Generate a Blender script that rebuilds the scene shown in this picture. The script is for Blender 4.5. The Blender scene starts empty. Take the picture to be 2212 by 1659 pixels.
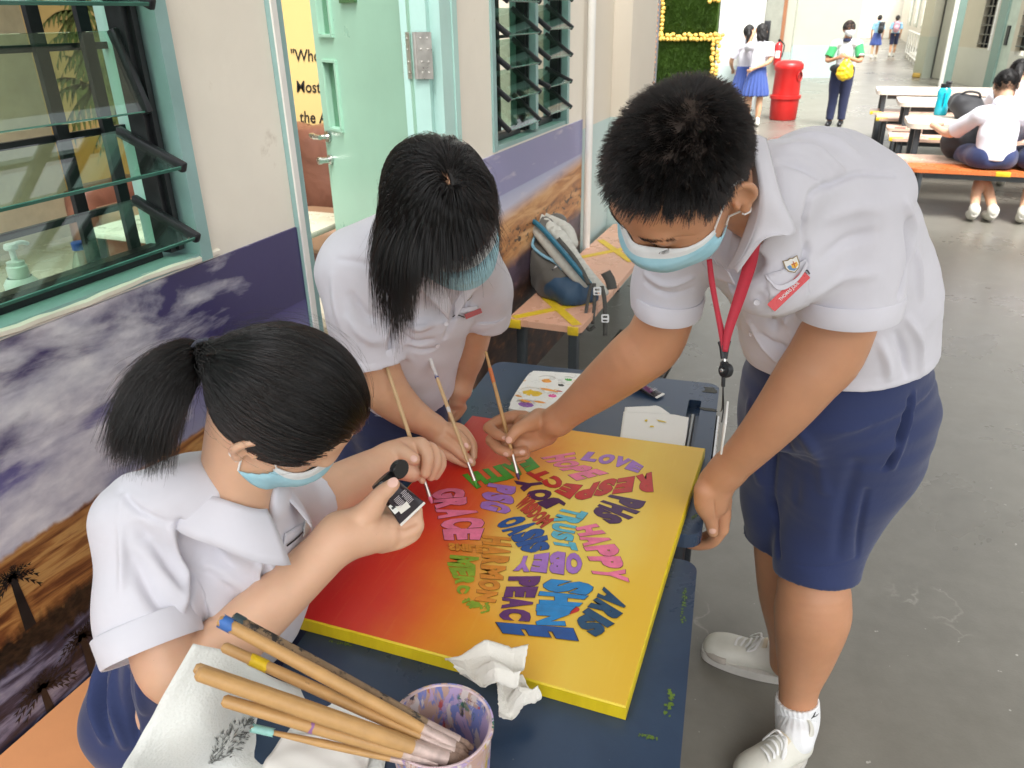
import bpy, bmesh, math, random
import numpy as np
import openvdb
from mathutils import Vector, Matrix
sc = bpy.context.scene
COL = sc.collection
random.seed(7)
rng = np.random.default_rng(7)
# - camera
W0, H0, FPX = 2212.0, 1659.0, 1670.0          # the photograph's frame used for surveying it
_c = np.array([W0 / 2, H0 / 2])
CAMH = 1.70
def _basis():
 dn = np.array([64.0, 3520.0, FPX]); dn /= np.linalg.norm(dn)
 up = -dn
 v = np.array([1840 - _c[0], 25 - _c[1], FPX]); v -= up * (v @ up); v /= np.linalg.norm(v)
 return np.stack([np.cross(v, up), v, up])
CR = _basis()
CP = np.array([0.0, 0.0, CAMH])
cam_d = bpy.data.cameras.new('camera')
cam = bpy.data.objects.new('camera', cam_d)
COL.objects.link(cam)
cam_d.sensor_width = 36.0
cam_d.lens = FPX / W0 * 36.0
cam_d.clip_start = 0.02
cam_d.clip_end = 300.0
m = Matrix.Identity(4)
for i in range(3):
 m[i][0] = CR[i, 0]; m[i][1] = -CR[i, 1]; m[i][2] = -CR[i, 2]; m[i][3] = CP[i]
cam.matrix_world = m
cam_d.dof.use_dof = True
cam_d.dof.focus_distance = 1.45
cam_d.dof.aperture_fstop = 10.0
sc.camera = cam
# - daylight
SUN_EL, SUN_AZ = math.radians(58), math.radians(150)      # azimuth from +Y towards +X
world = bpy.data.worlds.new('World')
sc.world = world
world.use_nodes = True
wn = world.node_tree.nodes; wl = world.node_tree.links
wn.clear()
sky = wn.new('ShaderNodeTexSky')
sky.sky_type = 'NISHITA'
sky.sun_disc = False
sky.sun_elevation = SUN_EL
sky.sun_rotation = SUN_AZ
sky.dust_density = 6.0
sky.air_density = 1.0
hsv = wn.new('ShaderNodeHueSaturation')
hsv.inputs['Saturation'].default_value = 0.10             # an overcast, nearly white sky
bgn = wn.new('ShaderNodeBackground')
bgn.inputs['Strength'].default_value = 0.10
out = wn.new('ShaderNodeOutputWorld')
wl.new(sky.outputs[0], hsv.inputs['Color'])
wl.new(hsv.outputs[0], bgn.inputs['Color'])
wl.new(bgn.outputs[0], out.inputs['Surface'])
sun_d = bpy.data.lights.new('sun', 'SUN')
sun_d.energy = 1.3
sun_d.angle = math.radians(24)
sun_d.color = (1.0, 0.95, 0.88)
sun = bpy.data.objects.new('sun', sun_d)
COL.objects.link(sun)
_sd = Vector((math.cos(SUN_EL) * math.sin(SUN_AZ), math.cos(SUN_EL) * math.cos(SUN_AZ), math.sin(SUN_EL)))
sun.rotation_euler = _sd.to_track_quat('Z', 'Y').to_euler()
sc.view_settings.view_transform = 'Standard'
sc.view_settings.look = 'None'
sc.view_settings.gamma = 1.0
sc.view_settings.use_curve_mapping = False
sc.view_settings.exposure = 1.90
sc.render.engine = 'CYCLES'
sc.cycles.max_bounces = 7
sc.cycles.diffuse_bounces = 4
sc.cycles.glossy_bounces = 3
sc.cycles.transmission_bounces = 6
sc.cycles.transparent_max_bounces = 12
sc.cycles.use_denoising = True
sc.cycles.caustics_reflective = False
sc.cycles.caustics_refractive = False
# - surveying: photo pixel -> point of the place
def ray(px, py):
 return CR @ np.array([px - _c[0], py - _c[1], FPX])
def onz(px, py, z):
 d = ray(px, py); return CP + d * ((z - CP[2]) / d[2])
def onx(px, py, x):
 d = ray(px, py); return CP + d * ((x - CP[0]) / d[0])
def ony(px, py, y):
 d = ray(px, py); return CP + d * ((y - CP[1]) / d[1])
def at(px, py, t):
 return CP + ray(px, py) / FPX * t
def onplane(px, py, p, n):
 d = ray(px, py); return CP + d * (((np.array(p) - CP) @ n) / (d @ n))
def dep(p):
 return float((CR.T @ (np.array(p) - CP))[2])
def unit(v):
 v = np.array(v, float); return v / max(np.linalg.norm(v), 1e-9)
VIEW = CR[:, 2]                                            # the direction the camera looks
# - materials
def _new(name):
 m = bpy.data.materials.new(name); m.use_nodes = True
 nt = m.node_tree
 return m, nt, nt.nodes['Principled BSDF']
def nd(nt, t, **kw):
 n = nt.nodes.new('ShaderNode' + t)
 for k, v in kw.items():
  if k in n.inputs: n.inputs[k].default_value = v
  else: setattr(n, k, v)
 return n
def coords(nt, scale=(1, 1, 1), kind='Object', rot=(0, 0, 0)):
 tc = nd(nt, 'TexCoord'); mp = nd(nt, 'Mapping')
 mp.inputs['Scale'].default_value = scale
 mp.inputs['Rotation'].default_value = rot
 nt.links.new(tc.outputs[kind], mp.inputs[0])
 return mp.outputs[0]
def ramp(nt, fac, stops, interp='LINEAR'):
 r = nd(nt, 'ValToRGB')
 r.color_ramp.interpolation = interp
 e = r.color_ramp.elements
 while len(e) < len(stops): e.new(0.5)
 for k, (p, c) in enumerate(stops):
  e[k].position = p
  e[k].color = (c[0], c[1], c[2], 1) if len(c) == 3 else c
 nt.links.new(fac, r.inputs[0])
 return r.outputs[0]
def noise(nt, vec, scale=5, detail=4, rough=0.55, dist=0.0):
 n = nd(nt, 'TexNoise')
 n.inputs['Scale'].default_value = scale; n.inputs['Detail'].default_value = detail
 n.inputs['Roughness'].default_value = rough; n.inputs['Distortion'].default_value = dist
 nt.links.new(vec, n.inputs['Vector'])
 return n.outputs['Fac']
def mixc(nt, fac, a, b, mode='MIX'):
 x = nd(nt, 'Mix', data_type='RGBA', blend_type=mode)
 for v, k in ((fac, 0), (a, 6), (b, 7)):
  if isinstance(v, (int, float)): x.inputs[k].default_value = v
  elif isinstance(v, tuple): x.inputs[k].default_value = (v[0], v[1], v[2], 1)
  else: nt.links.new(v, x.inputs[k])
 return x.outputs[2]
def mathn(nt, op, a, b=0.0, c=0.0):
 x = nd(nt, 'Math', operation=op)
 for k, v in enumerate((a, b, c)):
  if isinstance(v, (int, float)): x.inputs[k].default_value = v
  else: nt.links.new(v, x.inputs[k])
 return x.outputs[0]
def bump(nt, bsdf, h, strength=0.2, dist=0.01):
 b = nd(nt, 'Bump'); b.inputs['Strength'].default_value = strength; b.inputs['Distance'].default_value = dist
 nt.links.new(h, b.inputs['Height']); nt.links.new(b.outputs[0], bsdf.inputs['Normal'])
def sep(nt, vec):
 s = nd(nt, 'SeparateXYZ'); nt.links.new(vec, s.inputs[0]); return s.outputs
def mat(name, col, rough=0.5, metal=0.0, var=0.12, vscale=6.0, bmp=0.0, bscale=60.0, coat=0.0, spec=0.5, wear=None, bdist=0.004):
 m, nt, b = _new(name)
 v = coords(nt)
 if var > 0:
  f = noise(nt, v, vscale, 5, 0.6)
  lo = tuple(c * (1 - var) for c in col); hi = tuple(min(c * (1 + var), 1) for c in col)
  c = ramp(nt, f, [(0.3, lo), (0.7, hi)])
  if wear:
   wcol, wamt, wsc = wear
   g = noise(nt, v, wsc, 6, 0.7)
   c = mixc(nt, ramp(nt, g, [(wamt, (0, 0, 0)), (min(wamt + 0.06, 1), (1, 1, 1))]), c, wcol)
  nt.links.new(c, b.inputs['Base Color'])
  r = ramp(nt, f, [(0.25, (max(rough - 0.08, 0.02),) * 3), (0.75, (min(rough + 0.08, 1),) * 3)])
  nt.links.new(r, b.inputs['Roughness'])
 else:
  b.inputs['Base Color'].default_value = (*col, 1)
  b.inputs['Roughness'].default_value = rough
 b.inputs['Metallic'].default_value = metal
 b.inputs['Specular IOR Level'].default_value = spec
 b.inputs['Coat Weight'].default_value = coat
 if bmp > 0: bump(nt, b, noise(nt, v, bscale, 4, 0.6), bmp, bdist)
 return m
def glass(name, tint=(0.82, 0.94, 0.87), extra=0.08):
 m = bpy.data.materials.new(name); m.use_nodes = True
 nt = m.node_tree; nt.nodes.clear()
 o = nd(nt, 'OutputMaterial'); t = nd(nt, 'BsdfTransparent'); g = nd(nt, 'BsdfGlossy'); x = nd(nt, 'MixShader')
 t.inputs[0].default_value = (*tint, 1); g.inputs['Roughness'].default_value = 0.02
 f = nd(nt, 'LayerWeight', Blend=0.5)
 fa = mathn(nt, 'ADD', mathn(nt, 'MULTIPLY', mathn(nt, 'POWER', f.outputs['Facing'], 4.0), 0.8), extra)
 nt.links.new(fa, x.inputs[0]); nt.links.new(t.outputs[0], x.inputs[1]); nt.links.new(g.outputs[0], x.inputs[2])
 nt.links.new(x.outputs[0], o.inputs[0])
 return m
# - objects, parts and their tags
BASE = {}                                                 # object name -> world origin of its thing
def tag(o, label=None, cat=None, group=None, kind=None):
 if label: o['label'] = label
 if cat: o['category'] = cat
 if group: o['group'] = group
 if kind: o['kind'] = kind
 return o
def thing(name, label, cat, loc=(0, 0, 0), group=None):
 o = bpy.data.objects.new(name, None); COL.objects.link(o)
 o.empty_display_size = 0.05
 o.location = loc; BASE[o.name] = np.array(loc, float)
 return tag(o, label, cat, group)
def link(name, me, mats, parent=None, label=None):
 o = bpy.data.objects.new(name, me); COL.objects.link(o)
 for mm in (mats if isinstance(mats, (list, tuple)) else [mats]):
  if len(me.materials) < (len(mats) if isinstance(mats, (list, tuple)) else 1): me.materials.append(mm)
 if parent is not None:
  o.parent = parent
  BASE[o.name] = BASE[parent.name]
 else:
  BASE[o.name] = np.zeros(3)
 if label: o['label'] = label
 return o
def copy_tree(o, parent=None):
 c = o.copy(); COL.objects.link(c)
 if parent is not None: c.parent = parent
 for ch in list(o.children): copy_tree(ch, c)
 return c
class MB:
 """collects shapes and links them as ONE mesh object"""
 def __init__(s): s.v = []; s.f = []; s.mi = []; s.n = 0
 def add(s, v, f, mi=0):
  v = np.asarray(v, float).reshape(-1, 3)
  s.v.append(v); s.f += [tuple(i + s.n for i in q) for q in f]; s.mi += [mi] * len(f); s.n += len(v)
  return s
 def box(s, c, d, R=None, mi=0, bev=0.0):
  c = np.array(c, float); d = np.array(d, float) / 2
  if bev <= 0:
   q = np.array([(x, y, z) for x in (-1, 1) for y in (-1, 1) for z in (-1, 1)], float) * d
   f = [(0, 1, 3, 2), (4, 6, 7, 5), (0, 4, 5, 1), (2, 3, 7, 6), (0, 2, 6, 4), (1, 5, 7, 3)]
  else:
   bm = bmesh.new(); bmesh.ops.create_cube(bm, size=1.0)
   for v in bm.verts: v.co = Vector(v.co[i] * 2 * d[i] for i in range(3))
   bmesh.ops.bevel(bm, geom=bm.edges[:], offset=min(bev, min(d) * 0.95), segments=2, affect='EDGES', profile=0.5)
   bm.verts.index_update()
   q = np.array([v.co[:] for v in bm.verts]); f = [tuple(v.index for v in fc.verts) for fc in bm.faces]; bm.free()
  if R is not None: q = q @ np.asarray(R, float).T
  return s.add(q + c, f, mi)
 def bar(s, a, b, w, h, up=(0, 0, 1), mi=0, bev=0.0):
  a = np.array(a, float); b = np.array(b, float); L = np.linalg.norm(b - a); y = (b - a) / L
  x = np.cross(y, np.array(up, float)); x = unit(x); z = np.cross(x, y)
  return s.box((a + b) / 2, (w, L, h), np.stack([x, y, z], 1), mi, bev)
 def tube(s, pts, r, n=10, cap=True, mi=0, flat=None):
  P = np.array(pts, float); k = len(P)
  R = np.full(k, r, float) if np.isscalar(r) else np.array(r, float)
  T = np.gradient(P, axis=0); T /= np.maximum(np.linalg.norm(T, axis=1, keepdims=True), 1e-9)
  ref = np.array([0, 0, 1.0]) if abs(T[0][2]) < 0.9 else np.array([1.0, 0, 0])
  if flat is not None: ref = np.array(flat[0], float)
  u = unit(ref - T[0] * (ref @ T[0])); vs = []
  a = np.linspace(0, 2 * np.pi, n, endpoint=False)
  for i in range(k):
   u = unit(u - T[i] * (u @ T[i])); w = np.cross(T[i], u)
   fu = flat[1] if flat is not None else 1.0
   vs.append(P[i] + R[i] * (np.outer(np.cos(a), u) * fu + np.outer(np.sin(a), w)))
  f = [(i * n + j, i * n + (j + 1) % n, (i + 1) * n + (j + 1) % n, (i + 1) * n + j) for i in range(k - 1) for j in range(n)]
  if cap: f += [tuple(range(n))[::-1], tuple(range((k - 1) * n, k * n))]
  return s.add(np.concatenate(vs), f, mi)
 def lathe(s, prof, c=(0, 0, 0), n=24, R=None, mi=0, cap=True):
  a = np.linspace(0, 2 * np.pi, n, endpoint=False); vs = []
  for r, z in prof: vs.append(np.stack([r * np.cos(a), r * np.sin(a), np.full(n, z)], 1))
  v = np.concatenate(vs)
  if R is not None: v = v @ np.asarray(R, float).T
  k = len(prof)
  f = [(i * n + j, i * n + (j + 1) % n, (i + 1) * n + (j + 1) % n, (i + 1) * n + j) for i in range(k - 1) for j in range(n)]
  if cap:
   if prof[0][0] > 1e-6: f.append(tuple(range(n))[::-1])
   if prof[-1][0] > 1e-6: f.append(tuple(range((k - 1) * n, k * n)))
  return s.add(v + np.array(c, float), f, mi)
 def plate(s, outer, holes, o, ex, ey, ez, z0, z1, mi=0):
  """a flat plate from 2-D outlines (with holes) in the frame o, ex, ey, ez"""
  bm = bmesh.new(); loops = [outer] + list(holes); ed = []; lv = []
  for lp in loops:
   vv = [bm.verts.new((p[0], p[1], 0)) for p in lp]; lv.append(vv)
   ed += [bm.edges.new((vv[i], vv[(i + 1) % len(vv)])) for i in range(len(vv))]
  bmesh.ops.triangle_fill(bm, use_beauty=True, edges=ed)
  bm.verts.index_update()
  q = np.array([v.co[:2] for v in bm.verts]); n = len(q)
  F = []
  for fc in bm.faces:
   ix = [v.index for v in fc.verts]
   if fc.normal.z < 0: ix = ix[::-1]
   F.append(ix)
  li = [[v.index for v in vv] for vv in lv]; bm.free()
  o = np.array(o, float); ex, ey, ez = (np.array(e, float) for e in (ex, ey, ez))
  top = o + np.outer(q[:, 0], ex) + np.outer(q[:, 1], ey) + z1 * ez
  bot = o + np.outer(q[:, 0], ex) + np.outer(q[:, 1], ey) + z0 * ez
  f = [tuple(x) for x in F] + [tuple(i + n for i in x[::-1]) for x in F]
  for k, ix in enumerate(li):
   for i in range(len(ix)):
    a, b = ix[i], ix[(i + 1) % len(ix)]
    f.append((a, a + n, b + n, b) if k == 0 else (a, b, b + n, a + n))
  return s.add(np.concatenate([top, bot]), f, mi)
 def mesh(s, name, base=(0, 0, 0), smooth=False, fixn=False, angle=None):
  me = bpy.data.meshes.new(name)
  v = (np.concatenate(s.v) if s.v else np.zeros((0, 3))) - np.array(base, float)
  me.from_pydata(v.tolist(), [], s.f)
  if any(s.mi): me.polygons.foreach_set('material_index', s.mi)
  if fixn:
   bm = bmesh.new(); bm.from_mesh(me); bmesh.ops.recalc_face_normals(bm, faces=bm.faces[:]); bm.to_mesh(me); bm.free()
  if smooth or angle:
   me.polygons.foreach_set('use_smooth', [True] * len(me.polygons))
   if angle: me.set_sharp_from_angle(angle=math.radians(angle))
  me.update(); return me
 def build(s, name, mats, parent=None, smooth=False, fixn=True, angle=35, label=None):
  base = BASE[parent.name] if parent is not None else (0, 0, 0)
  return link(name, s.mesh(name, base, smooth, fixn, angle), mats, parent, label)
def rrect(w, h, r, n=5, x0=0.0, y0=0.0):
 """rounded rectangle outline, corner at x0,y0"""
 p = []
 for cx, cy, a0 in ((w - r, h - r, 0), (r, h - r, 90), (r, r, 180), (w - r, r, 270)):
  for k in range(n + 1):
   a = math.radians(a0 + 90 * k / n); p.append((x0 + cx + r * math.cos(a), y0 + cy + r * math.sin(a)))
 return p
def catmull(P, n=8):
 P = np.array(P, float); Q = np.concatenate([[2 * P[0] - P[1]], P, [2 * P[-1] - P[-2]]]); o = []
 for i in range(1, len(Q) - 2):
  t = np.linspace(0, 1, n, endpoint=False)[:, None]
  a, b, c, d = Q[i - 1], Q[i], Q[i + 1], Q[i + 2]
  o.append(0.5 * (2 * b + (c - a) * t + (2 * a - 5 * b + 4 * c - d) * t ** 2 + (3 * b - a - 3 * c + d) * t ** 3))
 return np.concatenate(o + [P[-1:]])
def text_mesh(body, size=1.0, offset=0.0, res=3):
 cu = bpy.data.curves.new('t', 'FONT'); cu.body = body; cu.size = size; cu.offset = offset; cu.resolution_u = res
 ob = bpy.data.objects.new('t', cu); COL.objects.link(ob)
 bpy.context.view_layer.update()
 me = bpy.data.meshes.new_from_object(ob.evaluated_get(bpy.context.evaluated_depsgraph_get()))
 v = np.array([q.co[:] for q in me.vertices]); f = [tuple(p.vertices) for p in me.polygons]
 bpy.data.meshes.remove(me); bpy.data.objects.remove(ob); bpy.data.curves.remove(cu)
 return v, f
# - soft bodies: smooth unions of tapered limbs, meshed once
class Body:
 B = 40
 def __init__(s, vox): s.vox = vox; s.bl = {}
 def _cells(s, lo, hi):
  lo = np.floor(np.array(lo) / s.vox).astype(int) - 1; hi = np.ceil(np.array(hi) / s.vox).astype(int) + 1
  for bx in range(lo[0] // s.B, hi[0] // s.B + 1):
   for by in range(lo[1] // s.B, hi[1] // s.B + 1):
    for bz in range(lo[2] // s.B, hi[2] // s.B + 1):
     o = np.array([bx, by, bz]) * s.B
     a = np.maximum(lo - o, 0); b = np.minimum(hi - o + 1, s.B)
     if (b <= a).any(): continue
     yield (bx, by, bz), o, a, b
 def _apply(s, lo, hi, fn, op, k, create=True):
  for key, o, a, b in s._cells(lo, hi):
   if key not in s.bl:
    if not create: continue
    s.bl[key] = np.full((s.B,) * 3, 0.5, np.float32)
   g = np.stack(np.meshgrid(*[(np.arange(a[i], b[i]) + o[i]) * s.vox for i in range(3)], indexing='ij'), -1).astype(np.float32)
   d = fn(g).astype(np.float32)
   sl = tuple(slice(a[i], b[i]) for i in range(3))
   c = s.bl[key][sl]
   if op == 'u':
    if k > 0:
     h = np.clip(0.5 + 0.5 * (c - d) / k, 0, 1); r = c * (1 - h) + d * h - k * h * (1 - h)
    else: r = np.minimum(c, d)
   elif op == 's':
    if k > 0:
     h = np.clip(0.5 - 0.5 * (c + d) / k, 0, 1); r = c * (1 - h) - d * h + k * h * (1 - h)
    else: r = np.maximum(c, -d)
   else:
    h = np.clip(0.5 - 0.5 * (c - d) / .006, 0, 1); r = c * (1 - h) + d * h + .006 * h * (1 - h)
   s.bl[key][sl] = r
 def seg(s, a, b, ra, rb, k=0.006, op='u', flat=None):
  """tapered limb a-b; flat=(direction, factor) squashes its section"""
  a = np.array(a, np.float32); b = np.array(b, np.float32); rm = max(ra, rb)
  m = rm * (max(1, flat[1]) if flat else 1) + k + 4 * s.vox
  ab = b - a; L2 = max(float(ab @ ab), 1e-12)
  n = unit(flat[0]).astype(np.float32) if flat else None
  def fn(g):
   q = g - a; t = np.clip(q @ ab / L2, 0, 1)
   e = q - t[..., None] * ab
   if flat is not None:
    w = e @ n; e = e + (w * (1 / flat[1] - 1))[..., None] * n
   return np.sqrt((e * e).sum(-1)) - (ra + (rb - ra) * t)
  s._apply(np.minimum(a, b) - m, np.maximum(a, b) + m, fn, op, k); return s
 def chain(s, pts, k=0.006, op='u', flat=None):
  """a limb through several joints, one even skin without bulges at the joints"""
  P = np.array([p[0] for p in pts], float); R = np.array([p[1] for p in pts], float)
  if len(P) > 2:
   m_ = max(2, int(np.ceil(12 / (len(P) - 1))))
   d = np.linalg.norm(np.diff(P, axis=0), axis=1);
   if (d > 1e-6).all():
    Q = catmull(np.concatenate([P, R[:, None]], 1), 4); P, R = Q[:, :3], np.maximum(Q[:, 3], 1e-4)
  P = P.astype(np.float32); R = R.astype(np.float32)
  m = float(R.max()) * (max(1, flat[1]) if flat else 1) + k + 4 * s.vox
  n = unit(flat[0]).astype(np.float32) if flat else None
  big = float(R.max()) + k + 4 * s.vox
  def fn(g):
   best = np.full(g.shape[:3], 0.5, np.float32); near = np.full(g.shape[:3], 9.0, np.float32)
   lo = g[0, 0, 0]; hi = g[-1, -1, -1]
   for a, b, ra, rb in zip(P[:-1], P[1:], R[:-1], R[1:]):
    mm = max(ra, rb) * (max(1, flat[1]) if flat else 1) + k + 4 * s.vox
    l_ = np.minimum(a, b) - mm; h_ = np.maximum(a, b) + mm
    i0 = np.clip(np.floor((l_ - lo) / s.vox).astype(int), 0, None); i1 = np.minimum(np.ceil((h_ - lo) / s.vox).astype(int) + 1, g.shape[:3])
    if (i1 <= i0).any(): continue
    sl = tuple(slice(x, y) for x, y in zip(i0, i1)); gg = g[sl]
    ab = b - a; q = gg - a; t = np.clip(q @ ab / max(float(ab @ ab), 1e-12), 0, 1); e = q - t[..., None] * ab
    if flat is not None:
     w = e @ n; e = e + (w * (1 / flat[1] - 1))[..., None] * n
    c = np.sqrt(np.einsum('...i,...i', e, e)); d = c - (ra + (rb - ra) * t); w_ = c < near[sl]
    near[sl] = np.where(w_, c, near[sl]); best[sl] = np.where(w_, d, best[sl])
   return best
  s._apply(P.min(0) - m, P.max(0) + m, fn, op, k); return s
 def ell(s, c, ax, r, k=0.006, op='u'):
  c = np.array(c, np.float32); A = np.array([unit(v) for v in ax], np.float32); r = np.array(r, np.float32)
  m = float(r.max()) + k + 4 * s.vox
  def fn(g):
   q = (g - c) @ A.T; k0 = np.sqrt(((q / r) ** 2).sum(-1)); k1 = np.sqrt(((q / (r * r)) ** 2).sum(-1))
   return k0 * (k0 - 1) / np.maximum(k1, 1e-6)
  s._apply(c - m, c + m, fn, op, k); return s
 def cut(s, p, n, c, rad):
  """removes what lies beyond the plane p, n within rad of c"""
  p = np.array(p, np.float32); n = unit(n).astype(np.float32); c = np.array(c, np.float32)
  def fn(g):
   d = (g - p) @ n
   o = np.sqrt(((g - c) ** 2).sum(-1)) - rad
   return -np.maximum(-d, o)
  s._apply(c - rad - 2 * s.vox, c + rad + 2 * s.vox, fn, 'i', 0, False); return s
 def verts(s, smooth=2):
  g = openvdb.FloatGrid(background=3 * s.vox)
  for key, arr in s.bl.items():
   g.copyFromArray(np.ascontiguousarray(np.clip(arr, -3 * s.vox, 3 * s.vox)), ijk=tuple(int(k * s.B) for k in key), tolerance=0.0)
  v, q = g.convertToQuads(0.0)
  v = np.array(v, float) * s.vox; q = np.array(q)
  e = np.concatenate([q[:, [0, 1]], q[:, [1, 2]], q[:, [2, 3]], q[:, [3, 0]]]); e = np.concatenate([e, e[:, ::-1]])
  cnt = np.bincount(e[:, 0], minlength=len(v)).astype(float)
  for it in range(smooth):
   for lam in (0.5, -0.45):
    av = np.stack([np.bincount(e[:, 0], v[e[:, 1], i], minlength=len(v)) for i in range(3)], 1) / np.maximum(cnt, 1)[:, None]
    v = v + lam * (av - v)
  return v, q
def normals(v, q):
 n = np.cross(v[q[:, 2]] - v[q[:, 0]], v[q[:, 3]] - v[q[:, 1]])
 o = np.zeros_like(v)
 for k in range(4): np.add.at(o, q[:, k], n)
 return o / np.maximum(np.linalg.norm(o, axis=1, keepdims=True), 1e-12)
def qmesh(name, v, q, mats, parent, label=None, mi=None):
 base = BASE[parent.name] if parent is not None else np.zeros(3)
 me = bpy.data.meshes.new(name)
 me.vertices.add(len(v)); me.vertices.foreach_set('co', (v - base).astype(np.float32).ravel())
 me.loops.add(len(q) * 4); me.loops.foreach_set('vertex_index', q.astype(np.int32).ravel())
 me.polygons.add(len(q)); me.polygons.foreach_set('loop_start', np.arange(0, len(q) * 4, 4, dtype=np.int32))
 me.update(calc_edges=True); me.validate()
 me.polygons.foreach_set('use_smooth', [True] * len(me.polygons))
 if mi is not None: me.polygons.foreach_set('material_index', mi.astype(np.int32))
 return link(name, me, mats, parent, label)
def proj(v):
 c = (np.asarray(v) - CP) @ CR
 return np.stack([_c[0] + FPX * c[..., 0] / c[..., 2], _c[1] + FPX * c[..., 1] / c[..., 2], c[..., 2]], -1)
def surf(v, n, x, y, rad=9):
 """the point of a surface that the photograph shows at pixel x, y, and its normal"""
 p = proj(v); d = (p[:, 0] - x) ** 2 + (p[:, 1] - y) ** 2
 facing = ((v - CP) * n).sum(1) < 0
 ok = np.where((d < rad * rad) & facing)[0]
 if len(ok) == 0:
  dd = np.where(facing, d, 1e9); i = int(np.argmin(dd)); return v[i], n[i]
 near = ok[p[ok, 2] < p[ok, 2].min() + 0.03]
 i = near[np.argmin(d[near])]
 return v[i], n[i]
def crease(v, q, lines):
 """pushes soft folds and grooves along lines drawn on the surface: (pixels, width m, height m)"""
 n = normals(v, q); out_ = v.copy()
 for px, w, h in lines:
  pts = np.array([surf(v, n, *p)[0] for p in px])
  if len(pts) > 2: pts = catmull(pts, 6)
  best = np.full(len(v), 9.0); tt = np.zeros(len(v))
  lo = pts.min(0) - 3.2 * w; hi = pts.max(0) + 3.2 * w
  ix = np.where(((v > lo) & (v < hi)).all(1))[0]
  if len(ix) == 0: continue
  vv = v[ix]; K = len(pts) - 1
  for k in range(K):
   a, b = pts[k], pts[k + 1]; ab = b - a; t = np.clip((vv - a) @ ab / max(ab @ ab, 1e-12), 0, 1)
   d = np.linalg.norm(vv - a - t[:, None] * ab, axis=1)
   m_ = d < best[ix]; best[ix[m_]] = d[m_]; tt[ix[m_]] = (k + t[m_]) / K
  h = h * (2.3 if w > .0042 else 1.0); w = w * (.85 if w > .0042 else 1.0)
  f = np.exp(-(best[ix] / w) ** 2) * np.sin(np.pi * np.clip(tt[ix] * 0.86 + 0.07, 0, 1)) ** 0.6
  out_[ix] += n[ix] * (h * f)[:, None]
 return out_
_pn = [(rng.normal(0, 1, 3), rng.uniform(0, 6.28), k) for k in range(14)]
def ripple(v, q, amp, wl, seed=0, aniso=None):
 """gentle unevenness of cloth"""
 n = normals(v, q); r = np.random.default_rng(seed); s = np.zeros(len(v))
 for k in range(16):
  d = unit(r.normal(0, 1, 3)); L = wl * r.uniform(0.6, 1.8)
  if aniso is not None: d = unit(d - unit(aniso) * (d @ unit(aniso)) * 0.85)
  s += np.sin(v @ d * 2 * np.pi / L + r.uniform(0, 6.28)) * (L / wl)
 return v + n * (amp * s / 6)[:, None]
def strands(name, P, rad, m_, parent, taper=0.3):
 """P: (n strands, k points, 3)"""
 n, k = P.shape[:2]
 hc = bpy.data.hair_curves.new(name)
 hc.add_curves([k] * n)
 base = BASE[parent.name]
 hc.attributes['position'].data.foreach_set('vector', (P - base).astype(np.float32).ravel()) if 'position' in hc.attributes else hc.position_data.foreach_set('vector', (P - base).astype(np.float32).ravel())
 a = hc.attributes.get('radius') or hc.attributes.new('radius', 'FLOAT', 'POINT')
 rr = np.broadcast_to((np.linspace(1, taper, k) * rad)[None], (n, k)).astype(np.float32)
 a.data.foreach_set('value', np.ascontiguousarray(rr).ravel())
 o = bpy.data.objects.new(name, hc); COL.objects.link(o); hc.materials.append(m_); o.parent = parent; BASE[o.name] = base
 return o
def Z(x, y, z, r): p = onz(x, y, z); return (p, r * dep(p) / FPX)
def D(x, y, t, r=0.0): return (at(x, y, t), r * t / FPX)
def cam2w(v): return CR @ np.array(v, float)
def skin_mat(name, col, red=(0.55, 0.20, 0.13), rough=0.46):
 m, nt, b = _new(name); v = coords(nt)
 f = noise(nt, v, 14, 5, 0.6)
 c = ramp(nt, f, [(0.3, tuple(x * .92 for x in col)), (0.7, tuple(min(1, x * 1.07) for x in col))])
 big = noise(nt, v, 4.5, 5, .6)
 c = mixc(nt, ramp(nt, big, [(.35, (.28,) * 3), (.65, (0, 0, 0))]), c, tuple(x * .80 for x in col))
 sp = noise(nt, v, 210, 2); c = mixc(nt, ramp(nt, sp, [(.755, (0, 0, 0)), (.78, (.5,) * 3)]), c, tuple(x * .5 for x in col))
 g = noise(nt, v, 26, 3)
 c = mixc(nt, ramp(nt, g, [(0.45, (0, 0, 0)), (0.85, (0.30,) * 3)]), c, tuple(col[i] * .6 + red[i] * .4 for i in range(3)))
 nt.links.new(c, b.inputs['Base Color'])
 b.inputs['Roughness'].default_value = rough
 b.inputs['Subsurface Weight'].default_value = 0.18
 b.inputs['Subsurface Radius'].default_value = (0.012, 0.004, 0.002)
 b.inputs['Subsurface Scale'].default_value = 1.0
 vo = nd(nt, 'TexVoronoi'); vo.inputs['Scale'].default_value = 900; nt.links.new(v, vo.inputs['Vector'])
 bump(nt, b, mathn(nt, 'ADD', vo.outputs['Distance'], noise(nt, v, 120, 4)), 0.10, 0.001)
 return m
def cloth_mat(name, col, rough=0.75, weave=1800, wr=0.35, wscale=16, sheen=0.15):
 m, nt, b = _new(name); v = coords(nt)
 f = noise(nt, v, 9, 5, 0.6)
 nt.links.new(ramp(nt, f, [(0.3, tuple(x * .95 for x in col)), (0.7, tuple(min(1, x * 1.03) for x in col))]), b.inputs['Base Color'])
 b.inputs['Roughness'].default_value = rough
 b.inputs['Sheen Weight'].default_value = sheen
 w = noise(nt, v, wscale, 4, 0.5, 0.6)
 wv = noise(nt, v, weave, 1)
 bump(nt, b, mathn(nt, 'ADD', mathn(nt, 'MULTIPLY', w, 1.0), mathn(nt, 'MULTIPLY', wv, 0.03)), wr, 0.006)
 return m
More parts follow.
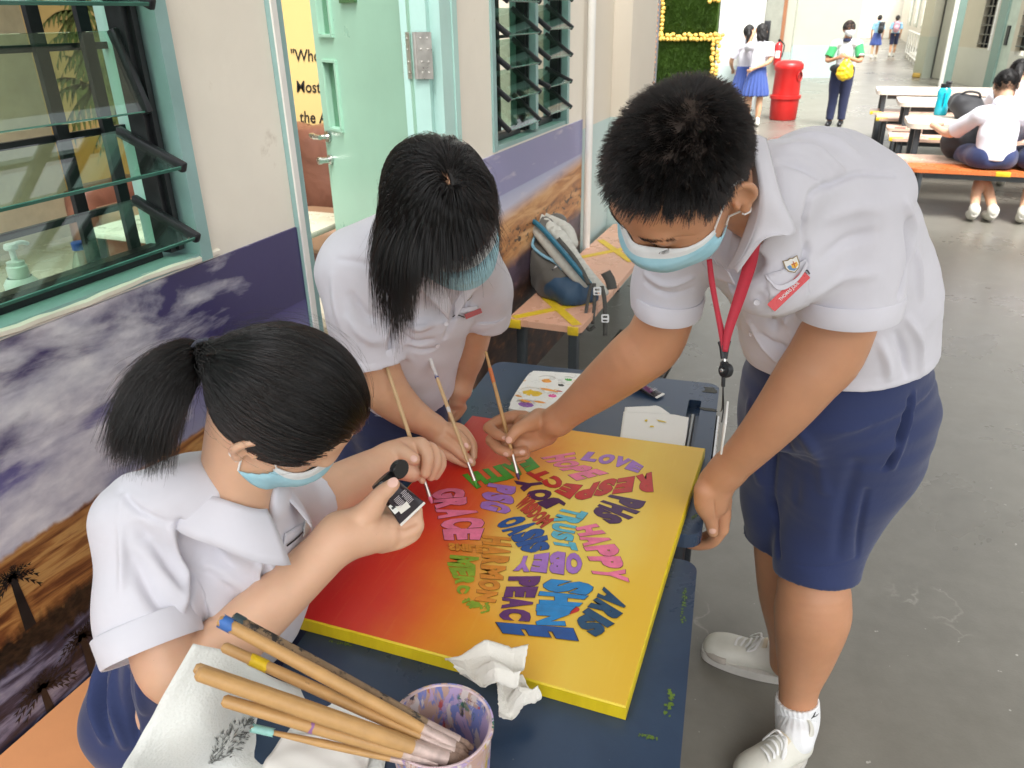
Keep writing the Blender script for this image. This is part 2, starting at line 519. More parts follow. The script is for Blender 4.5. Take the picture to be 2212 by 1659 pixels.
def hair_mat(name, col=(0.012, 0.010, 0.010), rough=0.28):
 m = bpy.data.materials.new(name); m.use_nodes = True; nt = m.node_tree; nt.nodes.clear()
 o = nd(nt, 'OutputMaterial'); h = nd(nt, 'BsdfHairPrincipled')
 h.parametrization = 'MELANIN'
 h.inputs['Melanin'].default_value = 1.0; h.inputs['Melanin Redness'].default_value = 0.0; h.inputs['Random Color'].default_value = 0.10
 h.inputs['Roughness'].default_value = rough; h.inputs['Radial Roughness'].default_value = 0.5
 h.inputs['Random Roughness'].default_value = 0.15 if 'Random Roughness' in h.inputs else 0
 nt.links.new(h.outputs[0], o.inputs[0]); return m
# - the letters' glyphs, made once
GLYPH = {}
def glyph(ch, off):
 k = (ch, off)
 if k not in GLYPH:
  v, f = text_mesh(ch, 1.0, off)
  GLYPH[k] = (v, f)
 return GLYPH[k]
for _ch in 'LOVEHPRSCTPAIYDUBNGFWMZ':
 glyph(_ch, 0.075); glyph(_ch, 0.086)
def text_on(body, o, ex, ey, size, off=0.0):
 v, f = text_mesh(body, size, off)
 return np.array(o) + np.outer(v[:, 0], ex) + np.outer(v[:, 1], ey), f
# - the setting: floor
XW = -1.311                                               # the classroom wall's face
def floor_mat():
 m, nt, b = _new('concrete_floor')
 v = coords(nt)
 a = noise(nt, v, 0.7, 6, 0.62, 0.4); c = noise(nt, v, 9, 8, 0.7)
 col = ramp(nt, a, [(0.30, (0.135, 0.127, 0.106)), (0.55, (0.172, 0.163, 0.137)), (0.75, (0.212, 0.202, 0.172))])
 col = mixc(nt, 0.35, col, ramp(nt, c, [(0.3, (0.14, 0.132, 0.112)), (0.7, (0.24, 0.232, 0.203))]), 'MIX')
 d = noise(nt, v, 34, 2, 0.5)
 col = mixc(nt, ramp(nt, d, [(0.735, (0, 0, 0)), (0.76, (1, 1, 1))]), col, (0.42, 0.41, 0.37))
 vo = nd(nt, 'TexVoronoi', feature='DISTANCE_TO_EDGE'); vo.inputs['Scale'].default_value = 1.15
 mp = nd(nt, 'VectorMath', operation='ADD'); nz = nd(nt, 'TexNoise'); nz.inputs['Scale'].default_value = 3.2; nz.inputs['Detail'].default_value = 6
 nt.links.new(v, nz.inputs['Vector']); sc_ = nd(nt, 'VectorMath', operation='SCALE'); sc_.inputs['Scale'].default_value = 0.55
 nt.links.new(nz.outputs['Color'], sc_.inputs[0]); nt.links.new(v, mp.inputs[0]); nt.links.new(sc_.outputs[0], mp.inputs[1])
 nt.links.new(mp.outputs[0], vo.inputs['Vector'])
 ck = ramp(nt, vo.outputs['Distance'], [(0.0, (1, 1, 1)), (0.006, (0, 0, 0))])
 gate = ramp(nt, noise(nt, v, 1.9, 3), [(0.52, (0, 0, 0)), (0.60, (1, 1, 1))])
 ck = mathn(nt, 'MULTIPLY', mathn(nt, 'MULTIPLY', ck, gate), 0.35)
 col = mixc(nt, ck, col, (0.44, 0.43, 0.38))
 nt.links.new(col, b.inputs['Base Color'])
 nt.links.new(ramp(nt, a, [(0.3, (0.22,) * 3), (0.7, (0.40,) * 3)]), b.inputs['Roughness'])
 b.inputs['Specular IOR Level'].default_value = 0.5
 bump(nt, b, mathn(nt, 'ADD', mathn(nt, 'MULTIPLY', c, 0.6), noise(nt, v, 160, 3)), 0.12, 0.003)
 return m
M_floor = floor_mat()
DRX0, DRX1, DRY0, DRY1 = -1.02, -0.62, 2.62, 4.25
mb = MB()
gx = [-14, XW - 0.12, DRX0, DRX1, 30]; gy = [-8, DRY0, DRY1, 75]
for i in range(4):
 for j in range(3):
  if i == 2 and j == 1: continue
  z = 0.0
  mb.add([(gx[i], gy[j], z), (gx[i + 1], gy[j], z), (gx[i + 1], gy[j + 1], z), (gx[i], gy[j + 1], z)], [(0, 1, 2, 3)])
mb.add([(DRX0, DRY0, 0), (DRX0, DRY1, 0), (DRX0, DRY1, -.12), (DRX0, DRY0, -.12)], [(0, 1, 2, 3)])
mb.add([(DRX1, DRY0, 0), (DRX1, DRY1, 0), (DRX1, DRY1, -.12), (DRX1, DRY0, -.12)], [(3, 2, 1, 0)])
mb.add([(DRX0, DRY0, 0), (DRX1, DRY0, 0), (DRX1, DRY0, -.12), (DRX0, DRY0, -.12)], [(3, 2, 1, 0)])
mb.add([(DRX0, DRY1, 0), (DRX1, DRY1, 0), (DRX1, DRY1, -.12), (DRX0, DRY1, -.12)], [(0, 1, 2, 3)])
mb.add([(DRX0, DRY0, -.12), (DRX1, DRY0, -.12), (DRX1, DRY1, -.12), (DRX0, DRY1, -.12)], [(0, 1, 2, 3)])
tag(mb.build('floor', M_floor, fixn=False, angle=None), kind='structure')
M_iron = mat('grate_iron', (0.055, 0.05, 0.045), 0.5, 0.6, 0.3, 20, 0.2, 200)
gr = thing('drain_grate', 'dark metal floor grate of parallel bars under the pink bench', 'grate', (-0.82, 3.4, 0))
n = 30
bar = MB().box((0, 0, 0), (DRX1 - DRX0 - 0.02, 0.018, 0.022), bev=0.003).mesh('bar')
barl = MB().box((0, 0, 0), (0.016, DRY1 - DRY0 - 0.03, 0.022), bev=0.003).mesh('grate_bar')
for k in range(12):
 o = link('grate_bar', barl, M_iron, gr)
 o.location = (DRX0 + 0.02 + k * (DRX1 - DRX0 - 0.04) / 11 + 0.82, (DRY0 + DRY1) / 2 - 3.4, -0.008)
for y in (DRY0 + 0.02, (DRY0 + DRY1) / 2, DRY1 - 0.02):
 MB().box(((DRX0 + DRX1) / 2, y, -0.032), (DRX1 - DRX0 - 0.004, 0.02, 0.02)).build('cross_bar', M_iron, gr)
bpy.data.meshes.remove(bar)
# - the classroom building on the left
bld = thing('classroom_building', 'cream classroom wall with printed murals, open mint door and louvre windows', 'building', (XW, 2.5, 0))
M_plaster = mat('cream_plaster', (0.80, 0.745, 0.645), 0.62, 0, 0.06, 1.5, 0.22, 30, wear=((0.68, 0.61, 0.51), 0.64, 3.0), bdist=.006)
M_frame = mat('sea_green_paint', (0.27, 0.43, 0.42), 0.4, 0, 0.08, 8, 0.08, 90)
M_framed = mat('mint_paint_light', (0.44, 0.67, 0.62), 0.38, 0, 0.06, 5, 0.06, 90)
M_door = mat('mint_door_paint', (0.29, 0.49, 0.38), 0.33, 0, 0.07, 2.5, 0.06, 70, wear=((0.35, 0.54, 0.44), 0.72, 5))
M_black = mat('black_aluminium', (0.018, 0.019, 0.022), 0.35, 0.3, 0.2, 20)
M_glass = glass('green_glass')
M_glassedge = mat('glass_edge', (0.05, 0.16, 0.12), 0.15, 0, 0.1, 20)
M_white = mat('white_paint', (0.78, 0.77, 0.73), 0.45, 0, 0.05, 6, 0.1, 60)
T = 0.12
mb = MB()
def wall(y0, y1, z0, z1): mb.box((XW - T / 2, (y0 + y1) / 2, (z0 + z1) / 2), (T, y1 - y0, z1 - z0))
wall(-1.6, 1.700, 0, 1.205)
wall(1.372, 1.700, 1.205, 3.2)
wall(-1.6, -1.2, 1.205, 3.2)
wall(2.7445, 4.345, 0, 1.19)
wall(2.7445, 3.07, 1.19, 3.2)
wall(4.075, 4.345, 1.19, 3.2)
mb.build('plaster_wall', M_plaster, bld)
rid = []
for y in np.linspace(-1.2, 1.40, 70):
 rid.append((XW + 0.004 + 0.003 * math.sin(y * 31) + rng.normal(0, .0012), y, 1.213 + 0.002 * math.sin(y * 17) + rng.normal(0, .0012)))
MB().tube(rid, 0.008, 6).build('plaster_ridge', M_plaster, bld)
MB().tube([(XW + 0.035, 4.372, 0.0), (XW + 0.035, 4.372, 3.2)], 0.022, 14).build('drain_pipe', M_white, bld, smooth=True)
def mural_mat_left():
 m, nt, b = _new('printed_canyon_mural')
 tc = nd(nt, 'TexCoord'); g = nd(nt, 'NewGeometry'); s = sep(nt, g.outputs['Position'])
 Y, Z = s[1], s[2]
 cv = nd(nt, 'CombineXYZ'); nt.links.new(Y, cv.inputs[0]); nt.links.new(Z, cv.inputs[1]); v = cv.outputs[0]
 def mapped(sx, sy, rot=0.0):
  mp = nd(nt, 'Mapping'); mp.inputs['Scale'].default_value = (sx, sy, 1); mp.inputs['Rotation'].default_value = (0, 0, rot)
  nt.links.new(v, mp.inputs[0]); return mp.outputs[0]
 sky_c = ramp(nt, Z, [(0.80, (0.30, 0.31, 0.42)), (0.93, (0.17, 0.16, 0.33)), (1.02, (0.075, 0.06, 0.20)), (1.16, (0.05, 0.04, 0.13))])
 cl = noise(nt, mapped(1.5, 4.2, 0.30), 2.0, 9, 0.56, 0.25)
 lean = mathn(nt, 'MULTIPLY', mathn(nt, 'SUBTRACT', 1.36, Y), 0.24)
 cl = mathn(nt, 'ADD', mathn(nt, 'ADD', cl, lean), 0.085)
 cf = ramp(nt, cl, [(0.565, (0, 0, 0)), (0.64, (0.6,) * 3), (0.72, (1, 1, 1))])
 cc = ramp(nt, noise(nt, mapped(4, 8), 3, 6), [(0.3, (0.38, 0.37, 0.47)), (0.7, (0.74, 0.72, 0.77))])
 sky_c = mixc(nt, cf, sky_c, cc)
 st = noise(nt, mapped(1.3, 13, -0.05), 2.2, 9, 0.62, 0.9)
 rock = ramp(nt, st, [(0.30, (0.035, 0.012, 0.008)), (0.41, (0.16, 0.055, 0.02)), (0.50, (0.36, 0.16, 0.05)), (0.58, (0.52, 0.29, 0.10)), (0.68, (0.30, 0.13, 0.05)), (0.78, (0.55, 0.34, 0.16))])
 wn_ = noise(nt, mapped(2.2, 9), 2.5, 7, 0.65, 0.3)
 wat = ramp(nt, wn_, [(0.36, (0.006, 0.006, 0.010)), (0.48, (0.035, 0.036, 0.07)), (0.57, (0.16, 0.165, 0.26)), (0.66, (0.28, 0.29, 0.38)), (0.74, (0.012, 0.011, 0.018))])
 jit = mathn(nt, 'MULTIPLY', mathn(nt, 'SUBTRACT', noise(nt, mapped(9, 3), 4, 5), 0.5), 0.07)
 zj = mathn(nt, 'ADD', Z, jit)
 tree = ramp(nt, noise(nt, mapped(18, 30), 3, 6), [(0.4, (0.008, 0.007, 0.006)), (0.7, (0.05, 0.03, 0.018))])
 low = mixc(nt, ramp(nt, zj, [(0.585, (0, 0, 0)), (0.60, (1, 1, 1))]), wat, tree)
 low = mixc(nt, ramp(nt, zj, [(0.645, (0, 0, 0)), (0.668, (1, 1, 1))]), low, rock)
 zj2 = mathn(nt, 'ADD', Z, mathn(nt, 'MULTIPLY', jit, 0.35))
 c = mixc(nt, ramp(nt, zj2, [(0.815, (0, 0, 0)), (0.823, (1, 1, 1))]), low, sky_c)
 nt.links.new(c, b.inputs['Base Color'])
 b.inputs['Roughness'].default_value = 0.30
 bump(nt, b, noise(nt, tc.outputs['Object'], 9, 3), 0.10, 0.01)
 return m
def mural_mat_right():
 m, nt, b = _new('printed_desert_mural')
 g = nd(nt, 'NewGeometry'); s = sep(nt, g.outputs['Position']); Y, Z = s[1], s[2]
 cv = nd(nt, 'CombineXYZ'); nt.links.new(Y, cv.inputs[0]); nt.links.new(Z, cv.inputs[1]); v = cv.outputs[0]
 def mapped(sx, sy, rot=0.0):
  mp = nd(nt, 'Mapping'); mp.inputs['Scale'].default_value = (sx, sy, 1); mp.inputs['Rotation'].default_value = (0, 0, rot)
  nt.links.new(v, mp.inputs[0]); return mp.outputs[0]
 sky_c = ramp(nt, Z, [(0.86, (0.62, 0.42, 0.33)), (0.93, (0.50, 0.50, 0.62)), (1.05, (0.36, 0.39, 0.56)), (1.19, (0.26, 0.26, 0.44))])
 cl = noise(nt, mapped(1.6, 8, 0.35), 2.4, 6, 0.5, 0.2)
 sky_c = mixc(nt, ramp(nt, cl, [(0.60, (0, 0, 0)), (0.72, (0.55,) * 3)]), sky_c, (0.75, 0.66, 0.66))
 st = noise(nt, mapped(1.4, 9, -0.2), 2.4, 8, 0.6, 0.6)
 sand = ramp(nt, st, [(0.32, (0.20, 0.075, 0.03)), (0.45, (0.44, 0.19, 0.065)), (0.56, (0.58, 0.30, 0.12)), (0.7, (0.66, 0.40, 0.20))])
 tr = noise(nt, mapped(7, 14), 2.5, 5, 0.6)
 trm = mathn(nt, 'MULTIPLY', ramp(nt, tr, [(0.55, (0, 0, 0)), (0.60, (1, 1, 1))]), ramp(nt, Z, [(0.70, (0, 0, 0)), (0.74, (1, 1, 1)), (0.80, (1, 1, 1)), (0.84, (0, 0, 0))]))
 sand = mixc(nt, trm, sand, (0.05, 0.035, 0.03))
 jit = mathn(nt, 'MULTIPLY', mathn(nt, 'SUBTRACT', noise(nt, mapped(3, 3), 3, 5), 0.5), 0.10)
 zj = mathn(nt, 'ADD', Z, jit)
 dusk = ramp(nt, noise(nt, mapped(6, 12), 2, 6, 0.65), [(0.35, (0.012, 0.009, 0.010)), (0.55, (0.06, 0.032, 0.022)), (0.68, (0.20, 0.085, 0.035))])
 mid = ramp(nt, noise(nt, mapped(3, 6), 2, 5), [(0.4, (0.05, 0.035, 0.05)), (0.7, (0.13, 0.095, 0.14))])
 c = mixc(nt, ramp(nt, zj, [(0.52, (0, 0, 0)), (0.58, (1, 1, 1))]), dusk, mid)
 c = mixc(nt, ramp(nt, zj, [(0.65, (0, 0, 0)), (0.70, (1, 1, 1))]), c, sand)
 slope = mathn(nt, 'ADD', Z, mathn(nt, 'MULTIPLY', mathn(nt, 'SUBTRACT', 4.3, Y), 0.06))
 c = mixc(nt, ramp(nt, slope, [(0.93, (0, 0, 0)), (1.0, (1, 1, 1))]), c, sky_c)
 nt.links.new(c, b.inputs['Base Color']); b.inputs['Roughness'].default_value = 0.32
 return m
M_mur1, M_mur2 = mural_mat_left(), mural_mat_right()
mur = MB().box((XW + 0.003, 0.053, 0.602), (0.006, 3.29, 1.196)).build('mural', M_mur1, bld, label='violet cloud sky over ochre canyon rocks and dark water')
mur2 = MB().box((XW + 0.003, 3.546, 0.592), (0.006, 1.590, 1.176)).build('mural', M_mur2, bld, label='lilac sky over orange desert with dark bushes')
M_palm = mat('printed_palm', (0.014, 0.012, 0.012), 0.35, 0, 0.4, 30)
def frond_palm(cy_, cz, r, nf=13, trunk=0.12):
 q = MB(); x = XW + 0.0075
 for k in range(nf):
  a = math.radians(-25 + 230 * k / (nf - 1)) + rng.normal(0, .08); L = r * rng.uniform(.75, 1.15)
  pts = []
  for t in np.linspace(0, 1, 6):
   pts.append((cy_ + L * t * math.cos(a), cz + L * t * math.sin(a) - 0.45 * L * t * t))
  for i in range(5):
   p0, p1 = np.array(pts[i]), np.array(pts[i + 1]); d = unit(p1 - p0); nn = np.array([-d[1], d[0]])
   for sgn in (1, -1):
    w = r * 0.16 * (1 - 0.6 * i / 5) * rng.uniform(.7, 1.2)
    a0 = p0; a1 = p0 + (p1 - p0) * 0.8; tip = p1 + nn * sgn * w + d * w * .6
    q.add([(x, *a0), (x, *a1), (x, *tip)], [(0, 1, 2)])
 q.add([(x, cy_ - .006, cz), (x, cy_ + .006, cz), (x, cy_ + .012, cz - trunk), (x, cy_ - .012, cz - trunk)], [(0, 1, 2, 3)])
 return q
q1 = onx(172, 1375, XW); q2 = onx(86, 1485, XW); q3 = onx(28, 1265, XW)
frond_palm(q1[1], q1[2], 0.060).build('palm_print', M_palm, mur, fixn=False, angle=None)
frond_palm(q2[1], q2[2], 0.065).build('palm_print', M_palm, mur, fixn=False, angle=None)
frond_palm(q3[1], q3[2] + 0.02, 0.05).build('palm_print', M_palm, mur, fixn=False, angle=None)
# --- windows
def window(y0, y1, z0, z1, cols, panes, bars, hbars):
 """louvre window: frame, then a pane and its clips for each blade; panes: (column, z of outer edge, x of outer edge, rise, run)"""
 fr = MB(); xf = XW - 0.055
 fw = 0.035
 for a, b_ in ((y0, y0 + fw), (y1 - fw, y1)): fr.box((xf, (a + b_) / 2, (z0 + z1) / 2), (0.13, b_ - a, z1 - z0))
 fr.box((xf - 0.003, (y0 + y1) / 2, z0 + 0.009), (0.124, y1 - y0 - 2 * fw, 0.018)); fr.box((xf, (y0 + y1) / 2, z1 - 0.01), (0.13, y1 - y0 - 2 * fw, 0.02))
 for a, b_ in zip(cols[:-1], cols[1:]): fr.box((xf, (a[1] + b_[0]) / 2, (z0 + z1) / 2), (0.126, b_[0] - a[1], z1 - z0 - 0.06))
 w = fr.build('window', M_frame, bld)
 tr = MB()
 for a, b_ in cols:
  for yy in (a + 0.022, b_ - 0.022):
   tr.box((XW - 0.050, yy, (z0 + z1) / 2), (0.042, 0.040, z1 - z0 - 0.06))
   tr.box((XW - 0.024, yy, (z0 + z1) / 2), (0.012, 0.012, z1 - z0 - 0.07))
  tr.box((XW - 0.068, (a + b_) / 2, z0 + 0.034), (0.03, b_ - a - 0.09, 0.03))
 tr.build('louvre_channel', M_black, w)
 for ci, zo, xo, rise, run in panes:
  a, b_ = cols[ci]; a += 0.05; b_ -= 0.05
  o = np.array([xo, 0, zo]); i_ = np.array([xo - run, 0, zo + rise]); d = i_ - o; L = np.linalg.norm(d); d /= L; nrm = np.cross([0, 1, 0], d)
  R = np.stack([d, [0, 1, 0], nrm], 1); c = (o + i_) / 2 + np.array([0, (a + b_) / 2, 0])
  MB().box(c, (L, b_ - a, 0.005), R).build('glass_pane', M_glass, w, fixn=True, angle=None)
  MB().box(o + np.array([0.0, (a + b_) / 2, 0]) - d * 0.0015, (0.003, b_ - a, 0.0065), R).build('pane_edge', M_glassedge, w, angle=None)
  for yy in (a - 0.004, b_ + 0.004):
   MB().bar(o + np.array([0, yy, 0]) - d * 0.006, i_ + np.array([0, yy, 0]) + d * 0.004, 0.016, 0.022, up=nrm, bev=0.004).build('pane_clip', M_black, w)
 for yy in bars: MB().box((XW - 0.165, yy, (z0 + z1) / 2), (0.012, 0.028, z1 - z0)).build('grille_bar', M_black, w)
 for zz in hbars: MB().box((XW - 0.178, (y0 + y1) / 2, zz), (0.012, y1 - y0, 0.014)).build('grille_bar', M_black, w)
 return w
P1 = [(0, 1.278, XW + 0.055, 0.072, 0.155), (0, 1.428, XW + 0.055, 0.066, 0.155), (0, 1.538, XW - 0.012, 0.150, 0.045), (0, 1.735, XW + 0.055, 0.075, 0.155), (0, 1.885, XW + 0.055, 0.075, 0.155), (0, 2.03, XW + 0.055, .075, .155)]
window(-1.2, 1.372, 1.205, 2.4, [(-1.16, 0.0), (0.04, 1.332)], [(1,) + p[1:] for p in P1] + [(0,) + p[1:] for p in P1], [1.20, 1.315, .62, .3], [1.325, 1.49, 1.66])
P2 = []
for k in range(7):
 z = 1.268 + k * 0.123
 P2.append((0, z, XW + 0.045, 0.098 if k != 0 else 0.11, 0.13)); P2.append((1, z + 0.012, XW + 0.045, (0.095, 0.06, 0.095, 0.10, .09, .09, .09)[k], 0.135))
MB().box((XW - 0.158, 1.384, 1.9), (0.065, 0.024, 1.4)).build('window_reveal', M_framed, bld)
window(3.07, 4.075, 1.19, 2.4, [(3.105, 3.575), (3.61, 4.04)], P2, [3.18, 3.30, 3.42, 3.54, 3.75, 3.9], [1.62])
# --- door frame and open door
mb = MB()
mb.box((XW - 0.058, 1.7005 + 0.024, 1.35), (0.144, 0.047, 2.7))
df = mb.build('door_frame', M_frame, bld)
MB().box((XW + 0.0165, 1.7115, 1.35), (0.005, 0.021, 2.7)).build('frame_bead', M_white, df)
mb = MB(); mb.box((XW - 0.059, 2.680, 1.35), (0.138, 0.128, 2.7)); mb.box((XW - 0.080, 2.603, 1.35), (0.10, 0.024, 2.7)); mb.box((XW + 0.0125, 2.725, 1.35), (0.005, 0.038, 2.7))
mb.build('door_frame', M_framed, bld, label='pale mint right jamb with the hinge')
hy = 2.578; hx = XW - 0.085
ang = math.radians(33); dd = np.array([-math.cos(ang), math.sin(ang), 0]); dn = np.array([math.sin(ang), math.cos(ang), 0])  # leaf swung past square
DL, DT = 0.86, 0.04
wins = [((0.60, 1.62), (0.755, 1.86)), ((0.60, 1.20 + 0.10), (0.755, 1.20 + 0.34))]
dw = []
for (z0, z1) in ((1.27, 1.53), (1.64, 1.90)): dw.append([(0.66, z0), (0.775, z0), (0.775, z1), (0.66, z1)])
org = np.array([hx, hy, 0.01])
door = MB().plate([(0.012, 0.0), (DL, 0.0), (DL, 2.6), (0.012, 2.6)], dw, org, dd, (0, 0, 1), dn, 0, DT).build('door', M_door, bld)
fm = MB()
for lp in dw:
 (x0, z0), (x1, z1) = lp[0], lp[2]
 for a, b_ in (((x0 - .014, z0 - .007), (x1 + .014, z0 - .007)), ((x0 - .014, z1 + .007), (x1 + .014, z1 + .007)), ((x0 - .007, z0), (x0 - .007, z1)), ((x1 + .007, z0), (x1 + .007, z1))):
  for off in (-0.004, DT + 0.004):
   fm.bar(org + dd * a[0] + np.array([0, 0, a[1]]) + dn * off, org + dd * b_[0] + np.array([0, 0, b_[1]]) + dn * off, 0.014 if a[0] == b_[0] else 0.01, 0.014, up=dn)
 c = org + dd * (x0 + x1) / 2 + np.array([0, 0, (z0 + z1) / 2]) + dn * DT / 2
 MB().box(c, (x1 - x0, 0.004, z1 - z0), np.stack([dd, dn, [0, 0, 1]], 1)).build('glass_panel', M_glass, door, angle=None)
fm.build('panel_trim', M_door, door)
M_steel = mat('brushed_steel', (0.55, 0.54, 0.52), 0.28, 1.0, 0.1, 30)
hp = org + dd * (DL - 0.045) + np.array([0, 0, 1.235 - 0.01])
for sg in (-1,):
 f0 = hp - dn * 0.002
 k = MB().lathe([(0.0, 0), (0.026, 0), (0.026, 0.009), (0.0, 0.009)], f0, 20, np.stack([dd, [0, 0, 1], -dn], 1), cap=False)
 k.tube([f0, f0 - dn * 0.045], 0.010, 10)
 k.tube(catmull([f0 - dn * 0.045 - dd * 0.012, f0 - dn * 0.052 + dd * 0.03, f0 - dn * 0.048 + dd * 0.075, f0 - dn * 0.044 + dd * 0.10]), [0.011] * 8 + [0.013] * 8 + [0.010] * 8 + [0.006], 10)
 k.build('handle', M_steel, door, smooth=True)
 f1 = f0 - np.array([0, 0, 0.10])
 MB().lathe([(0.0, 0), (0.022, 0), (0.022, 0.01), (0.013, 0.012), (0.013, 0.045), (0.016, 0.047), (0.016, 0.062), (0, 0.064)], f1, 18, np.stack([dd, [0, 0, 1], -dn], 1), cap=False).build('lock', M_steel, door, smooth=True)
hz = onx(897, 120, hx)[2]
for z in (hz, 0.35):
 h = MB()
 h.tube([(hx + 0.012, hy + 0.004, z - 0.075), (hx + 0.012, hy + 0.004, z + 0.075)], 0.0075, 10)
 c = org * [1, 1, 0] + dd * 0.035 + np.array([0, 0, z]) - dn * 0.0035
 h.box(c, (0.058, 0.003, 0.15), np.stack([dd, dn, [0, 0, 1]], 1))
 h.box((hx + 0.048, hy + 0.003, z), (0.058, 0.003, 0.15))
 for zz in (-.055, -.02, .02, .055):
  for sx in (-.013, .013):
   h.lathe([(0.0, 0), (0.005, 0), (0.004, 0.0015), (0, 0.002)], c + dd * sx + np.array([0, 0, zz]) - dn * 0.0015, 8, np.stack([dd, [0, 0, 1], -dn], 1))
   h.lathe([(0.0, 0), (0.005, 0), (0.004, 0.0015), (0, 0.002)], (hx + 0.048 + sx, hy + 0.0015, z + zz), 8, np.array([[1, 0, 0], [0, 0, -1], [0, 1, 0]]))
 h.build('hinge', mat('hinge_steel', (0.62, 0.60, 0.56), 0.32, 0.9, 0.1, 30), door)
MB().box(org + dd * 0.47 + np.array([0, 0, 1.80]) - dn * 0.006, (0.14, 0.01, 0.10), np.stack([dd, dn, [0, 0, 1]], 1)).build('door_plate', mat('green_plate', (0.05, 0.13, 0.05), 0.4), door)
# --- the room behind
YB = 5.0
M_yel = None
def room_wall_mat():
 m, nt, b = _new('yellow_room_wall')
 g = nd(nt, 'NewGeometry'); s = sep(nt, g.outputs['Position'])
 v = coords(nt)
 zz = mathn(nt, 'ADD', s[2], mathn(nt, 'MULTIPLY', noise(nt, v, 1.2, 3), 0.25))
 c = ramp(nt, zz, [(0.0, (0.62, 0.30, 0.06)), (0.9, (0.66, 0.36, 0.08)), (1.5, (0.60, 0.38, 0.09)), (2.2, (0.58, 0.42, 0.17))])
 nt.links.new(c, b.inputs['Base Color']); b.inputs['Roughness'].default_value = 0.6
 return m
M_yel = room_wall_mat()
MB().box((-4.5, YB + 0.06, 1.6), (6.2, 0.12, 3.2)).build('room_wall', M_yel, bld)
MB().box((-4.5, YB - 0.008, 0.05), (6.2, 0.012, 0.10)).build('skirting', M_white, bld)
MB().box((ony(62, 130, 4.9)[0], 3.4, 1.6), (0.1, 3.0, 3.2)).build('room_wall', mat('grey_room_wall', (0.42, 0.40, 0.30), 0.6), bld)
M_ink = mat('black_letters', (0.01, 0.01, 0.01), 0.5, 0, 0)
def wall_word(body, px, py, hpx, skew=0.12):
 p = ony(px, py, YB - 0.003); q = ony(px, py - hpx, YB - 0.003)
 v, f = text_mesh(body, 1.0, 0.012)
 h = v[:, 1].max() if body != 'the A' else 0.72
 s_ = (q[2] - p[2]) / 0.73
 MB().add(np.stack([p[0] + (v[:, 0] + skew * v[:, 1]) * s_ * 0.92, np.full(len(v), YB - 0.004), p[2] + v[:, 1] * s_], 1), f).build('wall_lettering', M_ink, bld, fixn=False, angle=None)
wall_word('"Who', 628, 132, 27)
wall_word('Most', 640, 199, 26)
wall_word('the Artist', 648, 264, 26)
wall_word('of us', 1070, 126, 30)
wall_word('of', 1068, 205, 26)
M_pg = mat('painted_palm_green', (0.13, 0.17, 0.05), 0.6, 0, 0.5, 14)
pm = MB()
def leaf_palm(px, py, r, nf, trunk):
 c = ony(px, py, YB - 0.003)
 for k in range(nf):
  a = math.radians(-40 + 260 * k / (nf - 1)) + rng.normal(0, .1); L = r * rng.uniform(.8, 1.15)
  prev = None
  for t in np.linspace(0, 1, 9):
   p = np.array([c[0] + L * t * math.cos(a), c[2] + L * t * math.sin(a) - .5 * L * t * t])
   if prev is not None:
    d = unit(p - prev); nn = np.array([-d[1], d[0]])
    for sg in (1, -1):
     w = r * 0.30 * (1.05 - t); tip = p + nn * sg * w * .5 - np.array([0, w]) + d * w * .4
     y = YB - 0.003 - 0.0004 * k
     pm.add([(prev[0], y, prev[1]), (p[0], y, p[1]), (tip[0], y, tip[1])], [(0, 1, 2)])
   prev = p
 pm.tube([(c[0], YB - .004, c[2]), (c[0] + .06, YB - .004, c[2] - trunk * .5), (c[0] + .03, YB - .004, c[2] - trunk)], [0.02, 0.03, 0.035], 6)
leaf_palm(205, 190, 0.62, 11, 1.0); leaf_palm(200, 90, 0.5, 9, 0.6); leaf_palm(170, 25, 0.45, 9, .5); leaf_palm(258, 240, .4, 9, .4)
pm.build('palm_picture', M_pg, bld, fixn=False, angle=None)
tf = tag(MB().box((-4.4, 2.0, 0.004), (6.0, 5.9, 0.008)).build('room_floor', mat('tile_grout', (0.20, 0.19, 0.16), 0.7)), kind='structure')
M_tile = mat('beige_tile', (0.46, 0.44, 0.35), 0.25, 0, 0.06, 3)
tm = MB().box((0, 0, 0), (0.592, 0.592, 0.012), bev=0.002).mesh('tile')
for i in range(9):
 for j in range(6):
  o = link('tile', tm, M_tile, tf); o.location = (-1.78 - 0.6 * i, 4.68 - 0.6 * j, 0.011)
MB().box((ony(228, 85, 4.6)[0], 4.93, ony(228, 85, 4.93)[2]), (0.50, 0.05, 1.0)).build('notice_board', mat('pale_teal_board', (0.42, 0.56, 0.53), 0.4), bld)
M_lea = None
def leather():
 m, nt, b = _new('brown_leather'); v = coords(nt)
 f = noise(nt, v, 3, 6, 0.6, 1.2)
 nt.links.new(ramp(nt, f, [(0.3, (0.085, 0.032, 0.020)), (0.7, (0.165, 0.070, 0.045))]), b.inputs['Base Color']); b.inputs['Roughness'].default_value = 0.38
 w = nd(nt, 'TexWave', wave_type='BANDS'); w.inputs['Scale'].default_value = 1.3; w.inputs['Distortion'].default_value = 16; w.inputs['Detail'].default_value = 3
 nt.links.new(v, w.inputs['Vector']); bump(nt, b, mathn(nt, 'ADD', mathn(nt, 'MULTIPLY', w.outputs['Fac'], .35), f), 0.35, 0.03)
 return m
M_lea = leather()
M_khaki = mat('sofa_seat_leather', (0.20, 0.12, 0.07), 0.45, 0, 0.15, 6, 0.2, 20)
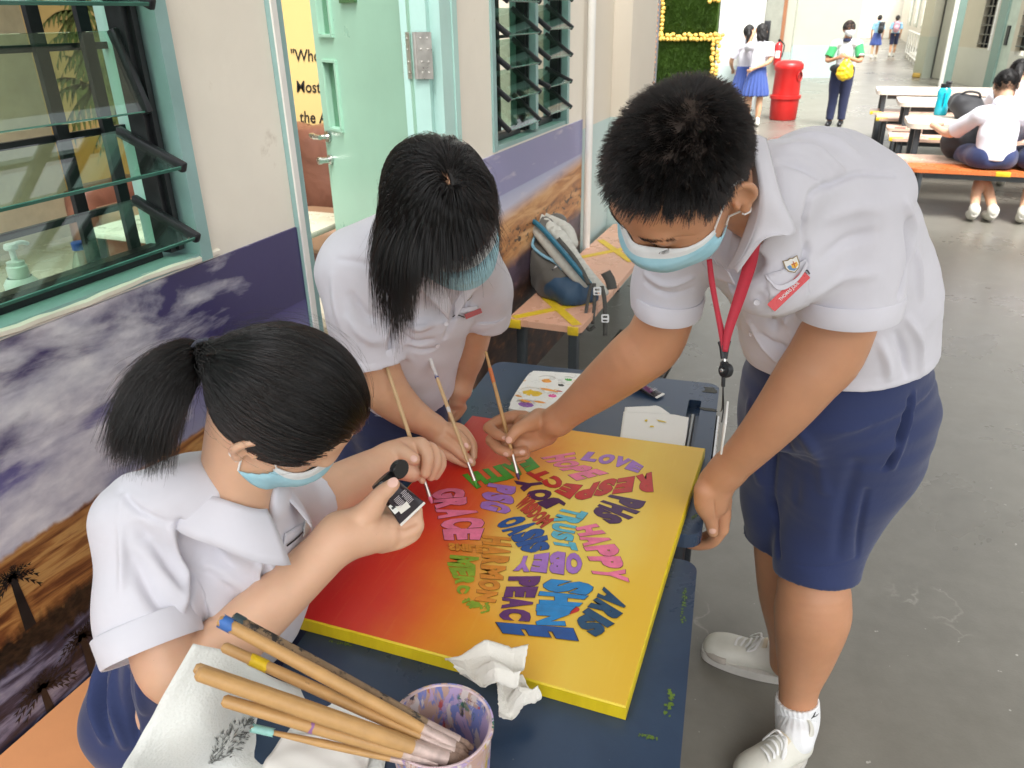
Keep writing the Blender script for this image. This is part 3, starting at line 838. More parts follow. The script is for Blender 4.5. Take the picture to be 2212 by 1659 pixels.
def cushion(name, c, d, m_, par, puff=0.03):
 bm = bmesh.new(); bmesh.ops.create_cube(bm, size=1.0)
 bmesh.ops.subdivide_edges(bm, edges=bm.edges[:], cuts=7, use_grid_fill=True)
 for v in bm.verts:
  x, y, z = v.co * 2
  k = np.array([x, y, z]); a = np.abs(k)
  q = k * (1 - 0.18 * np.array([max(a[1], a[2]) ** 6 * 0.5 + .0, max(a[0], a[2]) ** 6 * .5, max(a[0], a[1]) ** 6 * .5]) * 1.2)
  w = 1 + puff / min(d) * (1 - a[0] ** 2) * (1 - a[2] ** 2)
  v.co = Vector((c[0] + q[0] * d[0] / 2, c[1] + q[1] * d[1] / 2 * w, c[2] + q[2] * d[2] / 2))
 B = BASE[par.name]
 for v in bm.verts: v.co -= Vector(B)
 me = bpy.data.meshes.new(name); bm.to_mesh(me); bm.free(); me.polygons.foreach_set('use_smooth', [True] * len(me.polygons))
 return link(name, me, m_, par)
sx = ony(690, 350, 4.7)[0]
zt = ony(660, 290, 4.75)[2]
zs = ony(690, 462, 4.5)[2]
so = thing('sofa', 'brown wrinkled leather sofa seen through the open doorway', 'sofa', (sx, 4.5, 0))
for k in range(-2, 2):
 cushion('back_cushion', (sx + 0.25 + 0.72 * k, 4.72, (zt + zs) / 2 + .02), (0.74, 0.34, zt - zs + .12), M_lea, so)
 cushion('seat_cushion', (sx + 0.25 + 0.72 * k, 4.35, zs - 0.06), (0.73, 0.62, 0.20), M_khaki, so, .01)
MB().box((sx - .1, 4.4, (zs - .16) / 2 + .03), (2.9, 0.6, zs - .16), bev=.03).build('sofa_base', M_lea, so)
for k in (-1.6, 1.4): cushion('armrest', (sx - .1 + k, 4.4, (zs + .1) / 2), (0.24, 0.72, zs + .22), M_lea, so)
tb = thing('room_table', 'black-legged table inside the room behind the left window', 'table', (-2.75, 3.0, 0))
MB().box((-2.75, 3.0, 0.79), (1.1, 0.7, 0.03), bev=.006).build('tabletop', mat('pale_laminate', (0.45, 0.46, 0.38), 0.3), tb)
for sx_ in (-.48, .48):
 for sy in (-.3, .3): MB().bar((-2.75 + sx_, 3.0 + sy, 0.776), (-2.75 + sx_ * 1.08, 3.0 + sy * 1.1, 0.014), 0.035, 0.035).build('leg', M_black, tb)
MB().bar((-3.25, 3.0, 0.30), (-2.25, 3.0, 0.30), .03, .03).build('stretcher', M_black, tb)
ch = thing('plastic_chair', 'turquoise plastic chair with a slot in its back, inside the room', 'chair', (-2.55, 2.35, 0))
M_tq = mat('turquoise_plastic', (0.03, 0.26, 0.30), 0.35)
a0 = -0.25; ex = np.array([math.cos(a0), math.sin(a0), 0]); ey = np.array([-math.sin(a0), math.cos(a0), 0]); co = np.array([-2.55, 2.35, 0])
MB().plate(rrect(.44, .42, .08, x0=-.22, y0=-.21), [], co, ex, ey, (0, 0, 1), .45, .465).build('seat', M_tq, ch)
MB().plate(rrect(.44, .34, .10, x0=-.22, y0=0), [rrect(.16, .035, .016, x0=-.08, y0=.22)], co + np.array([0, 0, .53]) + ey * .22, ex, unit(np.array([0, 0, 1]) + ey * .2), ey, 0, .014).build('backrest', M_tq, ch)
for a, b_ in ((-.19, -.18), (.19, -.18), (-.19, .18), (.19, .18)):
 MB().tube([co + ex * a * .8 + ey * b_ * .8 + np.array([0, 0, .449]), co + ex * a * 1.1 + ey * b_ * 1.15 + np.array([0, 0, .012])], .011, 8).build('leg', M_black, ch)
MB().tube([co + ex * -.15 + ey * .19 + np.array([0, 0, .44]), co + ex * -.15 + ey * .232 + np.array([0, 0, .60])], .01, 8).build('back_support', M_black, ch)
MB().tube([co + ex * .15 + ey * .19 + np.array([0, 0, .44]), co + ex * .15 + ey * .232 + np.array([0, 0, .60])], .01, 8).build('back_support', M_black, ch)
MB().box((XW - 0.26, 0.1, 1.130), (0.28, 2.6, 0.03)).build('sill_ledge', mat('sill_tile', (0.40, 0.41, 0.33), 0.35), bld)
pb = onx(40, 590, XW - 0.24)
pb[2] = 1.146
pu = thing('pump_bottle', 'white pump dispenser bottle standing inside the left window', 'bottle', pb)
M_wpl = mat('white_plastic', (0.74, 0.76, 0.72), 0.3, 0, 0.04)
zk = onx(40, 512, pb[0])[2] - pb[2]
k_ = zk / 0.122
MB().lathe([(0.0, 0), (.030, 0), (.033, .004), (.033, .05 * k_), (.024, .060 * k_)], pb, 24, cap=False).build('bottle_body', M_wpl, pu, smooth=True)
MB().lathe([(.0, .060 * k_), (.020, .060 * k_), (.020, .078 * k_), (.017, .080 * k_), (.017, .086 * k_), (.006, .088 * k_), (.006, .105 * k_), (.0, .105 * k_)], pb, 20, cap=False).build('collar', M_wpl, pu, smooth=True)
top = pb + np.array([0, 0, .108 * k_])
h_ = MB().lathe([(0, 0), (.012, 0), (.014, .004), (.012, .012), (0, .014)], top - np.array([0, 0, .003]), 16, cap=False)
h_.tube(catmull([top + [0, 0, .006], top + [.004, .022, .007], top + [.006, .036, .001]]), [.005] * 8 + [.0045] * 8 + [.0035], 8)
h_.build('pump_head', M_wpl, pu, smooth=True)
wb = onx(180, 570, XW - 0.20); wb[2] = 1.146
wt = thing('water_bottle', 'clear water bottle with a blue cap inside the left window', 'bottle', wb)
zc = onx(176, 540, wb[0])[2] - wb[2]
MB().lathe([(0, 0), (.026, 0), (.029, .006), (.030, zc * .35), (.027, zc * .55), (.014, zc * .95), (.0125, zc), (0.0125, zc + .006)], wb, 24, cap=False).build('bottle_body', glass('clear_plastic', (.88, .95, .93), .08), wt, smooth=True)
MB().lathe([(0, zc + .003), (.0145, zc + .003), (.0145, zc + .018), (.013, zc + .020), (0, zc + .020)], wb, 24, cap=False).build('cap', mat('blue_cap', (0.02, 0.09, 0.42), 0.35), wt, smooth=True)
# - pillar at the end of the classroom and the walls beyond
def lower_teal(name, up, lo, zsplit):
 m, nt, b = _new(name); g = nd(nt, 'NewGeometry'); s = sep(nt, g.outputs['Position']); v = coords(nt)
 f = noise(nt, v, 1.3, 5)
 def vv(c): return ramp(nt, f, [(0.3, tuple(x * .95 for x in c)), (0.7, tuple(min(1, x * 1.04) for x in c))])
 k = ramp(nt, s[2], [(0.0, (1, 1, 1)), (0.5, (1, 1, 1))])
 st = mathn(nt, 'GREATER_THAN', s[2], zsplit)
 nt.links.new(mixc(nt, st, vv(lo), vv(up)), b.inputs['Base Color']); b.inputs['Roughness'].default_value = 0.5
 bump(nt, b, noise(nt, v, 60, 4), 0.15, 0.004)
 return m
M_pil = lower_teal('cream_over_pale_teal', (0.70, 0.64, 0.54), (0.50, 0.62, 0.60), ony(1300, 252, 5.0)[2])
px1 = ony(1363, 120, 5.0)[0]
tag(MB().box((XW - T - 0.34, 4.67, 1.7), (0.9, 0.648, 3.4)).build('pillar', M_pil), 'set-back cream pier beside the white drain pipe', 'pillar')
tag(MB().box(((px1 - 1.75) / 2 - .0, 5.35, 1.7), (px1 + 1.75, 0.7, 3.4), bev=.006).build('pillar', M_pil), 'broad cream pillar with pale teal lower half behind the backpack bench', 'pillar')
px2 = ony(1402, 100, 6.4)[0]
tag(MB().box((px2 - .25, 6.3, 1.7), (0.5, 0.5, 3.4), bev=.006).build('pillar', M_plaster), 'plain cream pillar just left of the boy leaning over the canvas', 'pillar')
tag(MB().box((-5.8, 2.4, 3.42), (3.4, 5.4, 0.16)).build('added_shade_roof', M_white), kind='structure')  # slab added out of view to dim the room behind the windows
tag(MB().box((0.90, 1.9, 3.62), (3.2, 7.4, 0.2)).build('added_shade_roof', mat('shade_roof_soffit', (0.72, 0.70, 0.66), .7, 0, .03)), kind='structure')  # slab added out of view to shade the near bay, leaving the corridor bright
# - the two desks, the canvas and what lies on them
def desk_mat():
 m, nt, b = _new('navy_desk_plastic'); v = coords(nt)
 f = noise(nt, v, 4, 6, 0.65, 0.3)
 c = ramp(nt, f, [(0.3, (0.016, 0.034, 0.070)), (0.7, (0.028, 0.055, 0.105))])
 p = noise(nt, v, 9, 6, 0.75)
 g = ramp(nt, p, [(0.66, (0, 0, 0)), (0.69, (0.35,) * 3)])
 c = mixc(nt, g, c, (0.05, 0.09, 0.06))
 sp = noise(nt, v, 60, 2)
 c = mixc(nt, ramp(nt, sp, [(0.76, (0, 0, 0)), (0.79, (1, 1, 1))]), c, (0.16, 0.19, 0.20))
 nt.links.new(c, b.inputs['Base Color'])
 nt.links.new(ramp(nt, f, [(0.3, (0.24,) * 3), (0.7, (0.38,) * 3)]), b.inputs['Roughness'])
 bump(nt, b, noise(nt, v, 200, 3), 0.05, 0.002)
 return m
M_desk = desk_mat()
M_leg = mat('dark_steel_leg', (0.022, 0.026, 0.032), 0.4, 0.4, 0.2, 20)
M_paintgreen = mat('dried_green_paint', (0.10, 0.17, 0.02), 0.5, 0, 0.3, 50, 0.3, 200)
ZT = 0.72
A_ = onz(1515, 1160, ZT); B_ = onz(1555, 830, ZT); L_ = onz(1066, 787, ZT)
ey1 = unit(B_ - A_); ex1 = np.array([ey1[1], -ey1[0], 0]); UZ = np.array([0, 0, 1.0])
wd = float((B_ - L_) @ ex1); dp = float(np.linalg.norm(B_ - A_))
o1 = A_ - ex1 * wd
d1 = thing('school_desk', 'navy desk under the far half of the canvas, with pencil groove and palette', 'desk', (o1 + ex1 * wd / 2 + ey1 * dp / 2) * [1, 1, 0])
def loc2(p): q = p - o1; return (float(q @ ex1), float(q @ ey1))
g0 = loc2(onz(1482, 862, ZT)); g1 = loc2(onz(1512, 862, ZT)); g2 = loc2(onz(1500, 990, ZT)); g3 = loc2(onz(1472, 985, ZT))
gx0, gx1_, gy0, gy1 = (g0[0] + g3[0]) / 2, (g1[0] + g2[0]) / 2, g3[1] - .05, g0[1]
outl = rrect(wd, dp, 0.035)
t1 = MB().plate(outl, [rrect(gx1_ - gx0, gy1 - gy0, 0.006, 2, gx0, gy0)], o1 * [1, 1, 0], ex1, ey1, UZ, ZT - 0.034, ZT).build('desktop', M_desk, d1)
b_ = o1 * [1, 1, 0] + ex1 * (gx0 + gx1_) / 2 + ey1 * (gy0 + gy1) / 2
MB().box(b_ + UZ * (ZT - .027), (gx1_ - gx0 + .004, gy1 - gy0 + .004, .006), np.stack([ex1, ey1, UZ], 1)).build('groove_bed', M_desk, d1)
MB().tube([b_ + UZ * (ZT - .017) - ey1 * .10, b_ + UZ * (ZT - .017) + ey1 * (gy1 - gy0) * .32], .0065, 12).build('groove_rod', mat('grey_rod', (0.30, 0.31, 0.31), 0.4, 0.5), d1, smooth=True)
for px, py, w_, h_ in ((1535, 843, .040, .035), (1530, 885, .048, .016)):
 p = onz(px, py, ZT)
 q = MB()
 for k in range(7):
  q.box(p + ey1 * (k - 3) * h_ / 7 + UZ * .0008 + ex1 * rng.normal(0, .003), (w_ * rng.uniform(.7, 1), h_ / 7 * .75, .0010), np.stack([ex1, ey1, UZ], 1))
 tag(q.build('tape_residue', mat('tape_residue', (0.09, 0.09, 0.08), 0.8), d1), kind='stuff')
for lx, ly in ((.05, .06), (wd - .05, .06), (.05, dp - .06), (wd - .05, dp - .06)):
 p = o1 * [1, 1, 0] + ex1 * lx + ey1 * ly
 MB().tube([p + UZ * (ZT - .034), p + UZ * .004], .019, 12).build('leg', M_leg, d1, smooth=True)
for ly in (.06, dp - .06):
 p = o1 * [1, 1, 0] + ey1 * ly + UZ * (ZT - .065)
 MB().bar(p + ex1 * .07, p + ex1 * (wd - .07), .025, .04).build('apron', M_leg, d1)
p = o1 * [1, 1, 0] + ex1 * (wd + .004) + UZ * (ZT - .05)
MB().tube([p + ey1 * .25, p + ey1 * (dp - .12)], .008, 10).build('side_rail', M_steel, d1, smooth=True)
A2 = onz(1497, 1214, ZT); B2 = onz(1455, 1659, ZT)
ey2 = unit(A2 - B2); ex2 = np.array([ey2[1], -ey2[0], 0])
wd2, dp2 = 0.66, 0.76
o2 = onz(1507, 1214, ZT) - ex2 * wd2 - ey2 * dp2
d2 = thing('school_desk', 'navy desk under the near half of the canvas, with the brush tub on it', 'desk', (o2 + ex2 * wd2 / 2 + ey2 * dp2 / 2) * [1, 1, 0])
MB().plate(rrect(wd2, dp2, 0.03), [], o2 * [1, 1, 0], ex2, ey2, UZ, ZT - 0.034, ZT).build('desktop', M_desk, d2)
for lx, ly in ((.05, .06), (wd2 - .05, .06), (.05, dp2 - .10), (wd2 - .045, dp2 - .10)):
 p = o2 * [1, 1, 0] + ex2 * lx + ey2 * ly
 MB().tube([p + UZ * (ZT - .034), p + UZ * .004], .019, 12).build('leg', M_leg, d2, smooth=True)
for ly in (.06, dp2 - .10):
 p = o2 * [1, 1, 0] + ey2 * ly + UZ * (ZT - .065)
 MB().bar(p + ex2 * .07, p + ex2 * (wd2 - .07), .025, .04).build('apron', M_leg, d2)
def smear(pts, w, par, m_, z=ZT):
 q = MB(); P = [onz(x, y, z + .0005) for x, y in pts]
 for k in range(40):
  t = rng.random() * (len(P) - 1); i = int(t); c = P[i] + (P[min(i + 1, len(P) - 1)] - P[i]) * (t - i) + np.append(rng.normal(0, w * .4, 2), 0)
  n = 6; r = w * rng.uniform(.15, .5); a = np.arange(n) / n * 6.28
  q.add(np.stack([c[0] + r * np.cos(a) * rng.uniform(.4, 1.2, n), c[1] + r * np.sin(a) * rng.uniform(.4, 1.6, n), np.full(n, c[2] + .00003 * k)], 1), [tuple(range(n))])
 return tag(q.build('paint_smear', m_, par, fixn=False, angle=None), kind='stuff')
smear([(1480, 1270), (1478, 1300), (1473, 1345)], .006, d2, M_paintgreen)
smear([(1450, 1490), (1443, 1545)], .008, d2, M_paintgreen)
smear([(1380, 1585), (1415, 1595)], .004, d2, M_paintgreen)
smear([(712, 1385), (760, 1395)], .004, d2, M_paintgreen)
smear([(1494, 1120), (1506, 1112)], .004, d1, M_paintgreen)
# ---- canvas
ZC = 0.748
K = [onz(1020, 897, ZC), onz(1524, 968, ZC), onz(1353, 1528, ZC), onz(622, 1328, ZC)]
exc = unit(unit(K[1] - K[0]) + unit(K[2] - K[3])); eyc = np.array([-exc[1], exc[0], 0])
oc = K[3]
cw, chh = float((K[2] - K[3]) @ exc), float((K[0] - K[3]) @ eyc)
cc = (K[0] + K[1] + K[2] + K[3]) / 4
cv_ = thing('painted_canvas', 'stretched canvas painted red to yellow with a heart of hand-lettered words', 'painting', (cc[0], cc[1], ZT))
def canvas_mat(side=False):
 m, nt, b = _new('canvas_edge_yellow' if side else 'canvas_paint'); g = nd(nt, 'NewGeometry')
 mp = nd(nt, 'Mapping', vector_type='TEXTURE'); mp.inputs['Location'].default_value = tuple(oc); mp.inputs['Rotation'].default_value = (0, 0, math.atan2(exc[1], exc[0])); mp.inputs['Scale'].default_value = (cw, chh, 1)
 nt.links.new(g.outputs['Position'], mp.inputs[0]); v = mp.outputs[0]; s = sep(nt, v); U, V = s[0], s[1]
 st = nd(nt, 'Mapping'); st.inputs['Scale'].default_value = (3.0, 14.0, 1); st.inputs['Rotation'].default_value = (0, 0, 0.2); nt.links.new(v, st.inputs[0])
 br = noise(nt, st.outputs[0], 3.0, 8, 0.7, 0.4)
 st2 = nd(nt, 'Mapping'); st2.inputs['Scale'].default_value = (30, 3, 1); nt.links.new(v, st2.inputs[0])
 br2 = noise(nt, st2.outputs[0], 2.0, 6, 0.65)
 if side:
  c = ramp(nt, br, [(0.3, (0.62, 0.45, 0.01)), (0.7, (0.80, 0.62, 0.02))])
 else:
  lowf = noise(nt, v, 3.2, 4)
  u = mathn(nt, 'ADD', U, mathn(nt, 'MULTIPLY', mathn(nt, 'SUBTRACT', lowf, 0.5), 0.30))
  u = mathn(nt, 'ADD', u, mathn(nt, 'MULTIPLY', mathn(nt, 'SUBTRACT', br, 0.5), 0.05))
  u = mathn(nt, 'ADD', u, mathn(nt, 'MULTIPLY', mathn(nt, 'SUBTRACT', V, 0.5), 0.04))
  c = ramp(nt, u, [(0.05, (0.58, 0.020, 0.018)), (0.20, (0.64, 0.038, 0.016)), (0.31, (0.68, 0.105, 0.014)), (0.42, (0.72, 0.20, 0.012)), (0.60, (0.74, 0.36, 0.016)), (0.80, (0.74, 0.50, 0.055)), (0.95, (0.72, 0.45, 0.035))])
  du = mathn(nt, 'SUBTRACT', U, 0.60); dv = mathn(nt, 'SUBTRACT', V, 0.50)
  rr = mathn(nt, 'SQRT', mathn(nt, 'ADD', mathn(nt, 'MULTIPLY', du, mathn(nt, 'MULTIPLY', du, 1.7)), mathn(nt, 'MULTIPLY', dv, mathn(nt, 'MULTIPLY', dv, 1.35))))
  rr = mathn(nt, 'ADD', rr, mathn(nt, 'MULTIPLY', mathn(nt, 'SUBTRACT', lowf, 0.5), 0.22))
  hal = ramp(nt, rr, [(0.20, (1, 1, 1)), (0.46, (0, 0, 0))])
  right = ramp(nt, U, [(0.30, (0, 0, 0)), (0.55, (0.85,) * 3)])
  c = mixc(nt, mathn(nt, 'MULTIPLY', hal, right), c, (0.76, 0.60, 0.12))
  c = mixc(nt, ramp(nt, br2, [(0.55, (0, 0, 0)), (0.85, (0.10,) * 3)]), c, (0.82, 0.60, 0.14), 'SCREEN')
 nt.links.new(c, b.inputs['Base Color']); b.inputs['Roughness'].default_value = 0.36
 tc = coords(nt)
 wv = mathn(nt, 'ADD', mathn(nt, 'MULTIPLY', br, 0.6), mathn(nt, 'MULTIPLY', noise(nt, tc, 500, 2), 0.25))
 bump(nt, b, wv, 0.18, 0.002)
 return m
M_cv, M_cve = canvas_mat(), canvas_mat(True)
q = MB(); n = 14
ring = []
for a, b_ in ((K[3], K[2]), (K[2], K[1]), (K[1], K[0]), (K[0], K[3])):
 for k in range(n):
  t = k / n; ring.append(a + (b_ - a) * t + unit(cc - (a + b_) / 2) * [1, 1, 0] * .0022 * math.sin(math.pi * t))
ring = np.array(ring); N = len(ring)
ins = ring + (cc - ring) / np.linalg.norm(cc - ring, axis=1, keepdims=True) * .003
zt_ = ins.copy(); zt_[:, 2] = ZC; zu = ring.copy(); zu[:, 2] = ZC - .0025; zb = ring.copy(); zb[:, 2] = ZT + .001
q.add(zt_, [tuple(range(N))])
sd = MB().add(np.concatenate([zt_, zu, zb]), [(i, i + N, (i + 1) % N + N, (i + 1) % N) for i in range(N)] + [(i + N, i + 2 * N, (i + 1) % N + 2 * N, (i + 1) % N + N) for i in range(N)])
q.build('painted_face', M_cv, cv_, angle=None)
sd.build('canvas_edge', M_cve, cv_, angle=40)
M_outline = mat('word_outline', (0.045, 0.020, 0.018), 0.5, 0, 0)
PCOL = dict(green=(0.055, 0.30, 0.018), pink=(0.74, 0.17, 0.30), lilac=(0.33, 0.15, 0.48), red=(0.48, 0.018, 0.018), plum=(0.055, 0.012, 0.075),
   purple=(0.10, 0.02, 0.13), blue=(0.008, 0.07, 0.27), cyan=(0.10, 0.42, 0.54), azure=(0.012, 0.20, 0.48), teal=(0.010, 0.06, 0.13), ora=(0.60, 0.22, 0.02), brick=(0.45, 0.05, 0.025), lime=(0.22, 0.34, 0.02))
PM = {}
def pmat(c):
 if c not in PM: PM[c] = mat('paint_' + c, PCOL[c], 0.38, 0, 0.16, 40, 0.10, 150)
 return PM[c]
LAY = [0.0]
def word(w, col, lo, hi, gap=0.10, col2=None, order=None, lay=0.0, outl=True):
 """letters of a word between its foot line and its head line, both drawn in pixels in reading order"""
 lo = catmull(np.array([onz(x, y, ZC) for x, y in lo]), 12) if len(lo) > 2 else np.array([onz(x, y, ZC) for x, y in lo])
 hi = catmull(np.array([onz(x, y, ZC) for x, y in hi]), 12) if len(hi) > 2 else np.array([onz(x, y, ZC) for x, y in hi])
 def samp(c, t):
  d = np.concatenate([[0], np.cumsum(np.linalg.norm(np.diff(c, axis=0), axis=1))]); d /= d[-1]
  return np.stack([np.interp(t, d, c[:, i]) for i in range(3)], -1)
 LAY[0] += .00008; lay = LAY[0]
 wts = np.array([{'I': .5, 'W': 1.35, 'M': 1.35}.get(ch, 1.0) for ch in w]); e = np.concatenate([[0], np.cumsum(wts)]) / wts.sum()
 for k, ch in enumerate(w):
  m_ = MB(); t0, t1 = e[k], e[k + 1]; g = (t1 - t0) * gap / 2; t0 += g; t1 -= g
  j = rng.normal(0, .03, 4)
  for mi, off, zz in ((1, 0.086, .0003), (0, 0.075, .0006)):
   if mi == 1 and not outl: continue
   v, f = glyph(ch, off); v0, _ = glyph(ch, 0.075)
   mn, mx = v0[:, :2].min(0), v0[:, :2].max(0)
   uv = (v[:, :2] - mn) / (mx - mn)
   if mi == 1:
    c0 = 0.5; uv = (uv - c0) * 1.0 + c0
   y = uv[:, 1]; x = uv[:, 0]
   y = y + j[0] * (x - .5) + .022 * np.sin(7 * x + k * 2.1) ; x = x + j[1] * (y - .5) + .022 * np.sin(8 * y + k * 1.3)
   tt = t0 + (t1 - t0) * x
   P = samp(lo, np.clip(tt, -.05, 1.05)) * (1 - y)[:, None] + samp(hi, np.clip(tt, -.05, 1.05)) * y[:, None]
   P[:, 2] = ZC + zz + lay
   m_.add(P, f, mi)
  m_.build('letter', [pmat(col2 if (col2 and k >= len(w) - 1) else col), M_outline], cv_, fixn=False, angle=None)
def W_(w, col, lo, hi, **k): word(w, col, lo, hi, **k)
W_('FAITH', 'green', [(1146, 987), (1115, 992), (1078, 1005), (1042, 1015), (997, 1026)], [(1167, 1008), (1133, 1023), (1102, 1036), (1065, 1042), (1029, 1056)], gap=.02)
W_('HOPE', 'pink', [(1167, 989), (1199, 1008), (1228, 1026), (1244, 1040)], [(1240, 976), (1250, 1000), (1287, 1012), (1314, 1024)], gap=.06)
W_('LOVE', 'lilac', [(1253, 994), (1280, 998), (1324, 1007), (1379, 1022)], [(1269, 976), (1298, 979), (1350, 988), (1392, 1008)], gap=.05)
W_('RESPECT', 'red', [(1408, 1020), (1350, 1033), (1319, 1034), (1277, 1045), (1232, 1048), (1204, 1030), (1168, 1013)], [(1414, 1063), (1358, 1063), (1290, 1072), (1251, 1081), (1209, 1069), (1167, 1042), (1136, 1022)], gap=.05)
W_('PHS', 'plum', [(1321, 1069), (1303, 1081), (1277, 1107)], [(1397, 1083), (1371, 1115), (1319, 1136)], gap=.05)
W_('JOY', 'plum', [(1225, 1089), (1190, 1064), (1163, 1035)], [(1198, 1109), (1148, 1080), (1110, 1038)], gap=.05)
W_('PSG', 'lilac', [(1057, 1044), (1043, 1068), (1035, 1098)], [(1115, 1052), (1111, 1081), (1097, 1113)], gap=.03)
W_('WISDOM', 'brick', [(1110, 1092), (1136, 1114), (1170, 1142)], [(1141, 1068), (1170, 1097), (1199, 1123)], gap=.05)
W_('TRUST', 'cyan', [(1219, 1095), (1201, 1115), (1191, 1141), (1193, 1163), (1201, 1185)], [(1271, 1108), (1246, 1138), (1241, 1155), (1240, 1170), (1249, 1191)], gap=.06)
W_('GRACE', 'pink', [(932, 1060), (942, 1104), (955, 1138), (958, 1168)], [(1002, 1052), (1013, 1089), (1047, 1127), (1034, 1168)], gap=.03)
W_('OASIS', 'blue', [(1068, 1131), (1097, 1158), (1120, 1183), (1140, 1197)], [(1120, 1113), (1157, 1131), (1180, 1157), (1188, 1188)], gap=.01)
W_('HAPPY', 'pink', [(1243, 1141), (1261, 1183), (1274, 1212), (1282, 1250)], [(1287, 1131), (1329, 1178), (1345, 1214), (1358, 1259)], gap=.04)
W_('OBEY', 'lilac', [(1259, 1198), (1206, 1193), (1167, 1199), (1118, 1204)], [(1257, 1241), (1204, 1241), (1167, 1238), (1106, 1234)], gap=.06)
W_('HARMON', 'ora', [(1042, 1157), (1042, 1199), (1036, 1251), (1026, 1299)], [(1103, 1162), (1102, 1199), (1086, 1251), (1070, 1304)], gap=.04)
W_('MERC', 'lime', [(971, 1199), (968, 1225), (982, 1256), (989, 1285)], [(1034, 1204), (1026, 1235), (1023, 1261), (1008, 1285)], gap=.05, outl=False)
W_('PEAC', 'purple', [(1102, 1246), (1091, 1276), (1083, 1315), (1078, 1340)], [(1170, 1246), (1157, 1282), (1148, 1313), (1147, 1345)], gap=.01)
W_('SHIN', 'azure', [(1180, 1251), (1167, 1284), (1159, 1322), (1159, 1352)], [(1286, 1261), (1272, 1290), (1226, 1330), (1222, 1355)], gap=.02)
W_('E', 'blue', [(1072, 1344), (1084, 1370)], [(1238, 1357), (1246, 1388)])
W_('ARIS', 'teal', [(1305, 1269), (1266, 1319), (1240, 1348)], [(1357, 1300), (1329, 1345), (1287, 1381)], gap=.03)
W_('SMILE', 'ora', [(968, 1174), (1042, 1180)], [(970, 1190), (1044, 1196)], gap=.05)
hp_ = []
for k in range(24):
 a = 2 * math.pi * k / 24; hp_.append((16 * math.sin(a) ** 3, 13 * math.cos(a) - 5 * math.cos(2 * a) - 2 * math.cos(3 * a) - math.cos(4 * a)))
hc_ = onz(1236, 1318, ZC)
MB().add([hc_ + exc * x * .0008 + eyc * y * .0008 + UZ * .001 for x, y in hp_], [tuple(range(24))[::-1]]).build('heart', pmat('red'), cv_, fixn=False, angle=None)
smear([(1005, 1300), (1060, 1318)], .012, cv_, pmat('lime'), ZC)
# ---- brushes
M_bamboo = mat('bamboo_handle', (0.50, 0.29, 0.11), 0.42, 0, 0.14, 25, 0.1, 120, wear=((0.22, 0.13, 0.07), 0.68, 30))
M_pale = mat('pale_wood_handle', (0.58, 0.40, 0.21), 0.45, 0, 0.10, 30, 0.1, 120, wear=((0.30, 0.18, 0.09), 0.70, 40))
M_ferr = mat('ferrule_metal', (0.60, 0.55, 0.50), 0.30, 0.9, 0.1, 60)
M_ferrw = mat('paint_stained_ferrule', (0.52, 0.40, 0.36), 0.45, 0.3, 0.25, 60)
M_brist = mat('bristles', (0.24, 0.16, 0.12), 0.7, 0, 0.3, 200)
def brush(label, a, b, r, m_, tipcol, ferr=0.040, tip=0.018, bands=(), group=None, fm=None, flatten=0.55, rend=None):
 """a is the handle's end, b the bristle tip"""
 a = np.array(a, float); b = np.array(b, float); d = unit(b - a); L = np.linalg.norm(b - a)
 t = thing('paint_brush', label, 'paintbrush', a, group)
 h1 = b - d * (ferr + tip)
 rend = rend or r * .75
 MB().tube([a, a + d * .004, a + (h1 - a) * .5, h1 - d * .03, h1], [rend * .6, rend, r * 1.05, r, r * .82], 12).build('handle', m_, t, smooth=True)
 side = unit(np.cross(d, VIEW))
 MB().tube([h1 - d * .002, h1 + d * ferr * .45, h1 + d * ferr], [r * .86, r * .9, r * 1.05], 12, flat=(np.cross(side, d), 1.0)).build('ferrule', fm or M_ferr, t, smooth=True)
 MB().tube([h1 + d * ferr, h1 + d * (ferr + tip * .5), b], [r * .98, r * 1.0, r * .45], 12, flat=(np.cross(side, d), flatten)).build('bristles', tipcol, t, smooth=True)
 for f0, f1, c in bands:
  u_ = unit(np.cross(d, UZ)); w_ = np.cross(d, u_); V = []
  for e_ in (f0, f1):
   for k in range(16):
    q_ = k / 16 * 6.283; V.append(a + (h1 - a) * (e_ + rng.normal(0, .006)) + (u_ * math.cos(q_) + w_ * math.sin(q_)) * r * 1.065)
  MB().add(V, [(k, (k + 1) % 16, 16 + (k + 1) % 16, 16 + k) for k in range(16)]).build('paint_band', c, t, smooth=True)
 return t
def tipz(x, y): return onz(x, y, ZC + .002)
def towards(x0, y0, tip, L):
 """point on the pixel's ray so that the brush is L long"""
 d = ray(x0, y0) / FPX; e = CP - tip; A = d @ d; Bq = 2 * d @ e; Cq = e @ e - L * L
 ds = Bq * Bq - 4 * A * Cq
 return CP + d * ((-Bq - math.sqrt(max(ds, 0))) / (2 * A))
BR = {}
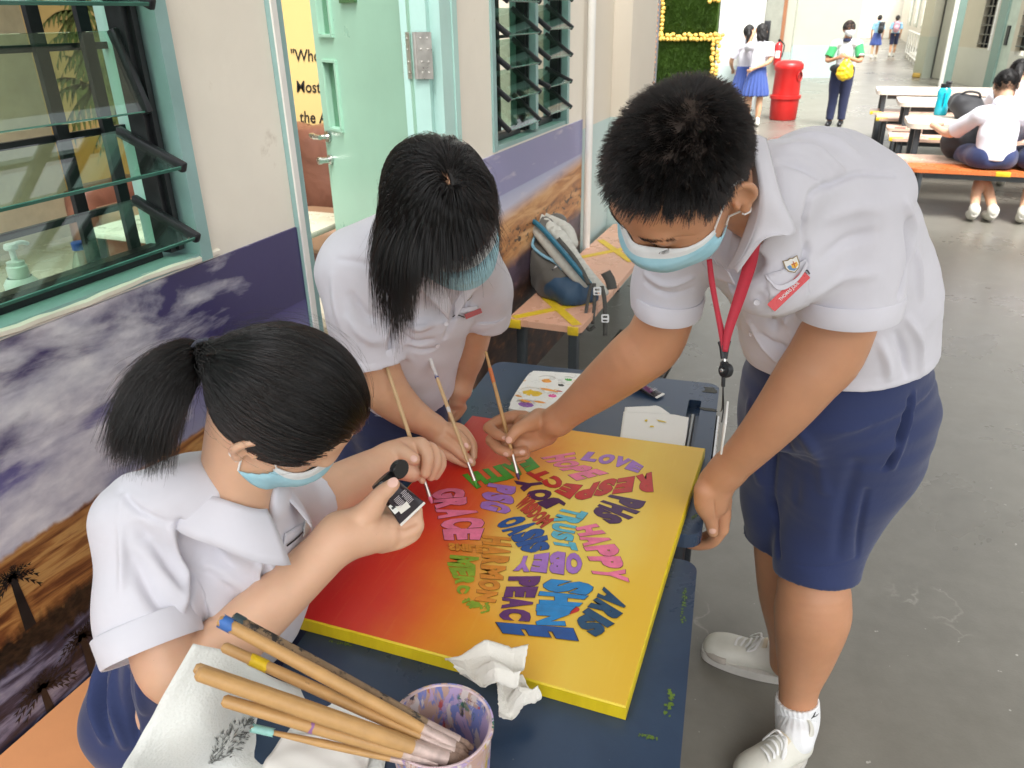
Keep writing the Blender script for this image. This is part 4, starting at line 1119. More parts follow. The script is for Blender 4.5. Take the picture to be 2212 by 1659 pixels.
for nm, lab, ex_, ey_, tx_, ty_, L, m_, col, bands in (
 ('lg', 'paintbrush with pink tip held by the girl with the ponytail', 812, 722, 933, 1087, .30, M_pale, 'pink', ()),
 ('cg', 'paintbrush with green tip held by the girl with bobbed hair', 918, 745, 1030, 1052, .30, M_pale, 'green', ((0.01, .26, 'w'), (.255, .275, 'b'), (.52, .565, 'w'))),
 ('boy', 'paintbrush with dark plum tip held by the boy', 1049, 758, 1121, 1036, .27, M_bamboo, 'plum', ((.16, .30, 'o'),))):
 tp = tipz(tx_, ty_); en = towards(ex_, ey_, tp, L); BR[nm] = (en, tp)
 bc = {'w': mat('white_dried_paint', (0.62, 0.60, 0.60), .5, 0, .15, 60), 'b': mat('blue_dried_paint', (0.03, 0.06, 0.3), .5), 'o': mat('orange_dried_paint', (0.60, 0.16, 0.04), .5, 0, .2, 60)}
 brush(lab, en, tp, .0042, m_, pmat(col), .042, .016, [(a, b, bc[c]) for a, b, c in bands])
# ---- the tub of brushes
zr = 0.872
rc = onz(952, 1565, zr); rim_r = abs(onz(1072, 1565, zr)[0] - onz(832, 1565, zr)[0]) / 2 * .98
def tub_mat():
 m, nt, b = _new('paint_smeared_tub'); v = coords(nt)
 c = None
 base = ramp(nt, noise(nt, v, 10, 4), [(0.3, (0.50, 0.33, 0.26)), (0.7, (0.62, 0.42, 0.36))])
 mp = nd(nt, 'Mapping'); mp.inputs['Scale'].default_value = (1, 1, 0.35); nt.links.new(v, mp.inputs[0])
 c = base
 for k, (col, th, sc_) in enumerate((((0.20, 0.24, 0.55), .58, 26), ((0.50, 0.10, 0.10), .66, 34), ((0.03, 0.16, 0.10), .69, 22), ((0.48, 0.36, 0.58), .60, 30), ((0.56, 0.42, 0.06), .70, 28), ((0.66, 0.58, 0.56), .62, 40), ((0.05, 0.05, 0.07), .71, 36))):
  mpk = nd(nt, 'Mapping'); mpk.inputs['Scale'].default_value = (1, 1, 0.45); mpk.inputs['Location'].default_value = (k * 3.1, k * 1.7, k); nt.links.new(v, mpk.inputs[0])
  f = noise(nt, mpk.outputs[0], sc_, 6, 0.62, 0.8); th -= .075
  c = mixc(nt, ramp(nt, f, [(th, (0, 0, 0)), (th + .03, (1, 1, 1))]), c, col)
 nt.links.new(c, b.inputs['Base Color']); b.inputs['Roughness'].default_value = 0.35
 bump(nt, b, noise(nt, v, 60, 5), 0.3, 0.002); return m
M_tub = tub_mat()
tub = thing('brush_tub', 'round plastic tub smeared inside and out with dried paint, holding bamboo brushes', 'tub', (rc[0], rc[1], ZT))
rb = rim_r * .86; hh = zr - ZT
prof = [(0, .001), (rb, .001), (rb + (rim_r - rb) * .5, hh * .5), (rim_r, hh - .006), (rim_r + .003, hh - .004), (rim_r + .003, hh), (rim_r - .0025, hh), (rim_r - .004, hh - .010), (rb - .004 + (rim_r - rb) * .4, hh * .4), (rb - .004, .006), (0, .006)]
MB().lathe(prof, (rc[0], rc[1], ZT), 48, cap=False).build('tub_wall', M_tub, tub, smooth=False, angle=50)
MB().lathe([(rim_r + .0005, hh + .0004), (rim_r - .001, hh + .0016), (rim_r - .0035, hh + .0004)], (rc[0], rc[1], ZT), 48, cap=False).build('rim', mat('tub_rim', (0.55, 0.42, 0.45), .35, 0, .35, 30), tub, smooth=True)
TB = [((502, 1332), .98, (1022, 1618), .0066, 'soot', 'topmost sooty-handled brush of the bundle in the tub'),
  ((472, 1338), .93, (1010, 1628), .0080, 'blue', 'bamboo brush with a blue dab at its end, second from top of the bundle'),
  ((480, 1396), .95, (1015, 1640), .0072, 'yellow', 'bamboo brush with a yellow paint band near its end'),
  ((420, 1442), .90, (1012, 1655), .0076, None, 'thick plain bamboo brush behind the lowest thick one'),
  ((424, 1452), .875, (1008, 1668), .0098, None, 'thickest plain bamboo brush reaching farthest left'),
  ((480, 1512), .90, (990, 1690), .0080, 'violet', 'bamboo brush with a small violet dab, second from the bottom of the bundle'),
  ((542, 1572), .93, (960, 1705), .0048, 'aqua', 'thin tapered brush with an aqua end at the bottom of the bundle')]
DAB = dict(blue=(0.04, 0.14, 0.42), yellow=(0.66, 0.46, 0.01), violet=(0.30, 0.14, 0.34), aqua=(0.25, 0.50, 0.46), soot=(0.04, 0.07, 0.08))
M_soot = mat('sooty_handle', (0.24, 0.16, 0.09), .6, 0, .3, 40, .3, 120, wear=((0.03, 0.025, 0.022), 0.52, 60))
for k, ((x, y), t_, (x2, y2), r, dab, lab) in enumerate(TB):
 a = at(x, y, t_); b = onz(x2, y2, zr - .022)
 q_ = b[:2] - rc[:2]; rq = np.hypot(*q_); b[:2] = rc[:2] + q_ / rq * min(rq, rim_r - .016)
 bands = []
 dm = mat('dab_' + dab, DAB[dab], .5, 0, .2, 60) if dab else None
 if dab == 'yellow': bands = [(.14, .22, dm)]
 elif dab == 'violet': bands = [(.47, .485, dm)]
 elif dab in ('blue', 'aqua', 'soot'): bands = [(.008, .06 if dab != 'aqua' else .16, dm)]
 brush(lab, a, b, r, M_soot if dab == 'soot' else M_bamboo, M_brist, .045, .022, bands, 'bamboo brushes standing in the tub', M_ferrw, .6, rend=r * .92 if dab != 'aqua' else r * .45)
# ---- papers
def paper_mat(name, col, tex=0.2, emb=420):
 m, nt, b = _new(name); v = coords(nt)
 f = noise(nt, v, 5, 4)
 nt.links.new(ramp(nt, f, [(0.3, tuple(c * .96 for c in col)), (0.7, col)]), b.inputs['Base Color']); b.inputs['Roughness'].default_value = 0.85
 b.inputs['Subsurface Weight'].default_value = 0.0
 w = nd(nt, 'TexVoronoi'); w.inputs['Scale'].default_value = emb; nt.links.new(v, w.inputs['Vector'])
 bump(nt, b, w.outputs['Distance'], tex, 0.002); return m
M_towel = paper_mat('paper_towel', (0.72, 0.74, 0.71), 0.35, 260)
M_sheet = mat('white_paper', (0.74, 0.72, 0.68), 0.6, 0, 0.03)
def proj_px(v):
 c = (np.asarray(v) - CP) @ CR
 return np.stack([_c[0] + FPX * c[:, 0] / c[:, 2], _c[1] + FPX * c[:, 1] / c[:, 2], c[:, 2]], -1)
def sheet(name, label, cat, P, m_, nx=24, ny=24, wav=0.0, seed=0, thick=0.0006):
 """P: grid rows of world points (coarse), refined to a smooth thin sheet"""
 P = np.array(P, float)
 rows = np.array([catmull(r, max(1, nx // (len(r) - 1))) for r in P])
 g = np.array([catmull(rows[:, i], max(1, ny // (len(P) - 1))) for i in range(rows.shape[1])]).transpose(1, 0, 2)
 a, b = g.shape[:2]; r = np.random.default_rng(seed)
 if wav:
  X, Y = np.meshgrid(np.linspace(0, 1, b), np.linspace(0, 1, a)); h = np.zeros((a, b))
  for _ in range(9):
   d = r.normal(0, 1, 2); h += np.sin((X * d[0] + Y * d[1]) * r.uniform(4, 13) + r.uniform(0, 6.3)) / 3
  g = g.copy(); g[..., 2] += np.maximum(h * wav + wav * .9, 0)
 q = MB(); f = [(i * b + j, i * b + j + 1, (i + 1) * b + j + 1, (i + 1) * b + j) for i in range(a - 1) for j in range(b - 1)]
 q.add(g.reshape(-1, 3), f)
 o = q.build(name, m_, None, smooth=True, angle=None)
 md = o.modifiers.new('thickness', 'SOLIDIFY'); md.thickness = thick; md.offset = 1
 return tag(o, label, cat)
zt1 = ZT + .002
sheet('paint_test_paper', 'white torn paper with yellow paint dabs on the far desk', 'paper',
  [[onz(1347, 890, zt1 + .004), onz(1400, 892, zt1 + .003), onz(1450, 896, zt1 + .004), onz(1488, 902, zt1 + .007)],
  [onz(1342, 925, zt1), onz(1390, 930, zt1 + .002), onz(1440, 935, zt1 + .001), onz(1483, 942, zt1 + .003)],
  [onz(1336, 975, zt1 - .001), onz(1386, 980, zt1 - .001), onz(1430, 985, zt1 - .001), onz(1474, 990, zt1 - .001)]], M_sheet, wav=.0006)
sheet('paint_test_paper', 'white paper flap with torn top under the yellow-dabbed sheet', 'paper',
  [[onz(1350, 880, zt1), onz(1400, 878, zt1), onz(1422, 878, zt1), onz(1446, 893, zt1)], [onz(1347, 900, zt1), onz(1395, 902, zt1), onz(1430, 903, zt1), onz(1450, 905, zt1)]], M_sheet, wav=.0003)
M_ydab = pmat('lime'); PCOL['ydab'] = (0.68, 0.50, 0.015); M_ydab = pmat('ydab')
def dab(x, y, z, w, h, rot, m_, name, label, cat):
 c = onz(x, y, z); n = 14; a = np.arange(n) / n * 2 * np.pi; r = rng.uniform(.7, 1.15, n)
 R = np.array([[math.cos(rot), -math.sin(rot)], [math.sin(rot), math.cos(rot)]]); p = np.stack([np.cos(a) * w * r, np.sin(a) * h * r], 1) @ R.T
 v = np.concatenate([np.concatenate([p, np.zeros((n, 1))], 1), np.concatenate([p * .6, np.full((n, 1), .0012)], 1)]) + c
 return MB().add(v, [(i, (i + 1) % n, (i + 1) % n + n, i + n) for i in range(n)] + [tuple(range(n, 2 * n))]).build(name, m_, None, smooth=True, angle=None)
for x, y, w, h, r, lb in ((1396, 908, .007, .004, 1.6, 'tall yellow paint dab nearest the left edge of the white paper'), (1408, 921, .006, .004, .3, 'small yellow paint dab lowest on the white paper'), (1430, 910, .016, .003, -.15, 'long thin yellow paint stroke at right on the white paper')):
 tag(dab(x, y, zt1 + .006, w, h, r, M_ydab, 'paint_dab', None, None), lb, 'paint', 'yellow dabs on the white test paper')
zt2 = ZT + .004
towel = sheet('paper_towel', 'large white paper towel under the brush handles with a grey leaf rubbing', 'paper towel',
  [[at(418, 1392, 1.015), at(500, 1412, 1.05), at(560, 1450, 1.10), onz(640, 1482, zt2), onz(760, 1510, zt2), onz(850, 1530, zt2)],
  [at(372, 1470, 1.00), at(480, 1500, 1.055), onz(570, 1520, zt2), onz(650, 1550, zt2), onz(750, 1580, zt2), onz(840, 1600, zt2)],
  [at(318, 1570, 1.00), at(440, 1590, 1.035), onz(540, 1610, zt2), onz(640, 1620, zt2), onz(740, 1640, zt2), onz(830, 1660, zt2)],
  [at(262, 1665, .97), onz(400, 1690, zt2 + .004), onz(520, 1700, zt2), onz(620, 1710, zt2), onz(720, 1710, zt2), onz(820, 1720, zt2)]], M_towel, 30, 24, wav=.0012, seed=3)
sheet('folded_tissue', 'folded white tissue lying on the towel beneath the lowest brushes', 'tissue',
  [[onz(612, 1592, zt2 + .006), onz(680, 1588, zt2 + .009), onz(760, 1605, zt2 + .008), onz(800, 1625, zt2 + .006)],
  [onz(570, 1655, zt2 + .006), onz(650, 1660, zt2 + .008), onz(740, 1670, zt2 + .008), onz(790, 1690, zt2 + .006)],
  [onz(560, 1700, zt2 + .006), onz(640, 1710, zt2 + .006), onz(740, 1720, zt2 + .006), onz(780, 1730, zt2 + .006)]], M_sheet, wav=.002, seed=5)
M_gprint = mat('grey_leaf_ink', (0.20, 0.21, 0.20), 0.8, 0, .4, 60)
lf = MB(); tv_ = np.array([v_.co[:] for v_ in towel.data.vertices]); tp2 = proj_px(tv_)
def on_towel(x, y):
 i = np.argsort((tp2[:, 0] - x) ** 2 + (tp2[:, 1] - y) ** 2)[:4]; return at(x, y, tp2[i, 2].mean() - .0035)
for k in range(190):
 t = rng.uniform(-1, 1); w = 26 * (1 - t * t) ** .7; s_ = rng.uniform(-1, 1); cxx, cyy = 500 + t * 46 + w * s_ * .7, 1600 - t * 48 + w * s_ * .75
 a = -.8 + .9 * s_ + rng.normal(0, .35); L = rng.uniform(4, 10); ww = rng.uniform(.6, 1.6); dx, dy = math.cos(a), math.sin(a)
 lf.add([on_towel(cxx - dx * L, cyy - dy * L), on_towel(cxx - dy * ww, cyy + dx * ww), on_towel(cxx + dx * L, cyy + dy * L), on_towel(cxx + dy * ww, cyy - dx * ww)], [(0, 1, 2, 3)])
tag(lf.build('leaf_rubbing', M_gprint, None, fixn=False, angle=None), 'grey leaf-shaped rubbing on the paper towel', 'print')
def crumple(label, pts, seed, m_):
 r = np.random.default_rng(seed); P = [np.array(p) for p in pts]
 c = sum(P) / len(P); n = 26; q = MB(); V = []
 for i in range(n):
  for j in range(n):
   u, v = i / (n - 1), j / (n - 1)
   p = (P[0] * (1 - u) + P[1] * u) * (1 - v) + (P[3] * (1 - u) + P[2] * u) * v
   h = 0
   for k in range(6):
    d = unit(r0[k][:2]); s_ = (u * d[0] + v * d[1]) * r0[k][2] * 2.3 + r0[k][3]
    h += abs(((s_ % 1) - .5)) * r0[k][4]
   V.append(p + UZ * h * .05 + np.array([r.normal(0, .0006), r.normal(0, .0006), 0]))
 V = np.array(V); V[:, 2] = np.maximum(V[:, 2], ZT + .003)
 q.add(V, [(i * n + j, (i + 1) * n + j, (i + 1) * n + j + 1, i * n + j + 1) for i in range(n - 1) for j in range(n - 1)])
 o = q.build('crumpled_tissue', m_, None, smooth=True, angle=22)
 md = o.modifiers.new('thickness', 'SOLIDIFY'); md.thickness = .0006
 return tag(o, label, 'tissue')
rr_ = np.random.default_rng(11); r0 = np.concatenate([rr_.normal(0, 1, (6, 2)), rr_.uniform(.3, .8, (6, 1)), rr_.uniform(0, 1, (6, 1)), rr_.uniform(.2, .7, (6, 1))], 1)
M_tis = paper_mat('tissue_paper', (0.76, 0.74, 0.68), 0.25, 500)
crumple('crumpled white tissue on the canvas corner behind the tub', [at(962, 1448, 1.225), at(1142, 1425, 1.235), at(1120, 1520, 1.16), at(1010, 1500, 1.16)], 1, M_tis)
crumple('torn tissue corner lying on the desk beside the tub', [onz(1075, 1500, ZT + .03), onz(1125, 1490, ZT + .02), onz(1172, 1540, ZT + .006), onz(1080, 1590, ZT + .006)], 2, M_tis)
# ---- palette
pl = [(1102, 884), (1104, 874), (1118, 850), (1140, 818), (1150, 811), (1163, 809), (1270, 817), (1276, 826), (1240, 880), (1225, 900), (1215, 905), (1108, 893)]
zp = ZT + .001
po = onz(1180, 860, zp)
pal = thing('paint_palette', 'white palette tray smeared with yellow, orange and purple paint', 'palette', po)
M_pal = mat('white_palette', (0.76, 0.75, 0.72), 0.3, 0, .04, 20, wear=((0.72, 0.42, 0.12), 0.60, 28))
P2 = catmull([(onz(x, y, zp) - po)[:2] for x, y in pl + [pl[0]]], 3)[:-1]
if np.cross(P2[1] - P2[0], P2[2] - P2[1]) < 0: P2 = P2[::-1]
wells = [((1182, 824), .026, .018), ((1150, 852), .036, .024), ((1136, 877), .028, .018), ((1228, 823), .014, .009), ((1212, 835), .012, .008), ((1193, 858), .016, .012)]
holes = []
for (x, y), a_, b2 in wells:
 c = onz(x, y, zp) - po; holes.append([(c[0] + a_ * math.cos(t), c[1] + b2 * math.sin(t)) for t in np.linspace(0, 2 * np.pi, 18, endpoint=False)])
MB().plate([tuple(p) for p in P2], holes, po, (1, 0, 0), (0, 1, 0), UZ, .008, .012).build('tray', M_pal, pal, angle=40)
MB().plate([tuple(p) for p in P2], [], po, (1, 0, 0), (0, 1, 0), UZ, 0, .0078).build('tray_base', M_pal, pal, angle=40)
PCOL.update(pyel=(0.72, 0.46, 0.01), porg=(0.72, 0.30, 0.04), ppur=(0.24, 0.07, 0.34), pgrn=(0.05, 0.42, 0.05), pblk=(0.03, 0.03, 0.03), ppnk=(0.75, 0.08, 0.32))
for k, (((x, y), a_, b2), col) in enumerate(zip(wells, ('porg', 'pyel', 'ppur', 'pgrn', 'pblk', 'ppnk'))):
 c = onz(x, y, zp + .008); n = 22; V = [c + UZ * .004]; r = np.random.default_rng(k)
 for ring_, f in ((1, .35), (2, .7), (3, .98)):
  for t in np.linspace(0, 2 * np.pi, n, endpoint=False):
   V.append(c + np.array([a_ * f * math.cos(t), b2 * f * math.sin(t), .0005 + (.0045 if ring_ < 3 else 0) * (0.6 + r.uniform(0, .8))]))
 F = [(0, 1 + i, 1 + (i + 1) % n) for i in range(n)] + [(1 + g_ * n + i, 1 + (g_ + 1) * n + i, 1 + (g_ + 1) * n + (i + 1) % n, 1 + g_ * n + (i + 1) % n) for g_ in (0, 1) for i in range(n)]
 if col in ('porg',): V = [c + UZ * .001 + (np.array(v) - c) * [.7, .7, 1] + np.array([0, -.006, 0]) for v in V]
 MB().add(V, F).build('paint_well', pmat(col), pal, smooth=True, angle=None)
for (x, y), col, a_, b2 in (((1185, 842), 'porg', .03, .008), ((1135, 866), 'porg', .022, .007), ((1165, 868), 'porg', .018, .006), ((1120, 855), 'porg', .012, .006), ((1208, 845), 'brick', .010, .004)):
 o = dab(x, y, zp + .0122, a_, b2, rng.uniform(-.2, .5), pmat(col), 'paint_smear', None, None)
 me = o.data
 for v_ in me.vertices: v_.co = v_.co - Vector(po)
 o.parent = pal; BASE[o.name] = BASE[pal.name]
# ---- purple paint tube on the desk, and the tube in the girl's hand
M_tube = mat('black_tube_gloss', (0.018, 0.012, 0.018), 0.25, 0, .1, 20)
M_cap = mat('black_cap', (0.010, 0.010, 0.011), 0.22, 0, 0)
M_crimp = mat('white_crimp', (0.72, 0.70, 0.66), 0.4, 0, .05)
M_print = mat('white_tube_print', (0.55, 0.50, 0.52), 0.5, 0, 0)
def paint_tube(label, neck, tail, nrm, r, w, capbits):
 neck = np.array(neck, float); tail = np.array(tail, float); d = unit(tail - neck); L = np.linalg.norm(tail - neck); n_ = unit(np.array(nrm) - d * (d @ np.array(nrm))); s_ = np.cross(n_, d)
 t = thing('paint_tube', label, 'paint tube', (neck + tail) / 2)
 V = []; N = 24; ks = np.linspace(0, 1, 9)
 for f in ks:
  ww = r + (w - r) * f ** 1.2; hh_ = max(r * (1 - f ** 1.4), .0012)
  for a in np.linspace(0, 2 * np.pi, N, endpoint=False): V.append(neck + d * L * f * .93 + s_ * ww * math.cos(a) + n_ * hh_ * math.sin(a))
 F = [(i * N + j, i * N + (j + 1) % N, (i + 1) * N + (j + 1) % N, (i + 1) * N + j) for i in range(8) for j in range(N)] + [tuple(range(N))[::-1], tuple(range(8 * N, 9 * N))]
 MB().add(V, F).build('tube_body', M_tube, t, smooth=True, angle=50)
 MB().box(neck + d * L * .965, (w * 2.02, L * .075, .0030), np.stack([s_, d, n_], 1), bev=.0008).build('crimp', M_crimp, t)
 Rm = np.stack([s_, n_, -d], 1)
 MB().lathe([(0, -.002), (r * 1.02, -.002), (r * 1.04, .002), (r * 1.02, .020), (r * .95, .022), (0, .022)], neck, 28, Rm, cap=False).build('cap', M_cap, t, smooth=True, angle=40)
 return t, d, n_, s_, L
# ---- lower left: bench with the seated girl; pink bench by the wall
M_org = mat('orange_bench_paint', (0.60, 0.27, 0.12), 0.36, 0, .07, 5, .08, 60, wear=((0.50, 0.20, 0.09), .70, 30))
M_pinkb = mat('peach_bench_laminate', (0.66, 0.37, 0.25), 0.28, 0, .06, 5, .06, 60)
M_tape = mat('yellow_tape', (0.66, 0.46, 0.02), 0.45, 0, .12, 40, .2, 120)
M_rail = mat('grey_frame_paint', (0.045, 0.052, 0.058), 0.4, 0.2, .15, 20)
def bench(label, x0, x1, y0, y1, z, m_, group=None, legs=True, r=.03):
 t = thing('bench', label, 'bench', ((x0 + x1) / 2, (y0 + y1) / 2, 0), group)
 MB().plate(rrect(x1 - x0, y1 - y0, r), [], (x0, y0, 0), (1, 0, 0), (0, 1, 0), UZ, z - .03, z).build('seat', m_, t, angle=40)
 long_y = (y1 - y0) > (x1 - x0)
 ends = (y0 + .06, y1 - .06) if long_y else (x0 + .10, x1 - .10)
 for e in ends:
  for s_ in (.05, -.05):
   p = np.array([(x0 + .05) if s_ > 0 else (x1 - .05), e, 0]) if long_y else np.array([e, (y0 + .05) if s_ > 0 else (y1 - .05), 0])
   MB().box(p + UZ * (z - .03) / 2 + UZ * .002, (.042, .042, z - .036), bev=.004).build('leg', M_rail, t)
 for s_ in (0, 1):
  if long_y: MB().box(((x0 + .05) if s_ == 0 else (x1 - .05), (y0 + y1) / 2, z - .056), (.03, y1 - y0 - .17, .045)).build('side_rail', M_rail, t)
  else: MB().box(((x0 + x1) / 2, (y0 + .05) if s_ == 0 else (y1 - .05), z - .056), (x1 - x0 - .25, .03, .045)).build('side_rail', M_rail, t)
 return t
bn1 = bench('orange bench along the mural under the seated girl', -1.300, -0.955, -1.2, 1.62, .45, M_org)
bn2 = bench('peach bench with yellow tape crosses under the grey backpack', -1.268, -0.915, 3.085, 4.985, .45, M_pinkb)
def tape(par, a, b, w=.045, z=.4505, wrapend=None):
 a = np.array([*a, z]); b = np.array([*b, z]); d = unit(b - a); e = np.cross(UZ, d) * w / 2
 MB().add([a - e, a + e, b + e, b - e, a - e + UZ * .0008, a + e + UZ * .0008, b + e + UZ * .0008, b - e + UZ * .0008], [(4, 7, 6, 5), (0, 1, 5, 4), (1, 2, 6, 5), (2, 3, 7, 6), (3, 0, 4, 7)]).build('tape_strip', M_tape, par, angle=None)
tape(bn2, (-1.245, 3.11), (-.98, 3.42)); tape(bn2, (-.94, 3.11), (-1.20, 3.42), z=.4515)
tape(bn2, (-1.24, 4.15), (-.945, 4.55)); tape(bn2, (-.945, 4.15), (-1.24, 4.55), z=.4515)
MB().box((-1.235, 3.080, .432), (.07, .012, .042), bev=.003).build('tape_strip', M_tape, bn2)
MB().box((-.95, 3.080, .432), (.05, .012, .040), bev=.003).build('tape_strip', M_tape, bn2)
from mathutils.bvhtree import BVHTree
# - people in the foreground
M_skin_l = skin_mat('skin_light', (0.70, 0.43, 0.285))
M_skin_c = skin_mat('skin_warm', (0.64, 0.37, 0.225))
M_skin_b = skin_mat('skin_tan', (0.53, 0.265, 0.145))
M_nail_l = mat('nail_light', (0.80, 0.52, 0.44), 0.2, 0, .04)
M_nail_b = mat('nail_tan', (0.72, 0.43, 0.33), 0.2, 0, .04)
M_shirt = cloth_mat('white_shirt_cotton', (0.62, 0.615, 0.675), 0.8, 1600, 0.34, 11)
M_shirt_d = cloth_mat('white_shirt_trim', (0.63, 0.625, 0.685), 0.8, 1600, 0.15, 22)
M_navy = cloth_mat('navy_twill', (0.017, 0.030, 0.105), 0.85, 1500, 0.35, 12, 0.2)
M_hair = hair_mat('black_hair', (0.0045, 0.0035, 0.0035), 0.19)
M_hairb = hair_mat('brown_black_hair', (0.005, 0.0035, 0.003), 0.36)
M_cap_h = mat('hair_mass', (0.007, 0.006, 0.006), 0.6, 0, 0.2, 60)
M_thread = mat('white_elastic', (0.78, 0.78, 0.77), 0.7, 0, .03)
M_button = mat('shirt_button', (0.70, 0.69, 0.74), 0.25, 0, .03)
M_shoe = mat('white_leather', (0.66, 0.65, 0.58), 0.45, 0, .07, 14, .15, 120)
M_sole = mat('shoe_sole', (0.60, 0.58, 0.54), 0.55, 0, .10, 20, .15, 60)
M_suede = mat('grey_suede', (0.42, 0.38, 0.33), 0.85, 0, .12, 30, .2, 200)
M_sock = cloth_mat('white_sock', (0.76, 0.77, 0.78), 0.9, 900, .3, 40)
def mask_mat():
 m, nt, b = _new('surgical_mask'); v = coords(nt)
 f = noise(nt, v, 30, 4)
 nt.links.new(ramp(nt, f, [(0.3, (0.30, 0.57, 0.68)), (0.7, (0.40, 0.67, 0.77))]), b.inputs['Base Color']); b.inputs['Roughness'].default_value = 0.75
 bump(nt, b, mathn(nt, 'ADD', noise(nt, v, 40, 5), mathn(nt, 'MULTIPLY', noise(nt, v, 900, 1), .2)), 0.25, 0.002); return m
M_mask = mask_mat()
M_maskw = mat('mask_white_edge', (0.72, 0.75, 0.76), 0.7, 0, .04, 60)
class Head:
 """frame of a head: c centre of the skull, f where the face points, u crown, l the head's own left"""
 def __init__(s, c, f, u, sc_=1.0):
  s.c = np.array(c, float); s.f = unit(f); s.u = unit(np.array(u) - s.f * (np.array(u) @ s.f)); s.l = np.cross(s.u, s.f); s.s = sc_
 def p(s, l, f, u): return s.c + s.s * (s.l * l + s.f * f + s.u * u)
 def loc(s, v): q = (np.asarray(v) - s.c) / s.s; return np.stack([q @ s.l, q @ s.f, q @ s.u], -1)
 def add(s, B, fat=1.0):
  S = s.s; ax = (s.l, s.f, s.u)
  B.ell(s.p(0, -.006, .020), ax, (.077 * S, .095 * S, .092 * S), 0)
  B.ell(s.p(0, .030, -.020), ax, (.066 * S, .062 * S, .085 * S), .03 * S)      # face
  B.ell(s.p(0, .045, -.072), ax, (.050 * S * fat, .048 * S, .045 * S), .03 * S)   # jaw
  for g in (-1, 1):
   B.ell(s.p(g * .040 * fat, .052, -.045), ax, (.030 * S * fat, .030 * S, .034 * S), .022 * S)   # cheeks
   B.ell(s.p(g * .031, .091, .000), ax, (.018 * S, .009 * S, .010 * S), .014 * S, 's')  # eye sockets
   B.ell(s.p(g * .031, .0785, -.001), ax, (.0145 * S, .0115 * S, .0115 * S), .005 * S)   # lids
   B.ell(s.p(g * .030, .083, .017), ax, (.020 * S, .008 * S, .007 * S), .018 * S)       # brow
   e = s.p(g * .082, -.020, -.010); o = unit(s.l * g * .85 + s.f * .52);
   B.ell(e, (o, s.u, np.cross(o, s.u)), (.009 * S, .028 * S, .017 * S), .006 * S)
   B.ell(s.p(g * .0890, -.016, -.005), (o, s.u, np.cross(o, s.u)), (.007 * S, .019 * S, .010 * S), .004 * S, 's')
   B.ell(s.p(g * .081, -.012, -.037), ax, (.008 * S, .008 * S, .010 * S), .006 * S)
   B.ell(s.p(g * .0825, -.003, -.013), ax, (.005 * S, .005 * S, .009 * S), .003 * S)
  B.seg(s.p(0, .088, .006), s.p(0, .099, -.030), .0085 * S, .0120 * S, .014 * S)            # nose
  for g in (-1, 1): B.ell(s.p(g * .012, .092, -.034), ax, (.009 * S, .010 * S, .008 * S), .008 * S)
  B.ell(s.p(0, .090, -.061), ax, (.024 * S, .009 * S, .007 * S), .006 * S)                   # lips
  B.ell(s.p(0, .088, -.072), ax, (.020 * S, .009 * S, .007 * S), .005 * S)
 def mask(s, parent, fat=1.0, below=0.0, skin=None):
  """pleated mask over nose and chin with ear loops"""
  S = s.s; nu, nv = 25, 15; V = [];
  for j in range(nv):
   v = j / (nv - 1);
   for i in range(nu):
    w = 2 * i / (nu - 1) - 1; a = abs(w)
    lx = .079 * fat * math.sin(w * 1.40) / math.sin(1.40) * (1 - .10 * v * v)
    uu = (-.012 + .012 * (1 - a) ** 2 - .004 * a) * (1 - v) + (-.106 - below + .040 * a ** 1.8) * v
    ff = .118 - .102 * (1 - math.cos(w * 1.40)) + .010 * math.sin(math.pi * v) - .020 * v * v
    if v < .2: ff -= .012 * min(1, a * 2.5) * (1 - v / .2) * (1 - a)
    pl = .0020 * math.sin(v * math.pi * 6.5) * (1 - a ** 4)
    V.append(s.p(lx, ff + pl, uu))
  V = np.array(V); F = [(j * nu + i, j * nu + i + 1, (j + 1) * nu + i + 1, (j + 1) * nu + i) for j in range(nv - 1) for i in range(nu - 1)]
  if skin is not None:
   sv_, sq_ = skin; near = np.where(np.linalg.norm(sv_ - s.c, axis=1) < .17 * S)[0]; ok = np.zeros(len(sv_), bool); ok[near] = True; rm = np.cumsum(ok) - 1
   ff_ = sq_[ok[sq_].all(1)]; bv = BVHTree.FromPolygons(sv_[near].tolist(), rm[ff_].tolist())
   def hug(p, off):
    h_, n_, _, d_ = bv.find_nearest(Vector(p)); n_ = np.array(n_); h_ = np.array(h_)
    if n_ @ (h_ - s.p(0, .0, -.02)) < 0: n_ = -n_
    return h_ + n_ * off
   for j in range(nv):
    for i in range(nu):
     e_ = max(1 - j / 3.0, 1 - i / 3.5, 1 - (nu - 1 - i) / 3.5, .8 - (nv - 1 - j) / 3.0, 0); k_ = j * nu + i; hp = hug(V[k_], .0032);
     V[k_] = V[k_] * (1 - e_) + hp * e_
     if e_ < 1:
      o_ = V[k_] - hp
      if o_ @ (hp - s.p(0, 0, -.04)) < 0: V[k_] = hp
   G = V.reshape(nv, nu, 3)
   for _ in range(3):
    A_ = G.copy(); A_[1:-1, 1:-1] = .5 * G[1:-1, 1:-1] + .125 * (G[:-2, 1:-1] + G[2:, 1:-1] + G[1:-1, :-2] + G[1:-1, 2:]); A_[0, 1:-1] = .5 * G[0, 1:-1] + .25 * (G[0, :-2] + G[0, 2:]); A_[-1, 1:-1] = .5 * G[-1, 1:-1] + .25 * (G[-1, :-2] + G[-1, 2:]); G = A_
   V = G.reshape(-1, 3)
   for j in range(1, nv - 2): V[j * nu:(j + 1) * nu] += s.u * (.0011 * math.cos(j * 1.7)) * S + s.f * (.0011 * math.sin(j * 2.2)) * S
  mi = [1 if (q // (nu - 1)) < 2 else 0 for q in range(len(F))]
